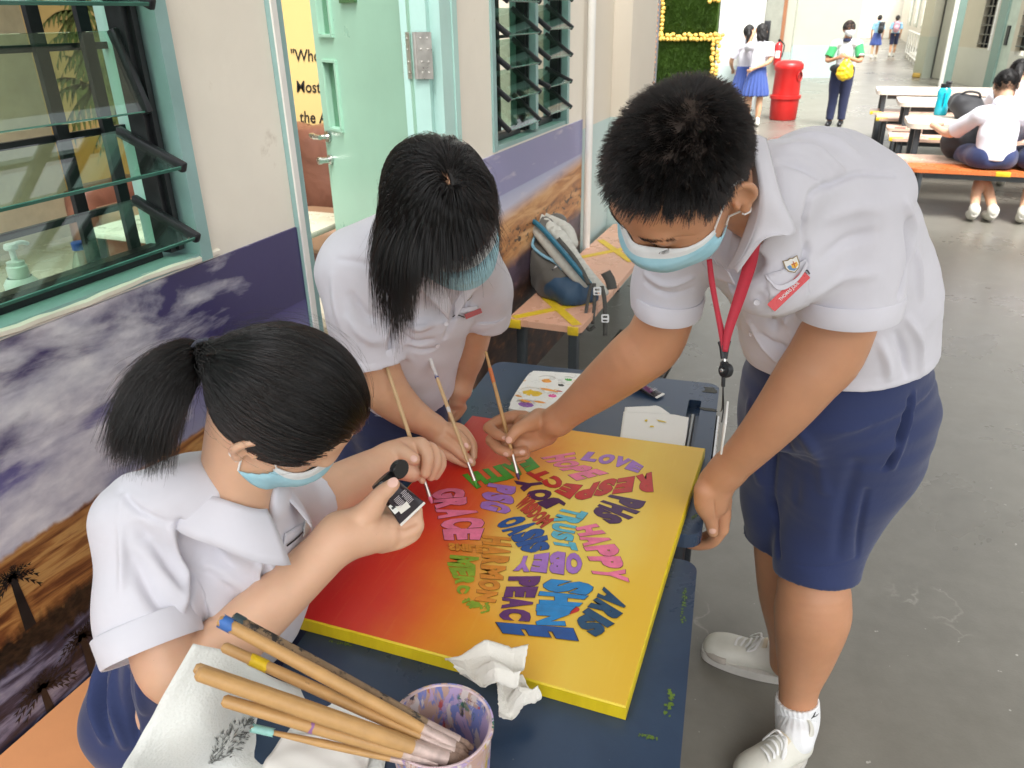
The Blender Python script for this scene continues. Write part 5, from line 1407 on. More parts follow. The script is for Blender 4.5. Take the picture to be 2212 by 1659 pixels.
  q = MB(); q.v.append(V); q.f = F; q.mi = mi; q.n = len(V)
  o = q.build('face_mask', [M_mask, M_maskw], parent, smooth=True, fixn=False, angle=None)
  md = o.modifiers.new('t', 'SOLIDIFY'); md.thickness = .0016; md.offset = 0
  for g in (-1, 1):
   e0 = V[nu - 1] if g > 0 else V[0]; e1 = V[-1] if g > 0 else V[(nv - 1) * nu]
   top = s.p(g * .080, -.016, .022); bot = s.p(g * .080, -.018, -.040); mid = s.p(g * .078, -.030, -.010)
   lp = [e0, s.p(g * .082, .010, .010), top, mid, bot, s.p(g * .080, .004, -.046), e1]
   if skin is not None: lp = [hug(x_, .0022) for x_ in lp]
   lp = catmull(lp, 7)
   if skin is not None: lp = np.array([hug(x_, .0020) for x_ in lp])
   MB().tube(lp, .0016, 6).build('ear_loop', M_thread, o, smooth=True)
  return o
 def shell(s, q, off=0.0):
  """pushes points out of the skull"""
  r = np.array([.077 + off, .096 + off, .092 + off]) * s.s
  c = s.p(0, -.006, .020); d = q - c; L = np.stack([d @ s.l, d @ s.f, d @ s.u], -1)
  k = np.sqrt(((L / r) ** 2).sum(-1, keepdims=True))
  return np.where(k < 1, c + d / np.maximum(k, 1e-6), q)
def scalp(h, n, keep, seed=1):
 r = np.random.default_rng(seed); d = r.normal(0, 1, (n * 4, 3)); d /= np.linalg.norm(d, axis=1, keepdims=True)
 L = d * np.array([.077, .096, .092]) + np.array([0, -.006, .020])
 L = L[keep(L)][:n]
 return L, h.c + h.s * (L[:, :1] * h.l + L[:, 1:2] * h.f + L[:, 2:] * h.u)
def nail(B_, v, n, x, y, w, h, ang, parent, m_):
 """a finger nail set on the skin at a pixel"""
 p, nn = surf(v, n, x, y, 4)
 ax = at(x + math.cos(ang) * 8, y + math.sin(ang) * 8, dep(p)) - p; ax = unit(ax - nn * (ax @ nn)); bx = np.cross(nn, ax)
 V = [];
 for i in range(7):
  for j in range(7):
   a, b = (i / 3 - 1), (j / 3 - 1); k = max(abs(a), abs(b)); r = math.hypot(a, b)
   sc2 = k / r if r > 0 else 0
   a2, b2 = a * sc2, b * sc2
   V.append(p + ax * a2 * h * 1.12 + bx * b2 * w * 1.12 + nn * (.0017 - .0022 * b2 * b2 - .0006 * a2 * a2))
 MB().add(V, [(i * 7 + j, (i + 1) * 7 + j, (i + 1) * 7 + j + 1, i * 7 + j + 1) for i in range(6) for j in range(6)]).build('nail', m_, parent, smooth=True, fixn=False, angle=None)
def strip(A, Bc, m_, name, parent, n=8, thick=.0018, bulge=0.0, bn=None):
 """cloth between two curves of world points"""
 A = catmull(A, n) if len(A) > 2 else np.linspace(A[0], A[1], n + 1); Bc = catmull(Bc, n) if len(Bc) > 2 else np.linspace(Bc[0], Bc[1], n + 1)
 k = min(len(A), len(Bc)); A, Bc = A[np.linspace(0, len(A) - 1, k).astype(int)], Bc[np.linspace(0, len(Bc) - 1, k).astype(int)]
 rows = []
 for t in np.linspace(0, 1, 7):
  q = A * (1 - t) + Bc * t
  if bulge: q = q + np.array(bn) * bulge * math.sin(math.pi * t)
  rows.append(q)
 V = np.concatenate(rows)
 o = MB().add(V, [(j * k + i, j * k + i + 1, (j + 1) * k + i + 1, (j + 1) * k + i) for j in range(6) for i in range(k - 1)]).build(name, m_, parent, smooth=True, fixn=False, angle=None)
 md = o.modifiers.new('t', 'SOLIDIFY'); md.thickness = thick; md.offset = 0
 return o
def on(v, n, x, y, off=.003, rad=8):
 p, nn = surf(v, n, x, y, rad); return p + (CP - p) / np.linalg.norm(CP - p) * off * .5 + nn * off * .5
def patch(v, n, poly, m_, name, parent, off=.002, thick=.0016, res=10):
 """a flat piece sewn on the cloth: polygon of 4 pixels"""
 P = [np.array(p, float) for p in poly]; V = []
 for i in range(res + 1):
  for j in range(res + 1):
   a, b = i / res, j / res
   x, y = (P[0] * (1 - a) + P[1] * a) * (1 - b) + (P[3] * (1 - a) + P[2] * a) * b
   V.append(on(v, n, x, y, off))
 V = np.array(V).reshape(res + 1, res + 1, 3)
 for _ in range(3):
  W_ = V.copy(); W_[1:-1, 1:-1] = (V[:-2, 1:-1] + V[2:, 1:-1] + V[1:-1, :-2] + V[1:-1, 2:]) / 4
  W_[0, 1:-1] = (V[0, :-2] + V[0, 2:]) / 2; W_[-1, 1:-1] = (V[-1, :-2] + V[-1, 2:]) / 2; W_[1:-1, 0] = (V[:-2, 0] + V[2:, 0]) / 2; W_[1:-1, -1] = (V[:-2, -1] + V[2:, -1]) / 2
  V = W_
 k = res + 1
 o = MB().add(V.reshape(-1, 3), [(i * k + j, (i + 1) * k + j, (i + 1) * k + j + 1, i * k + j + 1) for i in range(res) for j in range(res)]).build(name, m_, parent, smooth=True, fixn=False, angle=None)
 md = o.modifiers.new('t', 'SOLIDIFY'); md.thickness = thick; md.offset = 0
 return o
def crest(v, n, x, y, s_, rot, parent):
 """small school crest: gold-edged shield with a cross, yellow ground and blue band"""
 p = on(v, n, x, y, .004); nn = surf(v, n, x, y, 12)[1]; nn = unit(nn + unit(CP - p))
 ex = at(x + math.cos(rot) * 10, y + math.sin(rot) * 10, dep(p)) - p; ex = unit(ex - nn * (ex @ nn)); ey = np.cross(nn, ex)
 sh = [(-1, 1), (-.35, .86), (0, 1.0), (.35, .86), (1, 1), (1, -.1), (.75, -.65), (0, -1.15), (-.75, -.65), (-1, -.1)]
 def lay(k, z, z1, nm, m_, sub=None, par=parent):
  return MB().plate([(a * s_ * k, b * s_ * k) for a, b in (sub or sh)], [], p, ex, ey, nn, z, z1).build(nm, m_, par, angle=40)
 c = lay(1.0, 0, .0012, 'crest_badge', mat('crest_rim', (0.20, 0.15, 0.08), .35, .8, .1, 80))
 lay(.86, .0012, .0016, 'shield', mat('crest_white', (0.75, 0.74, 0.70), .35, 0, 0), par=c)
 lay(.84, .0016, .0019, 'shield_ground', mat('crest_gold', (0.75, 0.42, 0.03), .35, 0, 0), [(-.15, .2), (.8, .25), (.85, -.3), (.3, -.7), (-.2, -.45)], c)
 lay(.84, .0016, .00185, 'shield_band', mat('crest_blue', (0.10, 0.25, 0.45), .35, 0, 0), [(-.85, .05), (-.3, .15), (-.1, -.45), (.55, -.78), (0, -1.0), (-.7, -.55)], c)
 lay(.84, .0019, .0022, 'cross', mat('crest_red', (0.42, 0.05, 0.02), .35, 0, 0), [(.22, .55), (.34, .55), (.34, .12), (.62, .12), (.62, 0), (.34, 0), (.34, -.6), (.22, -.6), (.22, 0), (-.05, 0), (-.05, .12), (.22, .12)], c)
def button(v, n, x, y, parent, r=.0052):
 p = on(v, n, x, y, .003); nn = unit(surf(v, n, x, y, 10)[1] + unit(CP - p) * .3); a = unit(np.cross(nn, [0.3, .2, 1])); b = np.cross(nn, a)
 MB().lathe([(0, .0006), (r * .62, .0006), (r * .75, .0016), (r, .0014), (r, 0)], p, 16, np.stack([a, b, nn], 1), cap=False).build('button', M_button, parent, smooth=True)
def collar(v, n, inner, outer, parent, lift_in=.016, lift_out=.006, name='collar'):
 """collar flap lying over the shirt: inner edge stands off the neck, outer edge rests on the cloth"""
 A = [on(v, n, x, y, lift_in, 14) for x, y in inner]; B_ = [on(v, n, x, y, lift_out, 14) for x, y in outer]
 return strip(A, B_, M_shirt_d, name, parent, 10, .0022, .003, -VIEW)
# = the boy on the right
boy = thing('person', 'boy in white shirt and navy shorts leaning in to paint, red lanyard round his neck', 'person', onz(1690, 1560, 0))
hb = Head(at(1474, 378, 1.10), cam2w((-.577, .794, .17)), cam2w((-.5, -.19, -.85)), 1.10)
B = Body(.003)
hb.add(B, 1.06)
B.seg(hb.p(0, -.030, -.045), at(1650, 460, 1.23), .054, .050, .03)                 # neck
B.chain([D(1690, 470, 1.29, 55), D(1770, 520, 1.44, 90), D(1830, 690, 1.55, 140), D(1800, 850, 1.66, 150)], .02)
B.seg(D(1750, 460, 1.35)[0], D(1850, 460, 1.32)[0], .045, .050, .02)
B.chain([D(1853, 480, 1.30, 66), D(1834, 640, 1.365, 72), D(1790, 755, 1.41, 77), D(1745, 815, 1.43, 70), D(1688, 890, 1.47, 59), D(1625, 962, 1.53, 46), D(1572, 1016, 1.59, 38)], .02)
B.chain([D(1572, 1016, 1.59, 37), D(1548, 1045, 1.62, 40), D(1538, 1082, 1.645, 37)], .015)
B.chain([D(1525, 1060, 1.615, 26), D(1524, 1092, 1.63, 23), D(1535, 1120, 1.645, 16.5), D(1540, 1148, 1.66, 12.5)], .008)       # thumb
B.chain([D(1556, 1080, 1.655, 25), D(1560, 1116, 1.675, 18), D(1559, 1142, 1.69, 15)], .007)
B.chain([D(1559, 1142, 1.69, 15), D(1540, 1170, 1.715, 12.5), D(1512, 1178, 1.735, 11), D(1490, 1176, 1.75, 10)], .005)      # index under the edge
for k, (dx, dt) in enumerate(((3, .018), (5, .036), (6, .052))):
 B.chain([D(1552 + dx, 1086, 1.665 + dt * .6, 18), D(1562 + dx * .5, 1118, 1.69 + dt, 14), D(1552, 1146, 1.715 + dt, 12), D(1520, 1160, 1.745 + dt, 10)], .004)
B.chain([D(1470, 560, 1.40, 56), D(1447, 650, 1.465, 60), D(1414, 735, 1.525, 64), D(1370, 775, 1.56, 62), D(1300, 832, 1.65, 50), D(1245, 876, 1.72, 38), D(1205, 908, 1.765, 32)], .02)
def H(x, y, z, r): return Z(x, y, z, r)
B.chain([D(1205, 908, 1.765, 32), H(1172, 922, .835, 33), H(1135, 922, .84, 27)], .014)
B.chain([H(1180, 938, .815, 25), H(1142, 958, .800, 20), H(1120, 962, .80, 15)], .012)
B.chain([H(1165, 905, .855, 24), H(1138, 918, .868, 17), H(1116, 930, .868, 13.5), H(1102, 948, .852, 11.5)], .008)             # thumb
B.chain([H(1130, 905, .845, 19), H(1108, 901, .850, 14.5), H(1078, 909, .848, 13), H(1056, 924, .843, 12.5)], .006)
B.chain([H(1056, 924, .843, 12.5), H(1072, 937, .845, 11.5), H(1090, 945, .845, 9.5)], .003)                                    # index
B.chain([H(1120, 925, .822, 15), H(1085, 930, .822, 13), H(1061, 951, .815, 12.5)], .004)
B.chain([H(1061, 951, .815, 12.5), H(1078, 970, .812, 11.5), H(1099, 978, .810, 10)], .003)                                     # middle
B.chain([H(1122, 945, .805, 14), H(1090, 958, .798, 12), H(1098, 978, .792, 11), H(1131, 975, .795, 11)], .003)                   # ring
B.chain([H(1140, 960, .795, 13), H(1102, 975, .785, 10), H(1110, 990, .776, 9.5), H(1136, 984, .778, 9.5)], .003)               # little finger
B.chain([D(1845, 900, 1.70, 105), D(1795, 1090, 1.79, 78), D(1760, 1230, 1.83, 72), D(1757, 1290, 1.84, 77), D(1753, 1335, 1.86, 78), D(1738, 1420, 1.91, 59), D(1725, 1490, 1.945, 41), D(1722, 1560, 1.97, 40)], .015)
B.chain([D(1700, 900, 1.80, 95), D(1690, 1060, 1.92, 70), D(1694, 1200, 2.00, 62), D(1700, 1290, 2.06, 58), D(1702, 1375, 2.11, 40), D(1700, 1430, 2.135, 36)], .012)
v, q = B.verts(12)
n = normals(v, q)
v = crease(v, q, [([(1497, 512), (1460, 516), (1425, 518)], .0028, -.0016),
     ([(1607, 1000), (1580, 988), (1558, 985)], .002, -.0006), ([(1516, 1117), (1534, 1118), (1550, 1115)], .0012, -.0007), ([(1541, 1080), (1545, 1100), (1547, 1120)], .002, -.003),
     ([(1210, 945), (1213, 925), (1208, 905)], .0016, -.0008), ([(1196, 955), (1170, 948), (1150, 938), (1130, 938)], .0018, -.0012), ([(1154, 918), (1150, 932), (1136, 940)], .0018, -.0010)])
body = qmesh('body', v, q, M_skin_b, boy)
n = normals(v, q)
for x, y, w, h, a in ((1100, 951, .0066, .0070, 2.3), (1090, 946, .0044, .0056, .2), (1094, 981, .0050, .0058, .1), (1128, 976, .0052, .0060, -.1), (1539, 1146, .0068, .0072, 1.5)):
 nail(B, v, n, x, y, w, h, a, body, M_nail_b)
for g in (-1, 1):
 P = []; r = np.random.default_rng(5)
 for k in range(220):
  t = r.uniform(0, 1); c = hb.p(g * (.012 + .042 * t), .0955 - .022 * t * t + .0015, .016 + .006 * math.sin(t * 2.6) + r.normal(0, .0022))
  d = hb.l * g * .9 + hb.u * r.uniform(-.1, .35) + hb.f * .1; P.append([c, c + d * .004, c + d * .008 - hb.f * .0008])
 strands('eyebrow', np.array(P), .00022, M_hairb, body)
 P = []
 for k in range(70):
  t = r.uniform(0, 1); c = hb.p(g * (.019 + .025 * t), .0925 - .008 * (2 * t - 1) ** 2, -.008 - .002 * math.sin(t * 3.1)); d = hb.f * .8 - hb.u * .6 + hb.l * g * (t - .4) * .6
  P.append([c, c + d * .004, c + d * .0075 + hb.u * .001])
 strands('eyelash', np.array(P), .00020, M_hairb, body)
hb.mask(boy, fat=.98, below=-.006, skin=(v, q))
# ---- short hair
def keep_boy(L):
 l, f, u = L.T
 hairline = (f < .058 - .30 * np.maximum(l * 0, 0) ) | (u > .070 + .10 * (f - .06))
 side = (u > -.028 + .55 * np.maximum(f - .004, 0) * 2.2) | (f < -.03)
 return (u > np.where(f > .045, .062 - .25 * np.abs(l) * .0, -.05)) & side & (u > np.where(f < -.02, -.055, -.03)) & hairline & ~((np.abs(l) > .05) & (f > -.032) & (f < .045) & (u < .016 - .9 * np.maximum(f - .018, 0) * (f < .03))) & ~((f > .03) & (u < .045))
L, R0 = scalp(hb, 26000, keep_boy, 3)
nrm = L - np.array([0, -.006, .020]); nrm = nrm / np.array([.077, .096, .092]) ** 2; nrm /= np.linalg.norm(nrm, axis=1, keepdims=True)
Nw = nrm[:, :1] * hb.l + nrm[:, 1:2] * hb.f + nrm[:, 2:] * hb.u
wh = np.array([.012, -.050, .098]); away = L - wh; away -= nrm * (away * nrm).sum(1, keepdims=True); da = np.linalg.norm(away, axis=1, keepdims=True); away /= np.maximum(da, 1e-6)
swirl = np.cross(nrm, away)
fl = away * .9 + swirl * .45 * np.exp(-(da / .05) ** 2)
fl = fl + np.array([0, .25, -.15])
Fw = fl[:, :1] * hb.l + fl[:, 1:2] * hb.f + fl[:, 2:] * hb.u
Fw /= np.linalg.norm(Fw, axis=1, keepdims=True)
top = np.clip((L[:, 2] + .03) / .10, 0, 1)
ln = (.006 + .016 * top ** 1.2) * rng.uniform(.7, 1.2, len(L))
lift = .35 + .55 * top
dirs = Nw * lift[:, None] + Fw * (1 - lift * .55)[:, None] + rng.normal(0, .16, Nw.shape)
clump = rng.normal(0, .22, (400, 3)); ci = (np.floor((L + .2) / .011).astype(int) @ np.array([73, 911, 3571])) % 400
dirs += clump[ci]; dirs /= np.linalg.norm(dirs, axis=1, keepdims=True)
t5 = np.linspace(0, 1, 5)
P = R0[:, None] + dirs[:, None] * (ln[:, None] * t5)[..., None] + Fw[:, None] * (ln[:, None] * .28 * t5 ** 2)[..., None]
hm = Body(.004); hm.ell(hb.p(0, -.008, .024), (hb.l, hb.f, hb.u), (.0785 * hb.s, .0955 * hb.s, .0935 * hb.s), 0)
hm.cut(hb.p(0, .052, .060), unit(hb.f * .9 - hb.u * .55), hb.p(0, .1, -.02), .16); hm.cut(hb.p(0, 0, -.030), -hb.u, hb.p(0, .02, -.08), .12)
for g in (-1, 1): hm.ell(hb.p(g * .082, .004, -.022), (hb.l, hb.f, hb.u), (.03, .032, .040), 0, 's')
M_scalp = mat('boy_scalp_brown', (0.030, 0.018, 0.012), 0.7, 0, .3, 80)  # dark brown base of the hair, under the strands
hv, hq = hm.verts(1); hair = qmesh('hair', hv, hq, M_scalp, boy)
strands('hair_strands', P, .00042, M_hairb, hair, .3)
# ---- shirt
S = Body(.0038)
S.chain([D(1858, 440, 1.28, 104), D(1846, 560, 1.31, 106), D(1828, 720, 1.36, 103)], .03)                                   # near sleeve
S.chain([D(1480, 500, 1.36, 78), D(1448, 590, 1.42, 76), D(1432, 730, 1.49, 70)], .025)                 # far sleeve
pa, pb_ = at(1832, 677, 1.345), unit(at(1828, 720, 1.36) - at(1846, 540, 1.30)); S.cut(pa, pb_, at(1828, 735, 1.36), .13)
S.chain([(at(1832, 700, 1.35), .076)] * 2, 0, 's')
pa2 = at(1441, 672, 1.455); S.cut(pa2, unit(at(1432, 730, 1.49) - at(1455, 560, 1.40)), at(1436, 722, 1.49), .12)
S.chain([(at(1437, 690, 1.465), .050)] * 2, 0, 's')
S.chain([D(1690, 405, 1.22, 95), D(1760, 425, 1.31, 150), D(1802, 520, 1.42, 172), D(1818, 640, 1.52, 192), D(1810, 745, 1.60, 198), D(1800, 900, 1.67, 194)], .012)
S.ell(at(1655, 440, 1.20), (CR[:, 0], CR[:, 1], CR[:, 2]), (.062, .080, .075), .04)
S.chain([D(1700, 420, 1.24, 85), D(1845, 425, 1.285, 104)], .03)
S.chain([D(1580, 450, 1.33, 80), D(1490, 490, 1.365, 78)], .03)
S.chain([D(1560, 520, 1.36, 72), D(1620, 600, 1.46, 66), D(1690, 700, 1.55, 90)], .04)
S.ell(at(1690, 560, 1.27), (unit(CR[:, 0] * .8 + CR[:, 1] * .6), unit(CR[:, 1] * .8 - CR[:, 0] * .6), CR[:, 2]), (.085, .105, .075), .04)   # chest
hem_n = unit(at(1806, 880, 1.67) - at(1820, 720, 1.58))
S.cut(at(1830, 846, 1.455), hem_n, at(1810, 980, 1.66), .34)
S.seg(hb.p(0, .0, -.06), at(1640, 455, 1.20), .066, .058, .012, 's')
S.seg(at(1612, 560, 1.23), at(1590, 590, 1.26), .030, .022, .02, 's')
v, q = S.verts(15)
v = ripple(v, q, .0034, .12, 4)
v = crease(v, q, [
 ([(1700, 318), (1760, 330), (1815, 372)], .011, .006), ([(1688, 350), (1735, 362), (1790, 400)], .009, -.004), ([(1715, 292), (1790, 300), (1850, 335)], .012, .004),
 ([(1735, 470), (1752, 420), (1800, 395), (1860, 372), (1930, 380)], .006, -.0035),                                       # shoulder seam
 ([(1745, 540), (1738, 480), (1750, 440)], .006, -.005), ([(1730, 640), (1735, 580), (1745, 530)], .007, -.005),
 ([(1972, 560), (1975, 500), (1960, 440)], .010, .005), ([(1945, 640), (1962, 560), (1960, 480)], .009, -.007), ([(1990, 640), (1985, 580), (1978, 540)], .008, .004),
 ([(1770, 560), (1830, 520), (1890, 500)], .012, -.003), ([(1760, 640), (1820, 600), (1890, 590)], .013, .003), ([(1790, 470), (1850, 450), (1900, 450)], .014, .003),
 ([(1960, 690), (1985, 740), (1990, 800)], .010, .005), ([(1935, 720), (1955, 770), (1960, 810)], .009, -.005), ([(1900, 740), (1915, 780), (1920, 815)], .010, .004),
 ([(1640, 640), (1670, 700), (1690, 760)], .010, -.005), ([(1665, 640), (1700, 690), (1725, 740)], .009, .004), ([(1640, 720), (1680, 750), (1730, 760)], .008, -.004), ([(1620, 700), (1650, 745), (1690, 790)], .008, .004),
 ([(1395, 590), (1440, 615), (1495, 600)], .006, .004), ([(1392, 610), (1440, 636), (1495, 622)], .005, -.0035), ([(1400, 560), (1430, 580), (1480, 570)], .006, -.003)])
pj = proj(v)
shirt = qmesh('shirt', v, q, M_shirt, boy)
sv, sn = v, normals(v, q)
def cuff(c0, c1, r0, r1, parent, wdt=.028, m_=None):
 d = unit(np.array(c1) - np.array(c0)); L = np.linalg.norm(np.array(c1) - np.array(c0)); N = 40
 u = unit(np.cross(d, VIEW)); w = np.cross(d, u); V = []
 prof = [(r0 - .006, .002), (r0 - .0005, 0), (r0 + .0015, .002), (r1 + .0018, L - .003), (r1 + .0008, L), (r1 - .004, L - .001), (r1 - .006, L - .014)]
 for r, z in prof:
  for k in range(N):
   a = 2 * np.pi * k / N; V.append(np.array(c0) + d * z + (u * math.cos(a) + w * math.sin(a)) * (r + .0012 * math.sin(3 * a + z * 60)))
 F = [(i * N + k, i * N + (k + 1) % N, (i + 1) * N + (k + 1) % N, (i + 1) * N + k) for i in range(len(prof) - 1) for k in range(N)]
 return MB().add(V, F).build('cuff', m_ or M_shirt_d, parent, smooth=True, angle=60)
ax_ = unit(at(1828, 720, 1.36) - at(1846, 540, 1.30)); e_ = at(1832, 677, 1.345)
cuff(e_ - ax_ * .036, e_ + ax_ * .003, .0860, .0848, shirt)
ax_ = unit(at(1432, 730, 1.49) - at(1455, 560, 1.40)); e_ = at(1441, 672, 1.455)
cuff(e_ - ax_ * .036, e_ + ax_ * .003, .0640, .0625, shirt)
A_c = [at(1612, 290, 1.075), at(1632, 345, 1.065), at(1643, 420, 1.075), at(1636, 480, 1.10), at(1610, 545, 1.13), at(1584, 580, 1.17)]
B_c = [at(1655, 300, 1.10), at(1668, 350, 1.085), at(1688, 425, 1.09), at(1718, 505, 1.115), at(1655, 512, 1.105), at(1592, 590, 1.165)]
strip(A_c, B_c, M_shirt_d, 'collar', shirt, 10, .002, .006, -VIEW)
A_s = [at(1608, 300, 1.10), at(1622, 350, 1.10), at(1628, 420, 1.11), at(1615, 480, 1.13), at(1590, 545, 1.16), at(1572, 580, 1.19)]
strip(A_s, A_c, M_shirt_d, 'collar_stand', shirt, 10, .002)
strip([at(1572, 585, 1.20), at(1540, 560, 1.24), at(1520, 530, 1.27)], [at(1588, 615, 1.21), at(1545, 600, 1.25), at(1518, 570, 1.28)], M_shirt_d, 'collar', shirt, 8, .002)
for x, y in ((1634, 653), (1624, 722), (1600, 574)): button(sv, sn, x, y, shirt)
patch(sv, sn, [(1655, 595), (1745, 560), (1748, 660), (1668, 690)], M_shirt_d, 'pocket', shirt, .0035)
strip([on(sv, sn, 1654, 594, .006), on(sv, sn, 1680, 616, .008), on(sv, sn, 1715, 600, .008), on(sv, sn, 1744, 562, .006)],
  [on(sv, sn, 1656, 604, .008), on(sv, sn, 1682, 626, .011), on(sv, sn, 1717, 610, .011), on(sv, sn, 1746, 572, .008)], M_shirt_d, 'pocket_hem', shirt, 8, .0014)
crest(sv, sn, 1709, 570, .0115, -.12, shirt)
bp = [on(sv, sn, 1668, 657, .012), on(sv, sn, 1724, 600, .012)]
M_redb = mat('red_badge', (0.62, 0.02, 0.025), 0.3, 0, .03)
bd = unit(bp[1] - bp[0]); bnn = unit(CP - bp[0]); bnn = unit(bnn - bd * (bnn @ bd)); be = np.cross(bnn, bd); bL = np.linalg.norm(bp[1] - bp[0]) + .010; bw = .0165
bo = bp[0] - bd * .003 - be * bw / 2 + bnn * .004
bdg = MB().plate(rrect(bL, bw, .002, 3), [], bo, bd, be, bnn, 0, .0016).build('name_badge', M_redb, boy, angle=40)
tv, tf_ = text_mesh('THOMAS JUDE', 1.0, .012); wv = tv[:, 0].max(); s_ = bL * .52 / wv
MB().add(bo + bnn * .0021 + np.outer(tv[:, 0] * s_ + bL * .24, bd) + np.outer(tv[:, 1] * s_ * 1.25 + bw * .33, be), tf_).build('badge_lettering', mat('badge_white', (0.75, 0.72, 0.72), .4, 0, 0), bdg, fixn=False, angle=None)
MB().tube(catmull([bo + bd * bL + be * bw * .5, on(sv, sn, 1737, 586, .010), on(sv, sn, 1745, 585, .008), on(sv, sn, 1748, 592, .004)]), .0011, 6).build('badge_cord', M_black, bdg, smooth=True)
# ---- shorts
T_ = Body(.004)
T_.chain([D(1808, 790, 1.63, 180), D(1808, 850, 1.66, 193), D(1838, 940, 1.68, 150), D(1805, 1080, 1.755, 112), D(1772, 1180, 1.80, 92), D(1760, 1300, 1.84, 86)], .03)
T_.chain([D(1720, 820, 1.70, 112), D(1705, 920, 1.78, 108), D(1692, 1040, 1.88, 90), D(1688, 1150, 1.96, 80)], .03)
T_.seg(D(1890, 890, 1.69)[0], D(1875, 960, 1.71)[0], .100, .092, .09)
hn = unit(D(1760, 1300, 1.84)[0] - D(1795, 1110, 1.77)[0])
T_.cut(at(1761, 1262, 1.725), hn, at(1758, 1340, 1.84), .15)
T_.cut(at(1690, 1105, 1.93), unit(D(1688, 1150, 1.96)[0] - D(1692, 1040, 1.88)[0]), at(1688, 1190, 1.99), .11)
T_.cut(at(1830, 800, 1.45), -hem_n, at(1808, 650, 1.50), .30)
v, q = T_.verts(30)
v = ripple(v, q, .0026, .13, 9)
v = crease(v, q, [([(1965, 860), (1945, 930), (1920, 1000), (1910, 1015)], .005, -.006), ([(1975, 850), (1955, 930), (1928, 1010)], .007, .005), ([(1672, 900), (1668, 1000), (1672, 1100), (1680, 1200)], .010, -.008),
     ([(1700, 900), (1750, 960), (1780, 1060)], .016, .004), ([(1660, 860), (1700, 960), (1720, 1080)], .014, -.004), ([(1680, 1205), (1730, 1222), (1790, 1225), (1850, 1205)], .0025, -.0022), ([(1850, 1000), (1820, 1100), (1810, 1200)], .016, -.004),
     ([(1870, 1060), (1858, 1130), (1852, 1200)], .008, -.004), ([(1620, 870), (1625, 960), (1640, 1040)], .014, .005)])
qmesh('shorts', v, q, M_navy, boy)
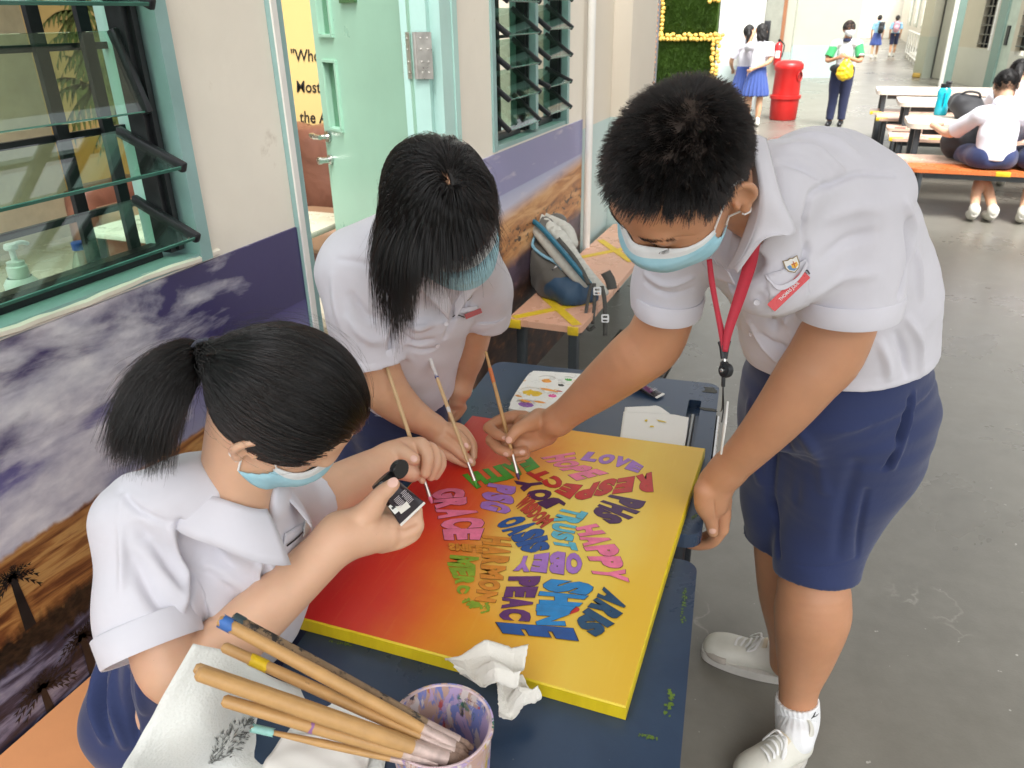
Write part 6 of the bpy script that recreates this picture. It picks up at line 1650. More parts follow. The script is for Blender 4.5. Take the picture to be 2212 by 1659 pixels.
# ---- shoes and socks
def shoe(heel, toe, wd_, h_ank, label=None, seed=0, open_laces=True):
 heel = np.array(heel, float) * [1, 1, 0]; toe = np.array(toe, float) * [1, 1, 0]; d = unit(toe - heel); L = np.linalg.norm(toe - heel); s_ = np.cross(UZ, d)
 def P(f, sd, z): return heel + d * L * f + s_ * sd + UZ * z
 U = Body(.0028); w = wd_ / 2
 U.chain([(P(.14, 0, .050), w * .80), (P(.40, 0, .050), w * .86), (P(.68, 0, .042), w * .96), (P(.85, 0, .036), w * .78)], .015, flat=(UZ, .80))
 U.ell(P(.80, 0, .040), (d, s_, UZ), (L * .19, w * .95, .032), .02)
 U.seg(P(.16, 0, .05), P(.13, 0, .095), w * .80, w * .74, .02)
 U.seg(P(.25, 0, .06), P(.42, 0, .082), w * .70, w * .50, .025)
 U.seg(P(.18, 0, .088), P(.20, 0, .14), w * .62, w * .66, .006, 's')
 U.cut(P(.5, 0, .018), -UZ, P(.5, 0, -.10), .20)
 v, q = U.verts(2)
 sh = qmesh('shoe', v, q, M_shoe, boy)
 outl_ = []
 for t in np.linspace(0, 2 * np.pi, 40, endpoint=False):
  f = .5 - .52 * math.cos(t); ww = w * (1.0 + .10 * math.sin(f * 3)) * (abs(math.sin(t)) ** .55) * (1 if math.sin(t) >= 0 else -1) * (.86 + .2 * f)
  outl_.append((f * L, ww))
 if np.cross(np.array(outl_[1]) - outl_[0], np.array(outl_[2]) - outl_[1]) < 0: outl_ = outl_[::-1]
 k = MB();
 for z0, z1, e in ((.002, .010, .0), (.010, .030, .002)): k.plate([(a * (1 + e), b * (1 + e * 8)) for a, b in outl_], [], heel, d, s_, UZ, z0, z1 if e else z1 - .0004)
 k.build('sole', M_sole, sh, angle=50)
 tc = MB(); V = []
 for i in range(13):
  a = math.pi * (i / 12 - .5) * 1.15
  for j in range(5):
   z = .028 + .012 * j / 4 * 1.6; rr = 1.05 - .10 * (j / 4) ** 2
   V.append(P(.78 + .215 * math.cos(a) * rr, w * 1.09 * math.sin(a) * rr, z))
 tc.add(V, [(i * 5 + j, (i + 1) * 5 + j, (i + 1) * 5 + j + 1, i * 5 + j + 1) for i in range(12) for j in range(4)])
 o = tc.build('toe_guard', M_suede, sh, smooth=True, fixn=False, angle=None); md = o.modifiers.new('t', 'SOLIDIFY'); md.thickness = .002
 vn = normals(v, q)
 def top(f, sd):
  c = P(f, sd, 0); dd_ = np.abs((v - c) @ d) + np.abs((v - c) @ s_); m_ = dd_ < .006
  return (v[m_][np.argmax(v[m_][:, 2])] if m_.any() else P(f, sd, .07)) + UZ * .0022
 for k_ in range(5):
  f = .40 + .058 * k_
  pts = catmull([top(f, -w * .50), top(f + .02, -w * .2) + UZ * .002, top(f + .03, w * .2) + UZ * .002, top(f + .045, w * .50)], 5)
  MB().tube(pts, .0036, 6, flat=(UZ, .35)).build('lace', M_thread, sh, smooth=True)
 for sg in (-1, 1):
  pts = catmull([top(.42, sg * .004) + UZ * .004, top(.44, sg * w * .45) + UZ * .014, top(.54, sg * w * .72) + UZ * .006, top(.47, sg * w * .62) + UZ * .003, top(.42, sg * .004) + UZ * .005], 6)
  MB().tube(pts, .0034, 6, flat=(UZ, .4)).build('lace_loop', M_thread, sh, smooth=True)
 tg = MB(); tp_ = [P(.36, -w * .34, .098), P(.36, w * .34, .098)]
 V = [P(.52 - .17 * i / 5, w * .36 * (j / 4 * 2 - 1), .074 + .032 * i / 5 - .006 * (j / 2 - 1) ** 2) for i in range(6) for j in range(5)]
 o = MB().add(V, [(i * 5 + j, (i + 1) * 5 + j, (i + 1) * 5 + j + 1, i * 5 + j + 1) for i in range(5) for j in range(4)]).build('tongue', mat('cream_tongue', (0.66, 0.58, 0.43), .7, 0, .06, 30), sh, smooth=True, fixn=False, angle=None)
 md = o.modifiers.new('t', 'SOLIDIFY'); md.thickness = .006
 return sh, P
hl = onz(1722, 1612, .03); te = onz(1600, 1690, .03)
_, Pn = shoe(hl + unit(hl - te) * .02, te, .098, .1)
hl2 = onz(1765, 1470, .02); te2 = onz(1522, 1392, .03)
shoe(te2 + unit(hl2 - te2) * .262, te2, .098, .1)
for (c0, c1, c2, r0, r1) in ((at(1722, 1512, 1.950), at(1722, 1552, 1.965), Pn(.17, 0, .075), 45, 46),):
 k = Body(.0028); k.chain([(c0, r0 * 1.95 / FPX), (c1, r1 * 1.96 / FPX), (c2, .046)], .01)
 k.cut(c0, unit(c0 - c1), c0 + unit(c0 - c1) * .06, .075); sk, sq = k.verts(2)
 z0 = (sk - c0) @ unit(c1 - c0); ang_ = np.arctan2((sk - c0) @ unit(np.cross(c1 - c0, VIEW)), (sk - c0) @ VIEW)
 sk = sk + normals(sk, sq) * (.0008 * np.sin(ang_ * 26) * np.exp(-np.maximum(z0 - .01, 0) / .05))[:, None]
 so_ = qmesh('sock', sk, sq, M_sock, boy)
 skn = normals(sk, sq)
 lg = MB()
 for a_, b__ in (((1752, 1553), (1762, 1538)), ((1756, 1550), (1768, 1541)), ((1686, 1507), (1692, 1512))):
  p0, p1 = on(sk, skn, *a_, .0012), on(sk, skn, *b__, .0012); lg.tube([p0, (p0 + p1) / 2, p1], [.0008, .0022, .0008], 6)
 tag(lg.build('sock_logo', M_ink, so_), kind='stuff')
# ---- lanyard with reel and white card
M_lan = mat('red_lanyard', (0.46, 0.022, 0.045), 0.65, 0, .08, 200, .2, 900)
lan = thing('lanyard', 'red lanyard hanging from the leaning boy with a reel and white card', 'lanyard', at(1563, 740, 1.20))
def ribbon(a, w, name, par, nrm=None):
 a = catmull(a, 8); V = []; T0 = np.gradient(a, axis=0)
 for i in range(len(a)):
  s_ = unit(np.cross(T0[i], VIEW if nrm is None else nrm)); ww = np.interp(i, np.linspace(0, len(a) - 1, len(w)), w)
  V += [a[i] - s_ * ww / 2, a[i] + s_ * ww / 2]
 o = MB().add(V, [(2 * i, 2 * i + 1, 2 * i + 3, 2 * i + 2) for i in range(len(a) - 1)]).build(name, M_lan, par, smooth=True, fixn=False, angle=None)
 md = o.modifiers.new('t', 'SOLIDIFY'); md.thickness = .0012; md.offset = 0; return o
ribbon([at(1630, 520, 1.125), at(1620, 570, 1.165), at(1598, 640, 1.19), at(1575, 710, 1.20), at(1566, 760, 1.205)], [.020, .020, .018, .014, .008], 'lanyard_strap', lan)
ribbon([at(1532, 560, 1.18), at(1538, 610, 1.19), at(1549, 670, 1.20), at(1560, 725, 1.205), at(1564, 760, 1.207)], [.008, .009, .008, .010, .007], 'lanyard_strap', lan)
tL = 1.21
MB().tube([at(1552, 738, tL), at(1560, 748, tL), at(1562, 775, tL)], [.002, .005, .004], 8).build('clasp', M_black, lan, smooth=True)
MB().tube([at(1577, 736, tL), at(1569, 748, tL), at(1566, 775, tL)], [.002, .005, .004], 8).build('clasp', M_black, lan, smooth=True)
MB().tube([at(1564, 772, tL), at(1565, 782, tL)], .003, 8).build('split_ring', M_steel, lan, smooth=True)
MB().bar(at(1565, 780, tL), at(1563, 812, tL), .013, .008, up=VIEW, bev=.003).build('reel_case', M_black, lan)
c = at(1568, 800, tL - .008); MB().lathe([(0, -.005), (.011, -.005), (.012, 0), (.011, .005), (.005, .006), (.004, .009), (0, .009)], c, 22, np.stack([CR[:, 0], CR[:, 1], -VIEW], 1) @ np.array([[.5, 0, .866], [0, 1, 0], [-.866, 0, .5]]).T, cap=False).build('reel', M_black, lan, smooth=True, angle=30)
MB().lathe([(0, .0088), (.0035, .0088), (.003, .0105), (0, .011)], c, 16, np.stack([CR[:, 0], CR[:, 1], -VIEW], 1) @ np.array([[.5, 0, .866], [0, 1, 0], [-.866, 0, .5]]).T, cap=False).build('rivet', M_steel, lan, smooth=True)
MB().bar(at(1563, 812, tL), at(1562, 836, tL + .005), .006, .006, up=VIEW, bev=.002).build('toggle', M_black, lan)
for dx in (0, 3): MB().tube(catmull([at(1562, 834, tL + .005), at(1560 + dx, 880, tL + .03), at(1557 + dx * .6, 888 + dx * 8, tL + .045)], 6), .0010, 6).build('cord', M_black, lan, smooth=True)
cp = [at(1570, 890, tL + .05), at(1560, 958, tL + .10)]
MB().bar(cp[0], cp[1], .054, .0035, up=unit(CR[:, 0] * .93 - VIEW * .35), bev=.0014).build('card', mat('white_card', (0.80, 0.79, 0.76), .3, 0, .03), lan)
# = the girl with the ponytail, seated at the left
lg = thing('person', 'seated girl with black ponytail and white shirt holding a paint tube and a brush', 'person', (-1.12, .62, .45))
hl_ = Head(at(614, 876, 1.085), cam2w((.58, .60, .55)), cam2w((.77, -.32, -.53)), 1.04)
B = Body(.003)
hl_.add(B, .96)
B.chain([(hl_.p(0, -.030, -.045), .050), D(505, 1090, 1.16, 78)], .03)
B.chain([D(510, 1130, 1.24, 70), D(470, 1260, 1.29, 95), D(420, 1400, 1.35, 95), D(350, 1520, 1.41, 95)], .02)
B.chain([D(325, 1160, 1.14, 58), D(338, 1330, 1.115, 64), D(366, 1430, 1.11, 72), D(412, 1448, 1.12, 72), D(505, 1378, 1.15, 68), D(610, 1282, 1.18, 58), D(690, 1205, 1.21, 52), D(738, 1158, 1.225, 49)], .02)
B.chain([D(738, 1158, 1.225, 48), D(790, 1150, 1.25, 50), D(830, 1150, 1.265, 40)], .02)
B.chain([D(775, 1128, 1.235, 34), D(801, 1100, 1.225, 27), D(822, 1070, 1.215, 20), D(838, 1056, 1.21, 17.5), D(849, 1047, 1.21, 15)], .010)      # thumb
B.chain([D(818, 1130, 1.27, 24), D(832, 1112, 1.285, 16), D(838, 1085, 1.295, 14), D(842, 1062, 1.295, 12)], .006)                              # index behind the tube
B.chain([D(830, 1138, 1.265, 26), D(866, 1126, 1.275, 19), D(896, 1116, 1.285, 15), D(901, 1100, 1.29, 12)], .006)
B.chain([D(830, 1158, 1.265, 26), D(872, 1152, 1.27, 18), D(902, 1138, 1.28, 14), D(900, 1118, 1.285, 12)], .005)
B.chain([D(826, 1174, 1.265, 22), D(862, 1172, 1.27, 15), D(893, 1158, 1.28, 12.5), D(903, 1143, 1.285, 11)], .004)
B.chain([D(560, 1120, 1.34, 55), D(640, 1110, 1.42, 62), D(720, 1062, 1.50, 56), D(790, 1022, 1.57, 46), D(842, 993, 1.615, 36)], .02)
B.chain([D(842, 993, 1.615, 35), D(880, 982, 1.635, 39), D(906, 985, 1.65, 30)], .016)
B.chain([D(862, 1010, 1.615, 26), D(890, 1020, 1.62, 22)], .012)
B.chain([D(862, 975, 1.60, 19), D(880, 983, 1.585, 16), D(895, 993, 1.58, 13.5)], .008)                                                          # thumb
B.chain([D(896, 962, 1.63, 17), D(912, 960, 1.615, 15), D(924, 988, 1.60, 14), D(919, 1022, 1.605, 11.5)], .004)                                  # index
B.chain([D(910, 966, 1.65, 15), D(932, 970, 1.635, 14), D(942, 998, 1.625, 13), D(931, 1029, 1.63, 11)], .003)
B.chain([D(918, 975, 1.665, 14), D(946, 982, 1.655, 12.5), D(953, 1003, 1.645, 12), D(941, 1028, 1.645, 10)], .003)
B.chain([D(895, 1020, 1.64, 12), D(908, 1026, 1.635, 9.5), D(912, 1038, 1.63, 8)], .003)
B.chain([D(350, 1530, 1.42, 85), (np.array([-.78, .80, .53]), .068), (np.array([-.55, .84, .50]), .058)], .02)
B.chain([D(350, 1490, 1.44, 85), (np.array([-.82, 1.00, .53]), .068), (np.array([-.58, 1.06, .50]), .058)], .02)
for y_ in (.84, 1.06): B.chain([(np.array([-.55, y_, .50]), .056), (np.array([-.56, y_, .28]), .048), (np.array([-.60, y_, .08]), .034)], .01)
v, q = B.verts(12); n = normals(v, q)
v = crease(v, q, [([(810, 1068), (822, 1074), (832, 1082)], .0014, -.0007), ([(775, 1130), (792, 1140), (805, 1132)], .003, -.002), ([(844, 1140), (870, 1140), (898, 1128)], .002, -.002), ([(440, 1360), (470, 1350), (500, 1330)], .004, -.001)])
bl = qmesh('body', v, q, M_skin_l, lg); n = normals(v, q)
nail(B, v, n, 847, 1043, .0072, .0080, -.72, bl, M_nail_l)
nail(B, v, n, 893, 991, .0060, .0066, .6, bl, M_nail_l)
hl_.mask(lg, fat=1.04, below=.004, skin=(v, q))
tie = hl_.p(0, -.116, -.020)
def keep_lg(L):
 l, f, u = L.T
 return ~((f > .050) & (u < .072)) & ~((np.abs(l) > .048) & (f > -.012) & (f < .07) & (u < .004)) & (u > np.where(f > -.01, -.02, -.062))
L, R0 = scalp(hl_, 15000, keep_lg, 5)
tl = np.array([0, -.116, -.020])
def sweep(L, T, k, lift, r):
 """paths over the skull from root L to the tie T"""
 c = np.array([0, -.006, .020]); ax = np.array([.077, .096, .092])
 a = (L - c) / ax; b = (T - c) / ax
 na = np.linalg.norm(a, axis=1, keepdims=True); nb = np.linalg.norm(b); a /= na; bu = b / nb
 th = np.arccos(np.clip(a @ bu, -1, 1))[:, None]; out_ = []
 for t in np.linspace(0, 1, k):
  w = (np.sin((1 - t) * th) * a + np.sin(t * th) * bu) / np.maximum(np.sin(th), 1e-4)
  w /= np.linalg.norm(w, axis=1, keepdims=True)
  sag = 1 + lift * math.sin(math.pi * min(1, t * 1.2 + .08)) + .004
  rad = (1 - t ** 6) * 1.0 + t ** 6 * nb
  out_.append(c + w * ax * (sag * rad * r)[:, None] if np.ndim(r) else c + w * ax * sag * rad)
 P = np.stack(out_, 1)
 return P
_b = np.cross(tl, [1.0, 0, 0]); _b /= np.linalg.norm(_b); _q = L - tl * (L @ tl)[:, None] / (tl @ tl); ta_n = np.arctan2(_q @ _b, _q[:, 0])
r_ = 1.0 + rng.uniform(.02, .055, len(L)) + .065 * rng.random(140)[(np.floor((ta_n + 3.15) / 6.3 * 140)).astype(int) % 140] * rng.random(len(L)) ** .3
P = sweep(L, tl, 14, .035, r_)
P[:, -1] = tl + rng.normal(0, .006, (len(L), 3)); P[:, -2] = P[:, -2] * .5 + (tl + rng.normal(0, .009, (len(L), 3))) * .5
wob = np.cumsum(rng.normal(0, .00045, P.shape), 1); P = P + wob
def toworld(h, P): return h.c + h.s * (P[..., :1] * h.l + P[..., 1:2] * h.f + P[..., 2:] * h.u)
hm = Body(.004); hm.ell(hl_.p(0, -.008, .024), (hl_.l, hl_.f, hl_.u), (.0800 * hl_.s, .0985 * hl_.s, .0955 * hl_.s), 0)
hm.cut(hl_.p(0, .058, .050), unit(hl_.f * .95 - hl_.u * .35), hl_.p(0, .1, -.02), .15); hm.cut(hl_.p(0, .03, -.012), unit(-hl_.u + hl_.f * .7), hl_.p(0, .06, -.08), .11); hm.cut(hl_.p(0, 0, -.055), -hl_.u, hl_.p(0, -.03, -.12), .10)
for g in (-1, 1): hm.ell(hl_.p(g * .083, .000, -.026), (hl_.l, hl_.f, hl_.u), (.03, .034, .034), 0, 's')
tail_g = catmull([tie, at(440, 772, 1.05), at(400, 782, 1.03), at(352, 830, 1.02), at(318, 905, 1.02), at(298, 990, 1.03)], 6)
hm.chain([(tail_g[0], .011), (tail_g[5], .011), (tail_g[11], .024), (tail_g[20], .029), (tail_g[26], .024)], .01)
hv, hq = hm.verts(2); hair = qmesh('hair', hv, hq, M_cap_h, lg)
strands('hair_strands', toworld(hl_, P), .00042, M_hair, hair, .8)
def tail(guide, n, widths, spread, flyaway, seed, K=16, stop=(.80, 1.03)):
 r = np.random.default_rng(seed); g = np.array(guide); s_ = np.linspace(0, 1, len(g)); T = np.gradient(g, axis=0); T /= np.linalg.norm(T, axis=1, keepdims=True)
 out_ = []
 ax1 = np.cross(T, VIEW); ax1 /= np.linalg.norm(ax1, axis=1, keepdims=True); ax2 = np.cross(T, ax1)
 e = r.uniform(*stop, n); ang = r.uniform(0, 6.283, n); rad = np.sqrt(r.uniform(.15, 1, n));
 for k in range(K):
  t = e * k / (K - 1)
  p = np.stack([np.interp(np.clip(t, 0, 1), s_, g[:, i]) for i in range(3)], 1); a1 = np.stack([np.interp(np.clip(t, 0, 1), s_, ax1[:, i]) for i in range(3)], 1); a2 = np.stack([np.interp(np.clip(t, 0, 1), s_, ax2[:, i]) for i in range(3)], 1)
  w = np.interp(t, np.linspace(0, 1, len(widths)), widths)
  p = p + a1 * (np.cos(ang) * rad * w)[:, None] + a2 * (np.sin(ang) * rad * w * .75)[:, None]
  p[:, 2] -= np.maximum(t - 1, 0) * .1
  out_.append(p)
 P = np.stack(out_, 1); cl = r.normal(0, 1, (60, 3)); ci = r.integers(0, 60, n)
 P += (cl[ci] * spread)[:, None] * (np.linspace(0, 1, K) ** 2)[None, :, None]
 P += np.cumsum(r.normal(0, flyaway, P.shape), 1) * np.linspace(.2, 1, K)[None, :, None]
 return P
TP = tail(tail_g, 11000, [.011, .012, .025, .033, .038, .041, .040], .008, .0009, 8, 18, (.62, 1.05))
strands('ponytail', TP, .00036, M_hair, hair, .2)
FL, FR = scalp(hl_, 170, keep_lg, 15); FP = sweep(FL, tl, 14, .10, 1.0 + rng.uniform(.05, .2, len(FL))); FP = FP[:, :10] + np.cumsum(rng.normal(0, .0022, FP[:, :10].shape), 1)
strands('flyaway_hair', toworld(hl_, FP), .00014, M_hair, hair, .4)
td = unit(tail_g[3] - tie); ta = unit(np.cross(td, UZ)); tb_ = np.cross(td, ta); cen = tail_g[3]
tp_ = []
for k in range(120):
 a = k / 120 * 2 * math.pi * 7; tp_.append(cen + td * (.026 * (k / 120 - .5) + .0025 * math.sin(k * .9)) + (ta * math.cos(a) + tb_ * math.sin(a)) * (.0225 + .0012 * math.sin(k * 1.7)))
tm_ = MB().tube(tp_, .0027, 7)
kn = cen + unit(at(466, 745, .98) - cen) * .022
for dx, dy in ((-2, -30), (6, -28)): tm_.tube(catmull([kn, kn + (at(464 + dx * .5, 775, 1.03) - at(464, 790, 1.03)), at(462 + dx, 752, 1.02)], 5), .0017, 6)
tm_.build('hair_tie', mat('black_elastic', (0.06, 0.065, 0.09), .85, 0, .2, 200, .4, 900), lg, smooth=True)
S = Body(.0036)
S.chain([D(300, 1140, 1.13, 94), D(312, 1260, 1.12, 100), D(338, 1440, 1.10, 101)], .03)            # right sleeve
S.chain([D(560, 1090, 1.33, 72), D(640, 1090, 1.42, 72), D(720, 1045, 1.50, 66)], .03)              # left sleeve
S.cut(at(330, 1400, 1.10), unit(at(380, 1500, 1.085) - at(300, 1250, 1.12)), at(348, 1480, 1.09), .13)
S.chain([(at(342, 1440, 1.10), .058)] * 2, 0, 's')
S.cut(at(668, 1075, 1.45), unit(at(720, 1045, 1.50) - at(600, 1095, 1.38)), at(720, 1045, 1.50), .075)
S.chain([D(510, 1080, 1.18, 90), D(505, 1150, 1.22, 135), D(480, 1260, 1.27, 160), D(435, 1370, 1.32, 155), D(375, 1490, 1.38, 125), D(330, 1580, 1.43, 115)], .02)
S.chain([D(305, 1130, 1.13, 88), D(425, 1065, 1.13, 88), D(520, 1060, 1.17, 82)], .04)
S.chain([D(520, 1080, 1.20, 85), D(600, 1100, 1.36, 72)], .04)
S.chain([D(560, 1180, 1.25, 95), D(600, 1230, 1.30, 80), D(560, 1330, 1.33, 90)], .04)
S.seg(hl_.p(0, -.02, -.05), at(508, 1078, 1.16), .054, .046, .012, 's')
S.seg(at(530, 1090, 1.13), at(560, 1150, 1.17), .034, .016, .02, 's')
hn_ = unit(D(330, 1580, 1.43)[0] - D(435, 1370, 1.32)[0]); S.cut(at(425, 1372, 1.33), hn_, at(350, 1560, 1.42), .26)
v, q = S.verts(15)
v = ripple(v, q, .0034, .11, 14)
v = crease(v, q, [
 ([(388, 1130), (405, 1230), (410, 1320), (395, 1380)], .007, -.009), ([(372, 1140), (392, 1230), (398, 1310)], .009, .006),      # armhole fold
 ([(262, 1060), (300, 1100), (360, 1130)], .006, -.003), ([(268, 1070), (266, 1200), (272, 1420)], .006, .0035),               # seams
 ([(300, 1140), (345, 1200), (380, 1260)], .012, -.006), ([(290, 1210), (335, 1290), (385, 1340)], .013, -.006), ([(320, 1180), (360, 1240), (392, 1300)], .012, .005),
 ([(400, 1170), (470, 1200), (560, 1260)], .016, -.006), ([(430, 1130), (500, 1180), (590, 1230)], .013, .006), ([(420, 1260), (470, 1330), (500, 1390)], .016, .006), ([(450, 1240), (520, 1300), (560, 1340)], .013, -.006),
 ([(560, 1170), (556, 1230), (575, 1300), (600, 1330)], .005, .004), ([(575, 1170), (570, 1240), (590, 1300)], .006, -.004), ([(540, 1190), (600, 1210), (640, 1220)], .006, -.003),
 ([(250, 1020), (330, 1030), (400, 1010)], .014, .004)])
sl_ = qmesh('shirt', v, q, M_shirt, lg); sv, sn = v, normals(v, q)
a0 = unit(at(380, 1500, 1.085) - at(300, 1250, 1.12)); e_ = at(330, 1400, 1.10)
cuff(e_ - a0 * .040, e_ + a0 * .004, .0695, .0690, sl_)
cb = at(508, 1072, 1.155); cax = unit(hl_.p(0, -.03, -.045) - cb); cf = at(580, 1160, 1.175) - cb; cf = unit(cf - cax * (cf @ cax)); cs = np.cross(cax, cf)
def collar_ring(rng_deg, par):
 Ti, To, Bi = [], [], []
 for a_ in np.radians(np.linspace(*rng_deg, 26)):
  d = cf * math.cos(a_) + cs * math.sin(a_); fr = max(0, math.cos(a_)) ** 2
  Ti.append(cb + d * (.060 + .004 * fr) + cax * (.034 - .026 * fr)); Bi.append(cb + d * .058 + cax * (-.010 - .02 * fr))
  To.append(cb + d * (.098 + .028 * fr) - cax * (.016 + .046 * fr))
 strip(Ti, To, M_shirt_d, 'collar', par, 1, .0022, .005, cax); strip(Bi, Ti, M_shirt_d, 'collar_stand', par, 1, .002)
collar_ring((22, 185), sl_); collar_ring((-22, -178), sl_)
for x, y in ((566, 1140), (598, 1288)): button(sv, sn, x, y, sl_)
patch(sv, sn, [(614, 1152), (668, 1120), (664, 1230), (600, 1262)], M_shirt_d, 'pocket', sl_, .004)
MB().tube(catmull([on(sv, sn, 616, 1178, .010), on(sv, sn, 634, 1164, .011), on(sv, sn, 648, 1150, .010)], 5), .0013, 6).build('pocket_cord', M_black, sl_, smooth=True)
pt = patch(sv, sn, [(652, 1128), (666, 1120), (662, 1150), (650, 1160)], M_maskw, 'badge_sleeve', sl_, .009)
T_ = Body(.0045)
T_.chain([D(425, 1355, 1.32, 128), D(400, 1400, 1.35, 122), D(360, 1480, 1.40, 112), D(320, 1560, 1.43, 118), (np.array([-.84, .88, .53]), .125), (np.array([-.60, .94, .50]), .105)], .03)
T_.chain([D(300, 1440, 1.40, 85), D(285, 1530, 1.42, 86), D(290, 1580, 1.43, 80)], .03)
T_.cut(np.array([-.62, .9, .5]), np.array([1, .1, 0]), np.array([-.52, .9, .5]), .16)
T_.chain([(np.array([-.60, .84, .50]), .055), (np.array([-.55, .84, .50]), .055)], 0, 's'); T_.chain([(np.array([-.62, 1.05, .50]), .055), (np.array([-.55, 1.06, .50]), .055)], 0, 's')
v, q = T_.verts(5); v[:, 2] = np.maximum(v[:, 2], .4525 + .0008 * np.sin(v[:, 0] * 90))
v = ripple(v, q, .002, .10, 3)
v = crease(v, q, [([(215, 1440), (208, 1520), (225, 1600)], .010, .008), ([(232, 1430), (222, 1520), (240, 1600)], .007, -.009), ([(252, 1440), (250, 1530), (270, 1610)], .009, .007), ([(275, 1450), (280, 1540), (300, 1600)], .008, -.007), ([(300, 1460), (310, 1540)], .008, .005)])
v[:, 2] = np.maximum(v[:, 2], .452)
qmesh('skirt', v, q, M_navy, lg)
for y_ in (.84, 1.06):
 k = Body(.004); k.chain([(np.array([-.60, y_, .10]), .040), (np.array([-.60, y_, .05]), .040), (np.array([-.48, y_, .042]), .038)], .01); k.cut((0, 0, .005), (0, 0, -1), (-.55, y_, -.1), .16); sv_, sq_ = k.verts(2); qmesh('shoe', sv_, sq_, M_shoe, lg)
tt_, td_, tn_, ts_, tL_ = paint_tube('black paint tube with open flip cap in the ponytail girl\'s hand', at(842, 1056, 1.255), at(893, 1112, 1.262), -VIEW * .9 + CR[:, 0] * .25 - CR[:, 1] * .1, .0195, .0265, 0)
nk = at(842, 1056, 1.255)
MB().lathe([(0, 0), (.0150, 0), (.0165, .003), (.0165, .010), (.0150, .012), (0, .012)], at(857, 1013, 1.262), 24, np.stack([unit(CR[:, 1] * .8 - CR[:, 0] * .2), unit(np.cross(unit(-VIEW * .65 + CR[:, 0] * .75), unit(CR[:, 1] * .8 - CR[:, 0] * .2))), unit(-VIEW * .65 + CR[:, 0] * .75)], 1), cap=False).build('flip_lid', M_cap, tt_, smooth=True, angle=40)
MB().bar(at(846, 1030, 1.255), at(852, 1022, 1.258), .010, .004, up=VIEW, bev=.001).build('lid_hinge', M_cap, tt_)
def on_tube(f, s_, w, h, m_, nm, rot=0.0):
 fr = (1 - f ** 1.4); hh_ = max(.0195 * fr, .0012); xx = s_ / (.0195 + .007 * f ** 1.2)
 c = nk + td_ * tL_ * f * .93 + ts_ * s_ + tn_ * (hh_ * math.sqrt(max(0, 1 - xx * xx)) + .0008)
 ta_ = unit(td_ + tn_ * (-.0195 * 1.4 * f ** .4 / tL_)); ex = ts_ * math.cos(rot) + ta_ * math.sin(rot); ey = np.cross(tn_, ex); n2 = np.cross(ex, ey)
 return MB().box(c, (w, h, .0006), np.stack([ex, ey, n2], 1)).build(nm, m_, tt_, angle=None)
for k in range(9):
 for j in range(2): on_tube(.30 + .05 * k, .011 - .014 * j + rng.normal(0, .0005), .011, .0009, M_print, 'print_line', .02)
on_tube(.64, -.004, .019, .016, mat('torn_label', (0.70, 0.68, 0.62), .6, 0, .05), 'label_remnant', .12)
lb = on_tube(.50, -.0165, .010, .017, M_wpl, 'price_label', .05)
for k in range(7): on_tube(.44 + .018 * k, -.0165, .006, .0008 + .0008 * (k % 2), M_ink, 'barcode_line', .05)
t2, d_2, n_2, s_2, L2 = paint_tube('purple banded paint tube lying on the far desk behind the boy\'s arm', onz(1365, 826, ZT + .016), onz(1428, 856, ZT + .006), UZ, .014, .0185, 0)
o_ = onz(1365, 826, ZT + .016)
V = []
for i in range(7):
 f = .12 + .66 * i / 6
 for j in range(9):
  xx = -.85 + 1.1 * j / 8; ww = (.014 + .0045 * f ** 1.2); hh_ = max(.014 * (1 - f ** 1.4), .0012)
  V.append(o_ + d_2 * L2 * f * .93 + s_2 * ww * xx + n_2 * (hh_ * math.sqrt(1 - min(xx * xx, .98)) + .0006))
MB().add(V, [(i * 9 + j, (i + 1) * 9 + j, (i + 1) * 9 + j + 1, i * 9 + j + 1) for i in range(6) for j in range(8)]).build('colour_band', mat('purple_band', (0.10, 0.012, 0.075), .3, 0, .1), t2, smooth=True, angle=None)
for wd_, off_ in (('ACRYLIC', .009), ('COLOR', .003)):
 tv, tf2 = text_mesh(wd_, .0065, .0)
 MB().add(o_ + d_2 * (L2 * .74) + n_2 * .0105 + np.outer(tv[:, 0] - tv[:, 0].max() / 2, s_2) + np.outer(tv[:, 1] + off_ - .008, -d_2), tf2).build('tube_lettering', M_print, t2, fixn=False, angle=None)
# = the girl with bobbed hair, standing by the wall
cg = thing('person', 'girl with bobbed black hair and fringe leaning over the canvas from the wall side', 'person', (-1.0, 1.55, 0))
hc2 = Head(at(957, 458, 1.42), cam2w((.42, .80, -.44)), cam2w((-.08, -.46, -.88)), 1.08)
B = Body(.003)
hc2.add(B, .98)
B.chain([(hc2.p(0, -.03, -.045), .054), D(900, 560, 1.62, 60)], .03)
B.chain([D(900, 560, 1.64, 80), D(880, 660, 1.78, 105), D(858, 780, 1.95, 110), D(850, 900, 2.08, 105)], .02)
B.chain([D(765, 600, 1.62, 50), D(790, 700, 1.66, 54), D(815, 800, 1.70, 52), D(835, 845, 1.72, 50), D(880, 888, 1.76, 39), D(935, 922, 1.80, 27)], .015)
B.chain([D(935, 922, 1.80, 26), D(952, 938, 1.808, 27), D(965, 948, 1.812, 22)], .012)
B.chain([D(968, 925, 1.815, 14), D(995, 927, 1.818, 11.5), D(1019, 957, 1.812, 10.5), D(1023, 986, 1.808, 8.5)], .004)
B.chain([D(958, 926, 1.80, 16), D(978, 934, 1.79, 13), D(996, 949, 1.785, 12), D(1010, 965, 1.785, 9.5)], .004)
B.chain([D(950, 945, 1.795, 16), D(978, 965, 1.785, 13), D(1000, 984, 1.785, 11.5), D(1019, 999, 1.79, 9.5)], .004)
B.chain([D(948, 962, 1.80, 14), D(972, 985, 1.80, 11), D(1008, 1003, 1.80, 8.5)], .004)
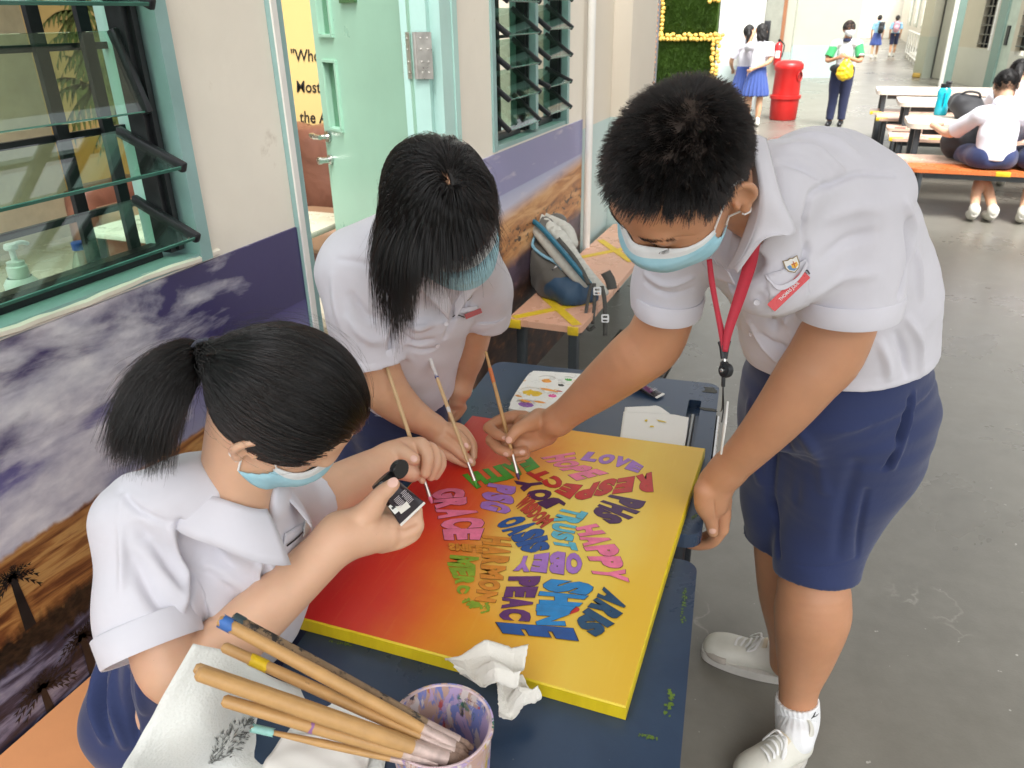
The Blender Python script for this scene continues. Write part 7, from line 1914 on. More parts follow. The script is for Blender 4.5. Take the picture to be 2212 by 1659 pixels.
B.chain([D(955, 958, 1.83, 14), D(985, 972, 1.83, 11), D(1012, 990, 1.825, 9)], .004)
B.chain([D(1050, 610, 1.74, 42), D(1025, 690, 1.86, 44), D(1010, 770, 1.96, 37), D(1000, 812, 2.0, 27)], .015)
B.chain([D(1000, 812, 2.0, 26), D(988, 842, 2.01, 32), D(982, 862, 2.015, 25)], .012)
B.chain([D(978, 828, 1.995, 15), D(957, 838, 1.985, 11), D(938, 857, 1.98, 9.5), D(923, 871, 1.98, 7.5)], .006)
B.chain([D(980, 850, 2.005, 15), D(958, 868, 2.0, 12), D(932, 885, 1.995, 8)], .004)
B.chain([D(985, 862, 2.015, 15), D(966, 880, 2.01, 12), D(942, 896, 2.005, 8)], .003)
B.chain([D(992, 872, 2.02, 14), D(975, 892, 2.015, 11.5), D(953, 905, 2.01, 8)], .003)
B.chain([D(997, 880, 2.03, 12), D(985, 900, 2.025, 9.5), D(972, 910, 2.02, 7)], .003)
for x_ in (-.92, -1.02): B.chain([(np.array([x_, 1.60, .75]), .075), (np.array([x_, 1.62, .45]), .055), (np.array([x_, 1.64, .30]), .052), (np.array([x_, 1.64, .09]), .034)], .01)
v, q = B.verts(12); n = normals(v, q)
v = crease(v, q, [([(844, 800), (862, 798), (880, 790)], .003, -.0012), ([(836, 846), (850, 842), (862, 832)], .002, -.001)])
bc_ = qmesh('body', v, q, M_skin_c, cg); n = normals(v, q)
for x, y, a in ((1008, 962, .9), (1016, 996, .8), (926, 869, 2.5)): nail(B, v, n, x, y, .0046, .0054, a, bc_, M_nail_l)
hc2.mask(cg, fat=.98, skin=(v, q))
# ---- bobbed hair: falls from the crown, over the skull, then straight down
Gv = np.array([0, 0, -1.0])
def keep_cg(L):
 l, f, u = L.T
 return (u > .010) | (f < .0)
def fall(L, R0, nstep, length, h, off, seed, part=(0.012, .02), grav=.16, jit=.05, stiff=1.0, forward=0.0):
 r = np.random.default_rng(seed); n = len(L)
 d0 = L - np.array([part[0], part[1], .115]); d0 = d0 + np.array([0, 0, .02])
 W = d0[:, :1] * h.l + d0[:, 1:2] * h.f + d0[:, 2:] * h.u; W /= np.linalg.norm(W, axis=1, keepdims=True)
 cS = h.p(0, -.006, .020); nn = R0 - cS; nn /= np.linalg.norm(nn, axis=1, keepdims=True)
 d = W - nn * (W * nn).sum(1, keepdims=True); d /= np.maximum(np.linalg.norm(d, axis=1, keepdims=True), 1e-6)
 p = R0.copy(); out_ = [p]; st = (length / nstep)[:, None]; j = r.normal(0, jit, (n, 3))
 for k in range(nstep):
  d = d + Gv * grav * (1 + k * .10) + j * .10 + r.normal(0, .008, (n, 3)); d /= np.linalg.norm(d, axis=1, keepdims=True)
  p = p + d * st
  rr = np.array([.077, .096, .092]) * h.s + off[:, None]
  e = p - cS; q_ = np.stack([e @ h.l, e @ h.f, e @ h.u], -1); kk = np.sqrt(((q_ / rr) ** 2).sum(-1, keepdims=True))
  up_ = np.where(kk < 1, 1.0, np.clip(((e @ np.array([0, 0, 1.0]))[:, None] + .035) / .08, 0, 1))
  pn = p + up_ * (cS + e / np.maximum(kk, 1e-6) - p)
  c2 = h.p(0, .03, -.03); e = pn - c2; r2 = np.array([.074, .074, .090]) * h.s + off[:, None] * .5; q_ = np.stack([e @ h.l, e @ h.f, e @ h.u], -1); kk = np.sqrt(((q_ / r2) ** 2).sum(-1, keepdims=True))
  pn = np.where(kk < 1, c2 + e / np.maximum(kk, 1e-6), pn)
  mv = pn - out_[-1]; d = np.where(np.linalg.norm(mv, axis=1, keepdims=True) > 1e-5, mv / np.maximum(np.linalg.norm(mv, axis=1, keepdims=True), 1e-9), d)
  p = pn; out_.append(p)
 return np.stack(out_, 1)
def trim(P, h, thr):
 """cuts each strand where it drops below its own length line"""
 u = (P - h.c) @ h.u / h.s; n, K = u.shape; below = u < thr[:, None]; below[:, 0] = False
 k = np.where(below.any(1), below.argmax(1), K - 1).astype(float); o = np.empty_like(P)
 for i in range(K):
  t = k * i / (K - 1); a = np.floor(t).astype(int); b = np.minimum(a + 1, K - 1); f = (t - a)[:, None]; ix = np.arange(n); o[:, i] = P[ix, a] * (1 - f) + P[ix, b] * f
 return o
L, R0 = scalp(hc2, 26000, keep_cg, 21)
az = np.arctan2(L[:, 0], L[:, 1])                        # 0 forward, + left
P = fall(L, R0, 26, np.full(len(L), .34), hc2, .004 + .010 * rng.random(len(L)) + .010 * rng.random(90)[(np.floor((np.arctan2(L[:, 0], L[:, 1]) + 3.15) / 6.3 * 70 + L[:, 2] * 120).astype(int)) % 90], 22, part=(.014, .03), grav=.17)
end_az = np.arctan2((P[:, 14] - hc2.c) @ hc2.l, (P[:, 14] - hc2.c) @ hc2.f)
thr = np.interp(end_az, [-3.2, -2.2, -1.25, -.85, -.60, .55, .8, 1.1, 2.2, 3.2], [-.02, -.03, -.055, -.075, .020, .042, .038, -.055, -.05, -.03]) + rng.normal(0, .011, len(L))
P = trim(P, hc2, thr)
hm = Body(.004); hm.ell(hc2.p(0, -.010, .024), (hc2.l, hc2.f, hc2.u), (.0800 * hc2.s, .0985 * hc2.s, .0945 * hc2.s), 0)
hm.cut(hc2.p(0, .060, .045), unit(hc2.f), hc2.p(0, .16, -.03), .15); hm.cut(hc2.p(0, 0, -.055), -hc2.u, hc2.p(0, 0, -.13), .13)
hm.ell(hc2.p(.012, .030, .112), (hc2.l, hc2.f, hc2.u), (.005, .022, .016), .004, 's')
hv, hq = hm.verts(2); hair = qmesh('hair', hv, hq, M_cap_h, cg)
strands('hair_strands', P, .00044, M_hair, hair, .22)
FL, FR = scalp(hc2, 120, lambda L: L[:, 2] > .03, 17)
FP = fall(FL, FR + (FR - hc2.c) * .06, 10, rng.uniform(.06, .14, len(FL)), hc2, rng.uniform(.012, .03, len(FL)), 23, grav=.05, jit=.5)
strands('flyaway_hair', FP, .00014, M_hair, hair, .4)
# ---- shirt
S = Body(.0038)
S.chain([D(770, 590, 1.62, 78), D(785, 690, 1.65, 80), D(815, 820, 1.70, 78)], .03)
S.chain([D(1010, 570, 1.68, 66), D(1045, 620, 1.76, 62), D(1040, 700, 1.86, 60)], .03)
S.cut(at(805, 778, 1.685), unit(at(818, 830, 1.70) - at(785, 690, 1.655)), at(815, 830, 1.71), .10); S.chain([(at(810, 795, 1.69), .057)] * 2, 0, 's')
S.cut(at(1035, 668, 1.82), unit(at(1018, 740, 1.92) - at(1050, 610, 1.74)), at(1030, 720, 1.88), .085); S.chain([(at(1032, 685, 1.84), .047)] * 2, 0, 's')
S.chain([D(905, 555, 1.60, 80), D(880, 590, 1.67, 135), D(875, 680, 1.79, 138), D(862, 780, 1.93, 128), D(855, 880, 2.05, 125)], .015)
S.chain([D(772, 575, 1.64, 84), D(880, 540, 1.64, 84), D(1000, 560, 1.69, 68)], .04)
S.ell(at(960, 640, 1.72), (CR[:, 0], CR[:, 1], CR[:, 2]), (.075, .10, .08), .04)
S.seg(hc2.p(0, .0, -.06), at(905, 560, 1.62), .062, .052, .012, 's')
S.cut(at(855, 800, 1.965), unit(D(855, 880, 2.05)[0] - D(870, 700, 1.82)[0]), at(850, 900, 2.09), .22)
v, q = S.verts(15); v = ripple(v, q, .0032, .11, 24)
v = crease(v, q, [([(735, 560), (790, 570), (840, 600)], .007, -.003), ([(850, 600), (862, 660), (848, 720), (845, 760)], .008, -.008), ([(838, 610), (846, 670), (836, 730)], .009, .005), ([(870, 690), (900, 710), (930, 700)], .009, .005), ([(865, 720), (895, 740), (935, 735)], .008, -.005),
     ([(760, 640), (790, 680), (820, 690)], .012, -.005), ([(750, 690), (790, 730), (825, 740)], .012, .004), ([(1000, 590), (1015, 640), (1010, 670)], .007, -.005), ([(720, 600), (730, 660), (745, 720)], .012, .004), ([(880, 750), (910, 760), (940, 752)], .007, -.004), ([(985, 670), (975, 700), (960, 730)], .007, -.004)])
sc_ = qmesh('shirt', v, q, M_shirt, cg); sv, sn = v, normals(v, q)
a0 = unit(at(818, 830, 1.70) - at(785, 690, 1.655)); e_ = at(805, 778, 1.685); cuff(e_ - a0 * .032, e_ + a0 * .003, .0795, .0785, sc_)
a0 = unit(at(1018, 740, 1.92) - at(1050, 610, 1.74)); e_ = at(1035, 668, 1.82); cuff(e_ - a0 * .030, e_ + a0 * .003, .0685, .0675, sc_)
strip([at(925, 590, 1.52), at(960, 625, 1.56), at(975, 660, 1.60)], [at(900, 620, 1.52), at(950, 668, 1.565), at(968, 690, 1.605)], M_shirt_d, 'collar', sc_, 8, .002)
strip([at(1045, 560, 1.56), at(1010, 610, 1.58), at(980, 655, 1.60)], [at(1055, 600, 1.60), at(1008, 650, 1.60), at(984, 690, 1.61)], M_shirt_d, 'collar', sc_, 8, .002)
for x, y in ((945, 745), (962, 700)): button(sv, sn, x, y, sc_)
crest(sv, sn, 1008, 634, .0135, .05, sc_)
strip([on(sv, sn, 978, 668, .006), on(sv, sn, 1000, 662, .010), on(sv, sn, 1030, 660, .006)], [on(sv, sn, 980, 680, .008), on(sv, sn, 1002, 676, .014), on(sv, sn, 1032, 668, .008)], M_shirt_d, 'pocket_hem', sc_, 8, .0014)
p0, p1 = on(sv, sn, 997, 684, .010), on(sv, sn, 1028, 672, .010); bd = unit(p1 - p0); nn = unit(CP - p0); nn = unit(nn - bd * (nn @ bd)); be = np.cross(nn, bd)
MB().plate(rrect(np.linalg.norm(p1 - p0) + .006, .011, .002, 3), [], p0 - be * .005 + nn * .006, bd, be, nn, 0, .0015).build('name_badge', mat('red_badge_dull', (0.40, 0.04, 0.035), .35, 0, .03), cg, angle=40)
MB().tube(catmull([on(sv, sn, 976, 684, .006), on(sv, sn, 986, 681, .009), p0 + nn * .004], 5), .0012, 6).build('badge_cord', M_black, sc_, smooth=True)
# ---- pinafore skirt
T_ = Body(.005)
T_.chain([D(855, 770, 1.93, 126), D(850, 850, 2.02, 130), (np.array([-1.0, 1.62, .68]), .19), (np.array([-.99, 1.62, .52]), .22)], .03)
T_.cut(at(858, 775, 1.94), unit(D(858, 700, 1.85)[0] - D(850, 850, 2.02)[0]), at(870, 690, 1.84), .17)
T_.cut((0, 0, .50), (0, 0, -1), (-1.0, 1.6, .38), .32)
v, q = T_.verts(4); aa = np.arctan2(v[:, 1] - 1.62, v[:, 0] + 1.0); v = v + normals(v, q) * (.010 * np.sin(aa * 12) * np.clip((.95 - v[:, 2]) / .4, 0, 1))[:, None]
v[:, 0] = np.maximum(v[:, 0], XW + .012)
qmesh('skirt', v, q, M_navy, cg)
for x_ in (-.92, -1.02):
 k = Body(.004); k.chain([(np.array([x_, 1.64, .10]), .042), (np.array([x_, 1.64, .05]), .040), (np.array([x_ + .13, 1.62, .042]), .038)], .01); k.cut((0, 0, .005), (0, 0, -1), (x_ + .05, 1.63, -.1), .17); a_, b_ = k.verts(2); qmesh('shoe', a_, b_, M_shoe, cg)
# - backpack leaning on the wall, on the peach bench
M_bgrey = cloth_mat('grey_brown_nylon', (0.085, 0.080, 0.070), .7, 700, .5, 14)
M_bnavy = cloth_mat('navy_nylon', (0.010, 0.045, 0.095), .6, 700, .4, 14)
M_bpad = cloth_mat('light_grey_mesh', (0.42, 0.42, 0.38), .85, 500, .3, 30)
M_bpipe = mat('pale_blue_piping', (0.20, 0.40, 0.52), .5, 0, .05)
M_bteal = mat('teal_edging', (0.012, 0.12, 0.19), .5, 0, .1)
M_bstrap = mat('dark_webbing', (0.060, 0.058, 0.052), .8, 0, .15, 200, .3, 600)
pk0 = onz(1225, 652, .452)
bpk = thing('backpack', 'grey and navy backpack with pale straps leaning on the wall atop the peach bench', 'backpack', pk0)
t0 = dep(pk0)
def K_(x, y, dt=0.0): return at(x, y, t0 + dt)
B = Body(.006)
B.chain([(K_(1165, 505, .20), .085), (K_(1185, 560, .14), .105), (K_(1215, 610, .07), .11)], .04)
B.chain([(K_(1150, 500, .24), .06), (K_(1160, 570, .20), .08), (K_(1195, 625, .08), .075)], .03)
B.ell(K_(1205, 480, .26), (CR[:, 0], CR[:, 1], CR[:, 2]), (.05, .05, .05), .05)
B.cut((0, 0, .453), (0, 0, -1), (pk0[0], pk0[1], .2), .30)
v, q = B.verts(6); v = ripple(v, q, .006, .10, 12)
v[:, 2] = np.maximum(v[:, 2], .4525); v[:, 0] = np.maximum(v[:, 0], XW + .012)
qmesh('bag_body', v, q, M_bgrey, bpk); n = normals(v, q)
def pn(x, y, off=.01): return on(v, n, x, y, off, 6)
B = Body(.005)
B.chain([(K_(1205, 615, .03), .075), (K_(1235, 640, -.02), .07)], .03); B.chain([(K_(1250, 625, -.01), .06), (K_(1275, 640, 0), .04)], .03)
B.cut(K_(1222, 590, 0), unit(-CR[:, 1] + CR[:, 0] * .25), K_(1215, 545, .05), .12); B.cut((0, 0, .454), (0, 0, -1), (pk0[0], pk0[1], .2), .30)
w, wq = B.verts(5); w = ripple(w, wq, .004, .08, 3); w[:, 2] = np.maximum(w[:, 2], .4535); qmesh('side_pocket', w, wq, M_bnavy, bpk)
MB().tube(catmull([pn(1134, 498), pn(1148, 530), pn(1172, 552), pn(1200, 568), pn(1216, 582)], 6), .008, 8).build('piping', M_bpipe, bpk, smooth=True)
def band(P, r, fl_, nm, m_):
 k = Body(.005); k.chain([(p, r_) for p, r_ in zip(P, r)], 0, flat=fl_); a, b = k.verts(4); return qmesh(nm, a, b, m_, bpk)
band([K_(1145, 478, .14), K_(1168, 505, .07), K_(1205, 550, 0), K_(1240, 590, -.05), K_(1262, 612, -.06)], [.022, .034, .036, .034, .024], (unit(-VIEW * .8 + CR[:, 0] * .3), .55), 'back_panel', M_bpad)
MB().tube(catmull([K_(1137, 470, .10), K_(1165, 488, .03), K_(1208, 535, -.05), K_(1250, 585, -.10), K_(1275, 615, -.11)], 6), .013, 8).build('edging', M_bteal, bpk, smooth=True)
band([K_(1170, 475, .16), K_(1212, 512, .10), K_(1245, 560, .05), K_(1280, 605, -.01), K_(1307, 630, -.02)], [.030, .036, .034, .032, .022], (unit(-VIEW + CR[:, 0] * .6), .45), 'shoulder_strap', M_bpad)
band([K_(1178, 470, .22), K_(1225, 495, .18), K_(1240, 525, .15)], [.026, .032, .026], (unit(-VIEW + CR[:, 0] * .6), .5), 'shoulder_strap', M_bpad)
def web(P, w, nm='webbing'):
 P = catmull(P, 6); V = []; T0 = np.gradient(P, axis=0)
 for p, t in zip(P, T0): s_ = unit(np.cross(t, VIEW)); V += [p - s_ * w / 2, p + s_ * w / 2]
 o = MB().add(V, [(2 * i, 2 * i + 1, 2 * i + 3, 2 * i + 2) for i in range(len(P) - 1)]).build(nm, M_bstrap, bpk, smooth=True, fixn=False, angle=None); md = o.modifiers.new('t', 'SOLIDIFY'); md.thickness = .002
web([K_(1205, 515, -.04), K_(1235, 550, -.07), K_(1258, 585, -.11), K_(1272, 615, -.13)], .020)
web([K_(1278, 612, -.12), K_(1272, 640, -.14), K_(1264, 690, -.14), K_(1272, 712, -.13), K_(1285, 705, -.13)], .016); web([K_(1284, 612, -.12), K_(1284, 655, -.14), K_(1280, 700, -.14)], .016)
web([K_(1300, 618, -.06), K_(1306, 650, -.10), K_(1307, 690, -.10), K_(1307, 725, -.10)], .020); web([K_(1308, 588, .0), K_(1318, 606, -.02), K_(1322, 625, -.02)], .05)
web([K_(1138, 465, .16), K_(1140, 455, .16), K_(1146, 466, .15)], .012, 'carry_loop')
M_buck = mat('grey_buckle', (0.55, 0.56, 0.56), .35, .2, .05)
for x, y, dt in ((1290, 629, -.15), (1307, 688, -.12)):
 c = K_(x, y, dt); R = np.stack([CR[:, 0], CR[:, 1], -VIEW], 1)
 MB().plate(rrect(.036, .038, .006, 3, -.018, -.019), [rrect(.022, .010, .002, 2, -.011, .002), rrect(.022, .008, .002, 2, -.011, -.014)], c, CR[:, 0], -CR[:, 1], -VIEW, 0, .006).build('buckle', M_buck, bpk)
MB().tube(catmull([K_(1198, 580, .0), K_(1170, 590, .08), K_(1168, 610, .12), K_(1190, 600, .04)], 6), .004, 6).build('cord', M_bstrap, bpk, smooth=True)
MB().bar(K_(1205, 577, -.01), K_(1192, 590, -.0), .022, .012, up=VIEW, bev=.003).build('toggle', M_buck, bpk)
MB().bar(K_(1198, 583, -.008), K_(1196, 586, -.006), .026, .014, up=VIEW, bev=.003).build('toggle_band', M_black, bpk)
# = beyond: canteen, pillars, corridor
def fl(px, py): return onz(px, py, 0)
yb = 11.0
xa, xb = ony(1403, 100, yb)[0], ony(1420, 100, yb)[0]
po_ = thing('lattice_post', 'grey post with rows of small orange strips beside the green turf wall', 'post', ((xa + xb) / 2, yb, 0))
M_gpost = mat('grey_post', (0.16, 0.17, 0.19), .5)
M_ostrip = mat('orange_strip', (0.60, 0.26, 0.10), .5)
MB().box(((xa + xb) / 2, yb, 1.5), (xb - xa, .10, 3.0)).build('post_body', M_gpost, po_)
MB().box(((xa + xb) / 2 + .01, yb - .06, 1.02), (xb - xa - .03, .05, .22), bev=.02).build('black_pouch', M_black, po_)
sm_ = MB().box((0, 0, 0), (.045, .012, .022)).mesh('strip')
for k in range(46):
 for j in (0, 1):
  o = link('strip', sm_, M_ostrip, po_); o.location = (-.028 + .056 * j, -.056, .08 + .062 * k)
yt = 12.6
tx0, tx1 = ony(1412, 90, yt)[0], ony(1552, 30, yt)[0]
tw = thing('turf_wall', 'upright green turf panel edged with small yellow flowers', 'green wall', ((tx0 + tx1) / 2, yt, 0))
M_turf = mat('turf_backing', (0.05, 0.10, 0.012), .9, 0, .4, 6)
MB().box(((tx0 + tx1) / 2, yt + .05, 1.5), (tx1 - tx0, .08, 3.0)).build('panel', M_turf, tw)
n = 26000
px_ = rng.uniform(tx0 + .01, tx1 - .01, n); pz = rng.uniform(.05, 2.9, n)
L_ = rng.uniform(.03, .07, n); a = rng.normal(0, .5, n); w = .004
V = np.zeros((n, 3, 3)); V[:, 0] = np.stack([px_ - w, np.full(n, yt + .01), pz], 1); V[:, 1] = np.stack([px_ + w, np.full(n, yt + .01), pz], 1)
V[:, 2] = np.stack([px_ + np.sin(a) * L_ * .6, yt - .02 - rng.uniform(0, .03, n), pz - .25 * L_ + np.cos(a) * L_ * .7], 1)
def blade_mat():
 m, nt, b = _new('turf_blades'); v = coords(nt)
 c = ramp(nt, noise(nt, v, 3, 3), [(.35, (0.045, 0.105, 0.010)), (.65, (0.10, 0.20, 0.022))]); c2 = ramp(nt, noise(nt, v, 60, 1), [(.4, (0.05, 0.11, 0.01)), (.7, (0.15, 0.26, 0.05))])
 nt.links.new(mixc(nt, .5, c, c2), b.inputs['Base Color']); b.inputs['Roughness'].default_value = .6; return m
tag(MB().add(V.reshape(-1, 3), [(3 * i, 3 * i + 1, 3 * i + 2) for i in range(n)]).build('turf_blades', blade_mat(), tw, fixn=False, angle=None), kind='stuff')
M_flow = mat('yellow_flower', (0.72, 0.48, 0.10), .6, 0, .2, 40)
bm = bmesh.new(); bmesh.ops.create_icosphere(bm, subdivisions=1, radius=.034); fm_ = bpy.data.meshes.new('flower'); bm.to_mesh(fm_); bm.free()
zr_ = ony(1480, 84, yt)[2]; xr_ = ony(1540, 120, yt)[0]
spots = []
for z in np.arange(zr_, 2.4, .055): spots += [(tx0 + .05, z), (tx0 + .12, z + .027)]
for x in np.arange(tx0 + .05, xr_ + .1, .055): spots += [(x, zr_), (x + .027, zr_ + .05)]
for z in np.arange(.3, zr_, .055): spots += [(xr_, z), (xr_ + .075, z + .027)]
for x in np.arange(xr_ - .1, tx1, .055): spots += [(x, ony(1540, 2, yt)[2])]
for x, z in spots[:290]:
 o = link('flower', fm_, M_flow, tw); o.location = (x - (tx0 + tx1) / 2 + rng.normal(0, .008), -.045, z + rng.normal(0, .008)); o.rotation_euler = (rng.uniform(0, 3), rng.uniform(0, 3), 0)
yw = 14.5
wx0, wx1 = ony(1556, 20, yw)[0], ony(1643, 60, yw)[0]
M_whit = lower_teal('white_over_pale_teal', (0.80, 0.83, 0.78), (0.62, 0.74, 0.72), .9)
wp = thing('pillar', 'broad white pillar the two uniformed girls stand facing', 'pillar', ((wx0 + wx1) / 2, yw + .3, 0))
MB().box(((wx0 + wx1) / 2, yw + .3, 1.7), (wx1 - wx0, .6, 3.4), bev=.01).build('pillar_body', M_whit, wp)
MB().box((ony(1601, 60, yw)[0], yw - .012, 1.7), (.02, .02, 3.4)).build('corner_line', mat('grey_corner_line', (0.55, 0.58, 0.56), .5), wp)  # added grey strip drawing the corner between the pillar's two faces
yr = 18.6
rx0, rx1 = ony(1600, 60, yr)[0], ony(1714, 60, yr)[0]
M_gw = lower_teal('grey_wall_teal_dado', (0.40, 0.41, 0.34), (0.33, 0.42, 0.40), ony(1690, 112, yr)[2])
rw = thing('wall', 'grey recess wall with a flush door behind the red bin', 'wall', ((rx0 + rx1) / 2, yr, 0))
MB().box(((rx0 + rx1) / 2, yr + .1, 1.8), (rx1 - rx0, .2, 3.6)).build('wall_face', M_gw, rw)
dx0, dx1 = ony(1652, 60, yr)[0], ony(1690, 60, yr)[0]
dd2 = MB().box(((dx0 + dx1) / 2, yr - .025, 1.1), (dx1 - dx0, .045, 2.2)).build('door', mat('grey_door', (0.30, 0.31, 0.26), .5), rw)
MB().box((dx1 - .09, yr - .065, 1.05), (.05, .035, .14), bev=.008).build('handle', M_steel, dd2)
MB().box((ony(1692, 60, yr)[0], yr - .03, 1.5), (.07, .05, 2.6)).build('timber_strip', mat('brown_strip', (0.30, 0.13, 0.06), .5), rw)
MB().box((ony(1652, 68, yr)[0], yr - .08, ony(1652, 70, yr)[2]), (.22, .10, .45), bev=.02).build('speaker_box', M_black, rw)
fe_p = ony(1681, 112, yr - .15)
fe = thing('fire_extinguisher', 'small red fire extinguisher hung on the recess wall above the bin', 'fire extinguisher', fe_p)
M_red = mat('red_gloss', (0.52, 0.012, 0.014), .3, 0, .06, 8, coat=.3)
MB().lathe([(0, -.26), (.07, -.26), (.075, -.25), (.075, .12), (.05, .17), (.025, .19), (0, .19)], fe_p, 18, cap=False).build('cylinder', M_red, fe, smooth=True)
MB().lathe([(0, .19), (.025, .19), (.03, .24), (0, .25)], fe_p, 12, cap=False).build('valve', M_black, fe, smooth=True)
MB().box(fe_p + np.array([.0, -.073, -.05]), (.09, .02, .14), bev=.005).build('label_plate', M_white, fe)
MB().tube(catmull([fe_p + [.02, -.02, .22], fe_p + [.11, -.04, .12], fe_p + [.085, -.06, -.10]]), .012, 6).build('hose', M_black, fe, smooth=True)
yb2 = 25.1
bx0, bx1 = ony(1714, 60, yb2)[0], ony(1856, 60, yb2)[0]
M_bw = lower_teal('olive_wall_teal_dado', (0.47, 0.49, 0.41), (0.42, 0.53, 0.51), ony(1780, 98, yb2)[2])
tag(MB().box(((bx0 + bx1) / 2, yb2 + .15, 2.2), (bx1 - bx0, .3, 4.4)).build('wall', M_bw), 'olive grey wall with pale teal dado behind the standing adult', 'wall')
tag(MB().box((bx0 - .02, (yr + yb2) / 2 + .1, 2.0), (.14, yb2 - yr - .2, 4.0)).build('wall', M_bw), 'side wall between the recess and the olive wall behind the adult', 'wall')
M_bright = mat('corridor_white', (0.84, 0.83, 0.78), .6, 0, .03)
M_cream2 = mat('corridor_cream', (0.80, 0.74, 0.60), .6, 0, .04)
cl_ = thing('corridor_wall', 'bright cream corridor wall with dark signs behind the two walking students', 'wall', (bx1 - .2, 42, 0))
MB().box((bx1 - .2, (yb2 + 64) / 2 + .2, 2.4), (.3, 64 - yb2 - .2, 4.8)).build('wall_face', M_cream2, cl_)
for k in range(9): MB().box((bx1 + .0, 28 + 4 * k, 2.4), (.16, .5, 4.8)).build('pilaster', M_bright, cl_)
MB().box((bx1 + .05, 41, 1.5), (.05, 1.2, .7)).build('notice', mat('grey_notice', (0.45, 0.46, 0.44), .6), cl_)
tag(MB().box((3.0, 64.2, 2.6), (10, .3, 5.2)).build('wall', M_bright), 'sunlit white wall closing the far end of the corridor', 'wall')
xR = 2.75
cr_ = thing('corridor_wall', 'bright white corridor wall with tall windows beyond the ramp railing', 'wall', (xR + .6, 45, 0))
MB().box((xR + .6, 46, 2.4), (.3, 36, 4.8)).build('wall_face', M_bright, cr_)
for k in range(5):
 w_ = MB().box((xR + .43, 33.5 + 5.2 * k, 2.2), (.06, 2.6, 2.6)).build('window', mat('corridor_frame', (0.55, 0.60, 0.55), .5), cr_)
 MB().box((xR + .395, 33.5 + 5.2 * k, 2.2), (.02, 2.3, 2.3)).build('pane', mat('pale_pane', (0.62, 0.70, 0.66), .2), w_)
MB().box((xR + .43, 29, 2.05), (.04, .5, .4)).build('notice', mat('grey_notice', (0.45, 0.46, 0.44), .6), cr_)
rl = thing('railing', 'white metal ramp railing along the right of the bright corridor', 'railing', (2.25, 32, 0))
M_rl = mat('white_rail', (0.74, 0.76, 0.74), .35)
ya, yz = 26.2, 37.5; xa_, xz_ = fl(1996, 164)[0], fl(1953, 121)[0]
def rp(t, z): return np.array([xa_ + (xz_ - xa_) * t, ya + (yz - ya) * t, z])
MB().tube([rp(0, .95), rp(1, .95)], .035, 8).build('handrail', M_rl, rl, smooth=True)
MB().tube([rp(0, .18), rp(1, .18)], .03, 8).build('bottom_rail', M_rl, rl, smooth=True)
for k in range(9): MB().tube([rp(k / 8, .01), rp(k / 8, .93)], .022, 8).build('post', M_rl, rl, smooth=True)
tag(MB().box((3.25, 32, .09), (1.7, 11, .17)).build('ramp', M_white), kind='structure')
tag(MB().box((fl(1990, 170)[0] - .05, 25.6, .06), (.30, .25, .11), bev=.02).build('kerb_block', mat('yellow_block', (0.42, 0.27, 0.05), .7)), 'small yellow block on the floor at the foot of the railing', 'block')
Aw, Bw_ = fl(1997, 166), fl(2216, 208)
wd3 = unit(Bw_ - Aw); wn3 = np.array([-wd3[1], wd3[0], 0]);
if wn3 @ (CP - Aw) < 0: wn3 = -wn3
RW = np.stack([wd3, -wn3, UZ], 1)
def sat(px, py=60): return float((onplane(px, py, Aw, wn3) - Aw) @ wd3)
def zat(px, py): return onplane(px, py, Aw, wn3)[2]
M_olive = lower_teal('olive_pillar', (0.40, 0.39, 0.30), (0.33, 0.36, 0.29), zat(2010, 78))
M_tan = lower_teal('tan_wall', (0.52, 0.47, 0.36), (0.55, 0.54, 0.46), zat(2110, 104))
M_teal = mat('teal_pillar_paint', (0.20, 0.30, 0.26), .45, 0, .06)
rwall = thing('canteen_building', 'tan canteen wall with teal door and dark louvre windows behind the seated students', 'building', Aw)
def wseg(name, a, b, z0, z1, out0, dep_, m_, par=rwall):
 c = Aw + wd3 * (a + b) / 2 + wn3 * (out0 - dep_ / 2); c = np.array([c[0], c[1], (z0 + z1) / 2])
 return MB().box(c, (b - a, dep_, z1 - z0), RW).build(name, m_, par)
S0 = {k: sat(k) for k in (2011, 2032, 2038, 2061, 2084, 2115, 2118, 2145, 2150, 2156, 2173, 2194, 2199, 2203)}
zs_ = zat(2130, 104)
wseg('wall_face', S0[2038], S0[2118] + .0, 0, 4.2, 0, .2, M_tan)
wseg('wall_face', S0[2118], S0[2150], 0, zs_, 0, .2, M_tan); wseg('wall_face', S0[2150], S0[2156], 0, 4.2, 0, .2, M_tan); wseg('wall_face', S0[2194], S0[2203], 0, 4.2, 0, .2, M_tan); wseg('wall_face', S0[2203], S0[2203] + 8, 0, zs_ - .1, 0, .2, M_tan)
wseg('grey_door', S0[2038] + .02, S0[2061], 0.02, 3.0, .05, .06, mat('grey_olive_door', (0.33, 0.33, 0.28), .5))
wseg('dark_gap_strip', S0[2032], S0[2038], 0, 4.2, .01, .05, M_black)  # solid black strip painting the shade of the gap beside the door
for a, b in ((S0[2118], S0[2150]), (S0[2203], S0[2203] + 3)):
 w_ = wseg('window', a, b, zs_, 4.0, -.10, .05, M_black)
 for k in range(12): wseg('louvre_blade', a + .04, b - .10, zs_ + .08 + .2 * k, zs_ + .10 + .2 * k, .02, .13, mat('dark_louvre', (0.06, 0.07, 0.06), .25), w_)
 wseg('mullion', (a + b) / 2 - .03, (a + b) / 2 + .03, zs_, 4.0, .0, .06, M_black, w_)
 wseg('window_frame', b - .09, b - .002, zs_ - .04, 4.0, .03, .12, M_white, w_)
dr = wseg('door', S0[2173], S0[2194], 0.02, 3.2, .0, .06, mat('pale_mint_door', (0.48, 0.55, 0.46), .5))
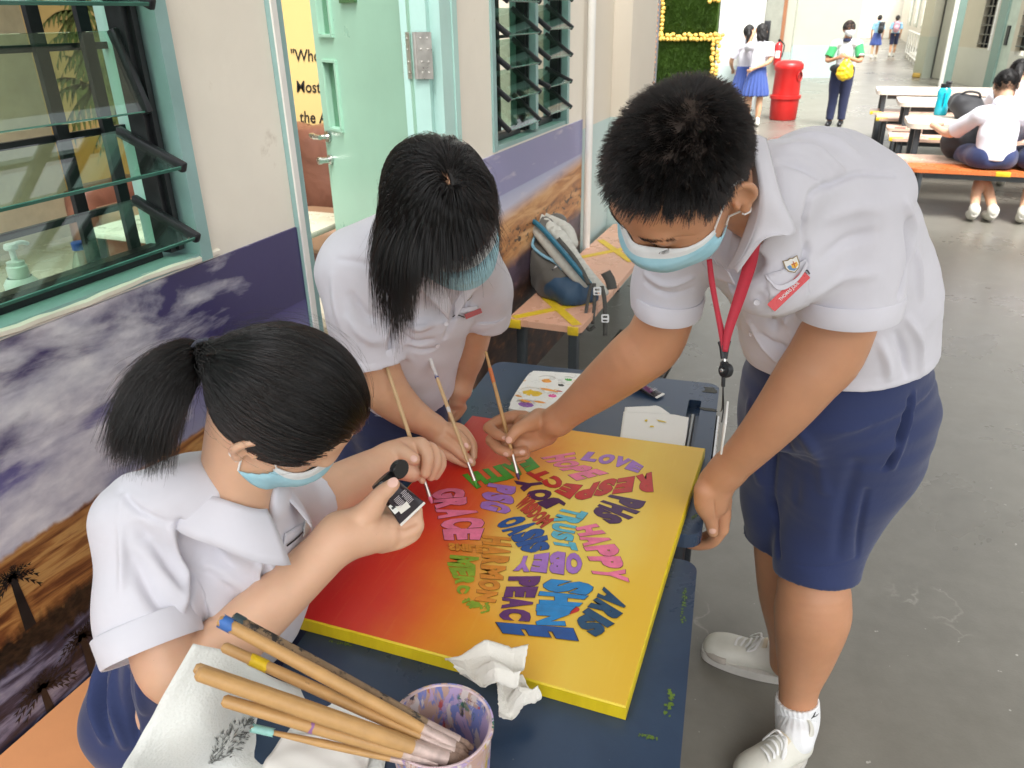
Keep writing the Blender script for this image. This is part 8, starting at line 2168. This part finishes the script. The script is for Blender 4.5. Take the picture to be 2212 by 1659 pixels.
wseg('door_frame', S0[2156], S0[2173], 0, 3.3, .05, .2, M_teal)
wseg('lock_plate', S0[2173] + .12, S0[2173] + .24, .95, 1.35, .03, .03, M_black, dr)
op = thing('pillar', 'olive grey pillar at the end of the ramp railing', 'pillar', Aw + wd3 * (S0[2011] + S0[2032]) / 2)
wseg('pillar_body', S0[2011] - .0, S0[2032], 0, 4.4, .25, .5, M_olive, op)
tp0 = fl(2031, 187)
tp = thing('pillar', 'slim teal pillar with a white lit edge standing behind the far canteen table', 'pillar', tp0)
dpt = dep(tp0)
wpx = 14 * dpt / FPX
MB().box(tp0 + np.array([.05 + wpx / 2, .1, 2.2]), (wpx, .24, 4.4), bev=.01).build('pillar_body', M_teal, tp)
MB().box(tp0 + np.array([.05 - .045, .1, 2.2]), (.088, .2, 4.4), bev=.01).build('lit_edge_strip', M_bright, tp)  # separate white strip stands in for the pillar's lit edge
M_lam = mat('pale_table_laminate', (0.66, 0.58, 0.50), .22, 0, .05, 4)
def table(label, x0, x1, y0, y1, z):
 t = thing('canteen_table', label, 'table', ((x0 + x1) / 2, (y0 + y1) / 2, 0), 'canteen tables at the right')
 MB().plate(rrect(x1 - x0, y1 - y0, .09), [], (x0, y0, 0), (1, 0, 0), (0, 1, 0), UZ, z - .045, z).build('tabletop', M_lam, t, angle=40)
 for x in (x0 + .10, x1 - .12):
  for y in (y0 + .10, y1 - .10): MB().box((x, y, (z - .045) / 2), (.055, .055, z - .05), bev=.006).build('leg', M_rail, t)
  MB().box((x, (y0 + y1) / 2, .12), (.04, y1 - y0 - .26, .05)).build('foot_rail', M_rail, t)
 for y in (y0 + .10, y1 - .10): MB().box(((x0 + x1) / 2, y, z - .075), (x1 - x0 - .28, .04, .055)).build('apron', M_rail, t)
 return t
T1y = (onz(1980, 268, .72)[1], onz(1955, 249, .72)[1])
table('nearest canteen table, with the turquoise bottle and the seated boy', onz(1955, 252, .72)[0], 3.6, T1y[0], T1y[1], .72)
table('middle canteen table, bare pale top behind the turquoise bottle', onz(1938, 212, .72)[0], 3.8, onz(1955, 222, .72)[1], onz(1937, 208, .72)[1], .72)
table('farthest canteen table, nearest the corridor', onz(1893, 190, .72)[0], 4.0, onz(1897, 197, .72)[1], onz(1892, 186, .72)[1], .72)
G_ = 'canteen benches at the right'
M_pk2 = mat('pale_peach_bench', (0.66, 0.44, 0.34), .3, 0, .05)
M_or2 = mat('orange_canteen_bench', (0.62, 0.17, 0.05), .28, 0, .05)
yo = onz(1978, 365, .44)[1]
bo_ = bench('orange canteen bench with a yellow tape patch, under the seated boy', onz(1958, 348, .44)[0], 3.6, yo, yo + .36, .44, M_or2, G_, r=.08)
yp = onz(1932, 343, .45)[1]
b2 = bench('pale pink bench under the black bag', onz(1928, 330, .45)[0], 3.6, yo + .40, yo + .78, .45, M_pk2, G_, r=.08)
b3 = bench('peach bench with yellow tape, under the middle table', onz(1920, 290, .45)[0], 3.8, onz(1926, 299, .45)[1], onz(1920, 285, .45)[1], .45, M_pk2, G_, r=.08)
b4 = bench('pale peach bench with red tape marks beyond the middle table', onz(1916, 274, .45)[0], 3.8, onz(1916, 277, .45)[1], onz(1914, 268, .45)[1], .45, M_pk2, G_, r=.06)
b5 = bench('peach bench with a yellow end, before the farthest table', onz(1894, 250, .45)[0], 4.0, onz(1898, 256, .45)[1], onz(1894, 244, .45)[1], .45, M_pk2, G_, r=.08)
b6 = bench('farthest peach bench with a small yellow end', onz(1881, 239, .45)[0], 4.0, onz(1884, 243, .45)[1] + .05, onz(1880, 234, .45)[1], .45, M_pk2, G_, r=.08)
def tapebox(par, px, py, w, h=.034):
 p = onz(px, py, .436); MB().box((p[0], p[1], .4315), (w, .05, .044), bev=.004).build('tape_patch', M_tape, par)
yof = yo
p = ony(2168, 374, yo); MB().box((p[0], yo + .02, .425), (.11, .05, .036), bev=.003).build('tape_patch', M_tape, bo_)
for par, (x_, yy) in ((b3, (1938, 0)), (b3, (2025, 0)), (b5, (1906, 0)), (b6, (1890, 0))):
 y0_ = min(v_.co[1] for v_ in par.children[0].data.vertices) + BASE[par.name][1]
 p = ony(x_, 290 if par is b3 else 252, y0_); MB().box((p[0], y0_ + .03, .436), (.14, .07, .036), bev=.003).build('tape_patch', M_tape, par)
for x_ in (1945, 2015):
 y0_ = min(v_.co[1] for v_ in b4.children[0].data.vertices) + BASE[b4.name][1]
 p = ony(x_, 276, y0_); MB().box((p[0], y0_ + .03, .436), (.12, .07, .036), bev=.003).build('tape_patch', M_red, b4)
bp_ = onz(2030, 249, .72)
bt = thing('drink_bottle', 'turquoise drink bottle with a black lid on the nearest canteen table', 'bottle', bp_)
hb_ = (ony(2034, 178, bp_[1])[2] - bp_[2])
rb_ = 13 * dep(bp_) / FPX
MB().lathe([(0, .001), (rb_ * .92, .001), (rb_, .012), (rb_ * .97, hb_ * .40), (rb_ * .90, hb_ * .5), (rb_, hb_ * .6), (rb_, hb_ * .76), (rb_ * .70, hb_ * .85), (0, hb_ * .85)], bp_, 28, cap=False).build('bottle_body', mat('turquoise_bottle', (0.01, 0.45, 0.58), .2, 0, .04, coat=.4), bt, smooth=True)
MB().lathe([(0, hb_ * .85), (rb_ * .74, hb_ * .85), (rb_ * .74, hb_ * .96), (rb_ * .5, hb_ * .97), (0, hb_ * .97)], bp_, 24, cap=False).build('lid', M_black, bt, smooth=True, angle=30)
MB().tube(catmull([bp_ + [0, 0, hb_ * .97], bp_ + [.01, 0, hb_ * 1.01], bp_ + [.05, 0, hb_ * 1.0]]), .012, 8).build('spout', M_black, bt, smooth=True)
MB().box(bp_ + np.array([0, -rb_ - .001, hb_ * .5]), (.014, .006, hb_ * .42), bev=.002).build('strip_window', mat('dark_teal_strip', (0.005, 0.16, 0.24), .3), bt)
M_bag = cloth_mat('black_bag_cloth', (0.012, 0.013, 0.017), .7, 900, .6, 9)
def softbag(name, label, c, d, seed, z0):
 k = Body(.009); c = np.array(c, float); r = np.random.default_rng(seed)
 k.ell(c, np.eye(3), np.array(d) / 2, 0)
 for _ in range(7): k.ell(c + r.uniform(-.3, .3, 3) * d, np.eye(3), np.array(d) * r.uniform(.25, .40), .05)
 k.cut((0, 0, z0), (0, 0, -1), (c[0], c[1], z0 - .3), .55)
 v, q = k.verts(4); v = ripple(v, q, .006, .10, seed); v[:, 2] = np.maximum(v[:, 2], z0)
 t = thing(name, label, 'bag', (c[0], c[1], z0)); qmesh('bag_body', v, q, M_bag, t)
 MB().tube(catmull([c + [-.10, -.02, d[2] * .42], c + [-.04, -.05, d[2] * .62], c + [.06, -.05, d[2] * .60], c + [.10, -.02, d[2] * .42]]), .011, 8).build('handle', M_bag, t, smooth=True)
 return t
bgp = onz(2068, 330, .452)
softbag('school_bag', 'black school bag slumped on the pale pink bench beside the seated boy', (bgp[0], yo + .58, .452 + .15), (.42, .28, .34), 4, .452)
bg2 = ony(2090, 218, T1y[1] - .12)
softbag('school_bag', 'small black bag on the nearest table behind the seated boy', (ony(2092, 216, T1y[1] - .15)[0], T1y[1] - .15, .72 + .10), (.26, .2, .24), 6, .7215)
bnp = onz(1690, 258, 0)
bin_ = thing('litter_bin', 'tall red round-topped litter bin with side opening', 'bin', bnp)
hbn = ony(1700, 130, bnp[1])[2]; rbn = 28.5 * dep(bnp) / FPX
prof = [(0, .002), (rbn * .92, .002), (rbn * .97, .02), (rbn * 1.02, hbn * .36), (rbn * 1.12, hbn * .365), (rbn * 1.12, hbn * .42), (rbn * .98, hbn * .425), (rbn * .93, hbn * .82), (rbn * 1.04, hbn * .86), (rbn * 1.03, hbn * .93), (rbn * .85, hbn * .98), (rbn * .5, hbn * .998), (0, hbn)]
k = Body(.012)
for (r0, z0), (r1, z1) in zip(prof[:-1], prof[1:]): pass
a = np.linspace(0, 2 * np.pi, 40, endpoint=False)
MB().lathe(prof, bnp, 40, cap=False).build('bin_body', mat('red_bin_plastic', (0.50, 0.016, 0.014), .35, 0, .06, 5), bin_, smooth=True, angle=45)
sd_ = unit(np.array([.9, -.42, 0])); s2_ = np.cross(UZ, sd_)
oc_ = bnp + sd_ * rbn * .965 + UZ * hbn * .74
MB().lathe([(0, 0), (.075, 0), (.075, .012), (0, .012)], oc_ - sd_ * .02 , 24, np.stack([s2_, UZ * 1.0, sd_], 1) * np.array([1, 1, 1]), cap=False).build('opening', M_black, bin_)
MB().tube([oc_ + (s2_ * math.cos(t) + UZ * math.sin(t)) * .078 - sd_ * .004 for t in np.linspace(0, 2 * np.pi, 25)], .010, 8).build('opening_rim', mat('red_bin_rim', (0.42, 0.014, 0.012), .4), bin_, smooth=True)
# ---- people in the distance
def R2(a): return np.array([[math.cos(a), -math.sin(a), 0], [math.sin(a), math.cos(a), 0], [0, 0, 1.0]])
M_blueskirt = cloth_mat('blue_pleated_skirt', (0.045, 0.085, 0.30), .85, 900, .2)
M_bluesh = cloth_mat('pale_blue_shirt', (0.25, 0.48, 0.68), .8, 900, .2)
M_navy2 = cloth_mat('dark_navy_trousers', (0.012, 0.018, 0.06), .85, 900, .2)
M_shirt2 = cloth_mat('white_school_shirt', (0.72, 0.71, 0.78), .8, 900, .25, 8)
def figure(label, loc, rot, hgt, hair='bob', top=M_shirt2, bottom=M_blueskirt, kind='skirt', arms=None, look=0.0, skin=M_skin_c, shoes=M_shoe, sleeve_m=None, step=0.0, fem=True, mask=None):
 """standing person; local frame: x right, y the way the figure faces, z up; arms: elbow and wrist of left and right"""
 t = thing('person', label, 'person', loc); Rm = R2(rot); s = hgt / 1.6; O = np.array(loc, float)
 def W(x, y, z): return O + Rm @ (np.array([x, y, z]) * s)
 arms = arms or [((-.21, -.02, 1.02), (-.20, .06, .80)), ((.21, -.02, 1.02), (.20, .06, .80))]
 vox = .009 * s; sw = .165 if fem else .185
 B = Body(vox)
 hh = Head(W(0, .02, 1.48), Rm @ np.array([math.sin(look), math.cos(look), -.12]), Rm @ np.array([0, .05, 1]), s * .98); hh.add(B)
 B.chain([(W(0, 0, 1.40), .050 * s), (W(0, -.01, 1.28), .055 * s)], .02)
 B.chain([(W(0, -.01, 1.22), .06 * s), (W(0, 0, 1.0), .07 * s), (W(0, 0, .85), .08 * s)], .02)
 for sg, (el, wr) in zip((-1, 1), arms):
  B.chain([(W(sg * sw, -.01, 1.25), .042 * s), (W(*el), .036 * s), (W(*wr), .024 * s)], .01)
  d = unit(W(*wr) - W(*el)); h0 = W(*wr); sd = unit(np.cross(d, Rm @ np.array([0, 1, .2])));
  B.chain([(h0, .024 * s), (h0 + d * .06 * s, .028 * s)], .01, flat=(np.cross(sd, d), .6))
  for q_ in range(4): B.chain([(h0 + d * .07 * s + sd * (q_ - 1.5) * .016 * s, .009 * s), (h0 + d * (.125 - .008 * abs(q_ - 1)) * s + sd * (q_ - 1.5) * .018 * s + Rm @ np.array([0, .02, 0]) * s, .007 * s)], .004)
  B.chain([(h0 + d * .02 * s - sd * sg * .02 * s, .011 * s), (h0 + d * .07 * s - sd * sg * .05 * s, .008 * s)], .006)
 for sg in (-1, 1):
  st = step * sg
  B.chain([(W(sg * .085, 0, .82), .078 * s), (W(sg * .085, st * .5 + .01, .46), .054 * s), (W(sg * .085, st * .7 - .01, .30), .050 * s), (W(sg * .085, st, .09), .034 * s)], .01)
 v, q = B.verts(6); body = qmesh('body', v, q, skin, t)
 S = Body(vox)
 for sg, (el, wr) in zip((-1, 1), arms):
  a_, b_ = W(sg * (sw - .01), -.01, 1.26), W(*el); d = b_ - a_
  S.seg(a_, a_ + d * .95, .062 * s, .068 * s, .02 * s); S.cut(a_ + d * .72, d, a_ + d * 1.05, .09 * s)
 S.chain([(W(0, -.012, 1.27), .085 * s), (W(0, 0, 1.12), .128 * s), (W(0, 0, .95), .125 * s), (W(0, 0, .80), .14 * s)], .02 * s, flat=(Rm @ np.array([0, 1, 0]), .80))
 for sg in (-1, 1): S.seg(W(0, -.01, 1.28), W(sg * (sw - .02), -.01, 1.255), .068 * s, .062 * s, .03 * s)
 S.seg(W(0, .01, 1.36), W(0, .02, 1.48), .060 * s, .06 * s, .01 * s, 's'); S.cut(W(0, 0, .90 if kind != 'trousers' else .84), (0, 0, -1), W(0, 0, .70), .24 * s)
 v, q = S.verts(5); v = ripple(v, q, .004, .12, int(hgt * 1000) % 97); sh = qmesh('shirt', v, q, top, t)
 v2 = Body(vox); v2.chain([(W(0, -.02, 1.335), .066 * s), (W(0, .03, 1.31), .062 * s)], .01); v2.seg(W(0, .02, 1.30), W(0, .02, 1.5), .052 * s, .052 * s, .004, 's'); v2.cut(W(0, 0, 1.29), (0, 0, -1), W(0, 0, 1.2), .12); v, q = v2.verts(3); qmesh('collar', v, q, top if sleeve_m is None else M_navy2, sh)
 if sleeve_m is not None:
  for sg, (el, wr) in zip((-1, 1), arms):
   a_, b_ = W(sg * (sw - .01), -.01, 1.26), W(*el); d = b_ - a_
   k = Body(vox); k.seg(a_ + d * .12, a_ + d * .95, .066 * s, .072 * s, .0); k.cut(a_ + d * .70, d, a_ + d * 1.05, .09 * s); v, q = k.verts(3); qmesh('sleeve', v, q, sleeve_m, sh)
 K = Body(vox)
 if kind == 'skirt':
  K.chain([(W(0, 0, .95), .135 * s), (W(0, 0, .78), .165 * s), (W(0, 0, .55), .215 * s), (W(0, 0, .45), .22 * s)], .02, flat=(Rm @ np.array([0, 1, 0]), .82)); K.cut(W(0, 0, .95), (0, 0, 1), W(0, 0, 1.1), .2); K.cut(W(0, 0, .50), (0, 0, -1), W(0, 0, .3), .34)
  v, q = K.verts(4); e = (v - O) @ Rm; an = np.arctan2(e[:, 1], e[:, 0]); v = v + normals(v, q) * (.012 * np.sin(an * 17) * np.clip((.92 * s - e[:, 2]) / .35, 0, 1))[:, None]
  qmesh('skirt', v, q, bottom, t)
 else:
  e_ = .10 if kind == 'trousers' else .48
  for sg in (-1, 1):
   st = step * sg
   K.chain([(W(sg * .075, 0, .88), .105 * s), (W(sg * .085, st * .3, .62), .090 * s), (W(sg * .085, st * .6, .42), .075 * s), (W(sg * .085, st, .08), .062 * s)], .02)
  K.cut(W(0, 0, .92), (0, 0, 1), W(0, 0, 1.1), .22); K.cut(W(0, 0, e_), (0, 0, -1), W(0, 0, e_ - .3), .38)
  v, q = K.verts(4); v = ripple(v, q, .004, .14, 5); qmesh('trousers' if kind == 'trousers' else 'shorts', v, q, bottom, t)
 for sg in (-1, 1):
  st = step * sg
  k = Body(.008); k.chain([(W(sg * .085, st - .03, .05), .042 * s), (W(sg * .085, st + .06, .045), .044 * s), (W(sg * .09, st + .16, .035), .036 * s)], .01); k.seg(W(sg * .085, st - .02, .06), W(sg * .085, st - .02, .13), .042 * s, .036 * s, .01); k.cut((0, 0, .004), (0, 0, -1), W(sg * .085, st, -.15), .25); v, q = k.verts(3); qmesh('shoe', v, q, shoes, t)
 k = Body(.007); ax = (hh.l, hh.f, hh.u)
 k.ell(hh.p(0, -.012, .026), ax, (.083 * s, .101 * s, .098 * s), 0); k.cut(hh.p(0, .045, .04), unit(hh.f - hh.u * .35), hh.p(0, .10, -.03), .13 * s)
 if hair == 'bob': k.chain([(hh.p(0, -.05, -.02), .082 * s), (hh.p(0, -.055, -.09), .078 * s), (hh.p(0, -.05, -.12), .066 * s)], .02, flat=(hh.f, .75))
 elif hair == 'tail': k.cut(hh.p(0, 0, -.05), -hh.u, hh.p(0, 0, -.14), .13); k.chain([(hh.p(0, -.105, -.0), .026 * s), (hh.p(0, -.135, -.05), .034 * s), (hh.p(.01, -.125, -.13), .028 * s), (hh.p(.015, -.115, -.19), .010 * s)], .012)
 else: k.cut(hh.p(0, 0, -.035), -hh.u, hh.p(0, 0, -.12), .13)
 v, q = k.verts(4); v = ripple(v, q, .0035, .03, 3); ho = qmesh('hair', v, q, M_cap_h if hair != 'short' or not mask else mat('brown_hair', (0.03, 0.012, 0.008), .6), t)
 L, R0 = scalp(hh, 2200, lambda L: (L[:, 2] > .02) | (L[:, 1] < -.01), 9)
 e = (R0 - hh.p(0, -.012, .026)); e /= np.linalg.norm(e, axis=1, keepdims=True); dn_ = -UZ - e * (e @ -UZ)[:, None]
 P = R0[:, None] + e[:, None] * np.array([.004, .010, .012])[None, :, None] * s + dn_[:, None] * np.array([0, .018, .038])[None, :, None] * s
 strands('hair_strands', P, .0011, M_hairb, ho, .5)
 if mask:
  mo = hh.mask(t); mo.data.materials[0] = mask; mo.data.materials[1] = mask
 return t, W, hh
g1 = onz(1597, 268, 0); g2 = onz(1624, 272, 0)
figure('left of the two uniformed girls at the white pillar, hair in a low tail', (g1[0], g1[1], 0), .12, 1.53, 'tail', arms=[((-.24, .02, 1.03), (-.21, .14, .90)), ((.20, .05, 1.04), (.14, .20, .98))])
figure('right of the two uniformed girls at the white pillar, hair loose, arm raised', (g2[0], g2[1] - .08, 0), .15, 1.55, 'bob', arms=[((-.20, .16, 1.22), (-.12, .22, 1.42)), ((.17, -.12, 1.04), (-.06, -.15, .93))])
ad = onz(1802, 272, 0)
M_grey = cloth_mat('grey_polo', (0.55, 0.56, 0.55), .8, 900, .25, 8); M_grn = cloth_mat('green_sleeve', (0.03, 0.30, 0.10), .8, 900, .2)
at_, Wd, hd = figure('masked adult in grey polo with green sleeves holding a yellow bag', (ad[0], ad[1], 0), math.pi - .12, 1.57, 'short', M_grey, M_navy2, 'trousers', [((-.25, .10, 1.02), (-.06, .26, 1.08)), ((.25, .08, 1.02), (.07, .26, 1.06))], look=-.55, skin=M_skin_b, shoes=M_black, sleeve_m=M_grn, fem=False, mask=M_maskw, step=.03)
k = Body(.008); c = Wd(-.07, .27, .88)
k.ell(c, np.eye(3), (.115, .075, .12), 0); k.ell(c - UZ * .06, np.eye(3), (.125, .08, .09), .03); k.chain([(c + [-.05, 0, .08], .03), (c + [-.02, .03, .20], .012)], .02); k.chain([(c + [.05, 0, .08], .03), (c + [.01, .03, .20], .012)], .02)
v, q = k.verts(3); v = ripple(v, q, .010, .07, 8)
tag(qmesh('plastic_bag', v, q, mat('yellow_plastic', (0.76, 0.52, 0.02), .35, 0, .12, 30), None), 'crinkled yellow plastic bag held by the adult in the grey polo', 'bag')
k = Body(.008); k.ell(Wd(.10, .15, .90), np.eye(3), (.085, .05, .06), 0); v, q = k.verts(3)
tag(qmesh('waist_pouch', v, q, M_bag, None), 'small dark waist pouch worn by the adult with the yellow bag', 'pouch')
f1 = onz(1886, 126, 0); f2 = onz(1925, 122, 0)
figure('student with a dark backpack walking down the bright corridor, left of the pair', (f1[0], f1[1], 0), -.05, 1.55, 'short', M_bluesh, M_blueskirt, 'skirt', step=.14)
figure('student with a pink backpack walking down the bright corridor, right of the pair', (f2[0], f2[1], 0), 0, 1.52, 'tail', M_bluesh, M_navy2, 'shorts', step=.14)
def backpack(label, c, m_, w=.30, h=.42):
 k = Body(.012); c = np.array(c); k.chain([(c + [0, 0, -h * .3], w * .36), (c + [0, 0, h * .22], w * .34)], .0, flat=(np.array([0, 1, 0]), .6)); k.ell(c + [0, -.07, -h * .15], np.eye(3), (w * .30, .07, h * .22), .02); v, q = k.verts(3)
 t = thing('backpack', label, 'backpack', c); qmesh('bag_body', v, q, m_, t)
 for sg in (-1, 1): MB().tube(catmull([c + [sg * w * .25, .05, h * .40], c + [sg * w * .33, .16, h * .38], c + [sg * w * .35, .14, -h * .1]]), .016, 6).build('strap', m_, t, smooth=True)
backpack('dark backpack on the student at the left of the corridor pair', (f1[0] + .10, f1[1] - .20, 1.12), M_bag)
backpack('pale pink backpack on the student at the right of the corridor pair', (f2[0], f2[1] - .20, 1.12), mat('pink_bag', (0.66, 0.36, 0.44), .7))
def seated(label, x, y, rot, hair, lean, arms, sc_=1.0, glasses=False, kind='shorts'):
 t = thing('person', label, 'person', (x, y, .45)); O = np.array([x, y, .0]); Rm = R2(rot); s = sc_
 def W(a, b, z): return O + Rm @ (np.array([a, b, z]) * [s, s, 1]) + 0
 zs = .45; vox = .008
 B = Body(vox); hh = Head(W(0, .10 + lean, zs + .66), Rm @ np.array([.1, .85, -.5]), Rm @ np.array([0, .42, .9]), 1.04 * s); hh.add(B)
 B.chain([(hh.p(0, -.03, -.04), .05), (W(0, .03, zs + .46), .055)], .02); B.chain([(W(0, .03, zs + .38), .07), (W(0, .02, zs + .2), .08), (W(0, .01, zs + .08), .08)], .02)
 for sg, (el, wr) in zip((-1, 1), arms): B.chain([(W(sg * .17, .02, zs + .42), .045), (W(*el), .038), (W(*wr), .026)], .01); B.chain([(W(*wr), .026), (W(wr[0] * .8, wr[1] + .08, wr[2]), .022)], .01)
 for sg in (-1, 1):
  B.chain([(W(sg * .09, .05, zs + .085), .075), (W(sg * .14, .40, zs + .05), .058), (W(-sg * .02, .14, .30), .048), (W(-sg * .07, -.10, .12), .036)], .01)
 v, q = B.verts(6); qmesh('body', v, q, M_skin_l, t)
 S = Body(vox)
 for sg, (el, wr) in zip((-1, 1), arms):
  a_, b_ = W(sg * .165, .02, zs + .43), W(*el); d = b_ - a_; S.seg(a_, a_ + d * .98, .066, .075, .02); S.cut(a_ + d * .78, d, a_ + d * 1.1, .10)
 S.chain([(W(0, .03, zs + .46), .085), (W(0, .03, zs + .36), .145), (W(0, 0, zs + .2), .155), (W(0, -.01, zs - .02), .16)], .02, flat=(Rm @ np.array([0, 1, 0]), .72))
 for sg in (-1, 1): S.seg(W(0, .03, zs + .47), W(sg * .16, .02, zs + .425), .07, .066, .03)
 S.seg(W(0, .05, zs + .54), W(0, .1, zs + .7), .06, .06, .01, 's'); S.cut(W(0, 0, zs + .075), (0, 0, -1), W(0, 0, zs - .1), .25)
 v, q = S.verts(5); v = ripple(v, q, .005, .13, 41); v = crease(v, q, []); sh = qmesh('shirt', v, q, M_shirt2, t)
 k = Body(vox); k.chain([(W(-.03, .03, zs + .525), .062), (W(.03, .03, zs + .525), .062)], .01); k.seg(W(0, .07, zs + .5), W(0, .1, zs + .65), .054, .056, .004, 's'); k.cut(W(0, 0, zs + .475), (0, 0, -1), W(0, 0, zs + .4), .12); v, q = k.verts(3); qmesh('collar', v, q, M_shirt2, sh)
 K = Body(vox); K.chain([(W(-.06, 0, zs + .09), .115), (W(.06, 0, zs + .09), .115)], .02)
 for sg in (-1, 1): K.chain([(W(sg * .10, .04, zs + .085), .10), (W(sg * .15, .34, zs + .07), .085)], .03)
 v, q = K.verts(4); v = ripple(v, q, .005, .12, 4); v[:, 2] = np.maximum(v[:, 2], zs + .003); qmesh('shorts' if kind == 'shorts' else 'skirt', v, q, M_navy, t)
 k = Body(.006); ax = (hh.l, hh.f, hh.u); k.ell(hh.p(0, -.012, .026), ax, (.081 * s, .100 * s, .096 * s), 0); k.cut(hh.p(0, .045, .04), unit(hh.f - hh.u * .3), hh.p(0, .10, -.03), .13)
 k.cut(hh.p(0, 0, -.045), -hh.u, hh.p(0, 0, -.13), .13); k.cut(hh.p(0, .01, -.01), unit(hh.f * .8 - hh.u * .6), hh.p(0, .08, -.10), .13)
 if hair == 'tail': k.chain([(hh.p(0, -.10, .01), .028), (hh.p(0, -.14, -.05), .038), (hh.p(0, -.13, -.16), .034), (hh.p(0, -.11, -.23), .012)], .012)
 v, q = k.verts(3); v = ripple(v, q, .003, .03, 3); ho = qmesh('hair', v, q, M_cap_h, t)
 L, R0 = scalp(hh, 5000, lambda L: (L[:, 2] > .03) | ((L[:, 1] < -.02) & (L[:, 2] > -.05)), 9); e = (R0 - hh.p(0, -.006, .02)); e /= np.linalg.norm(e, axis=1, keepdims=True)
 P = R0[:, None] + (e[:, None] + rng.normal(0, .3, e.shape)[:, None]) * (np.array([.002, .009, .016])[None, :, None]) - hh.u * (np.array([0, .003, .010])[None, :, None]); strands('hair_strands', P, .0006, M_hairb, ho, .5)
 mo = hh.mask(t); mo.data.materials[0] = M_maskw
 if glasses:
  for sg in (-1, 1): MB().tube([hh.p(sg * .079, -.01, .012), hh.p(sg * .076, .075, .006)], .0022, 6).build('glasses_arm', M_black, t)
  for sg in (-1, 1): MB().tube([hh.p(sg * .036 + .027 * math.cos(a_), .106, .002 + .021 * math.sin(a_)) for a_ in np.linspace(0, 6.28, 18)], .002, 6).build('glasses_rim', M_black, t)
 for sg in (-1, 1):
  an_ = W(-sg * .07, -.10, .12); k = Body(.006); tip = W(-sg * .05, -.01, .045)
  k.chain([(an_, .044), (W(-sg * .07, -.13, .105), .046), (W(-sg * .07, -.08, .055), .044), (W(-sg * .06, .03, .040), .038)], .01); k.cut((0, 0, .004), (0, 0, -1), (an_[0], an_[1], -.15), .25); v, q = k.verts(3); qmesh('shoe', v, q, M_shoe, t)
  c_ = W(-sg * .07, -.165, .085); MB().lathe([(0, 0), (.030, 0), (.033, .006), (.028, .010), (.020, .008), (.014, .011), (0, .011)], c_ + np.array([0, .012, 0]), 20, np.array([[1, 0, 0], [0, 0, -1], [0, 1, 0]]), cap=False).build('heel_tread', M_sole, t, smooth=True, angle=30)
 return t
sb = onz(2148, 355, .44)
xs_ = ony(2148, 330, yo + .14)[0]
seated('boy in white shirt seated with his back turned at the nearest canteen table', xs_, yo + .17, .08, 'short', .02, [((-.30, .22, .70), (-.42, .42, .745)), ((.27, .26, .70), (.20, .45, .745))], 1.04, True)
xg = ony(2205, 200, yo + 1.2)[0]
xg2 = ony(2200, 165, T1y[1] + .45)[0]
seated('girl with a dark ponytail seated at the right edge beyond the nearest canteen table', xg2, T1y[1] + .42, -.1, 'tail', .0, [((-.26, .20, .70), (-.2, .40, .745)), ((.27, .22, .70), (.20, .42, .745))], 1.0, False, 'skirt')
xn = ony(2215, 320, yo + .16)[0]
seated('student in navy skirt at the right edge next to the seated boy', xn + .16, yo + .17, -.05, 'tail', .05, [((-.24, .24, .70), (-.12, .42, .745)), ((.27, .26, .70), (.20, .45, .745))], .95, False, 'skirt')
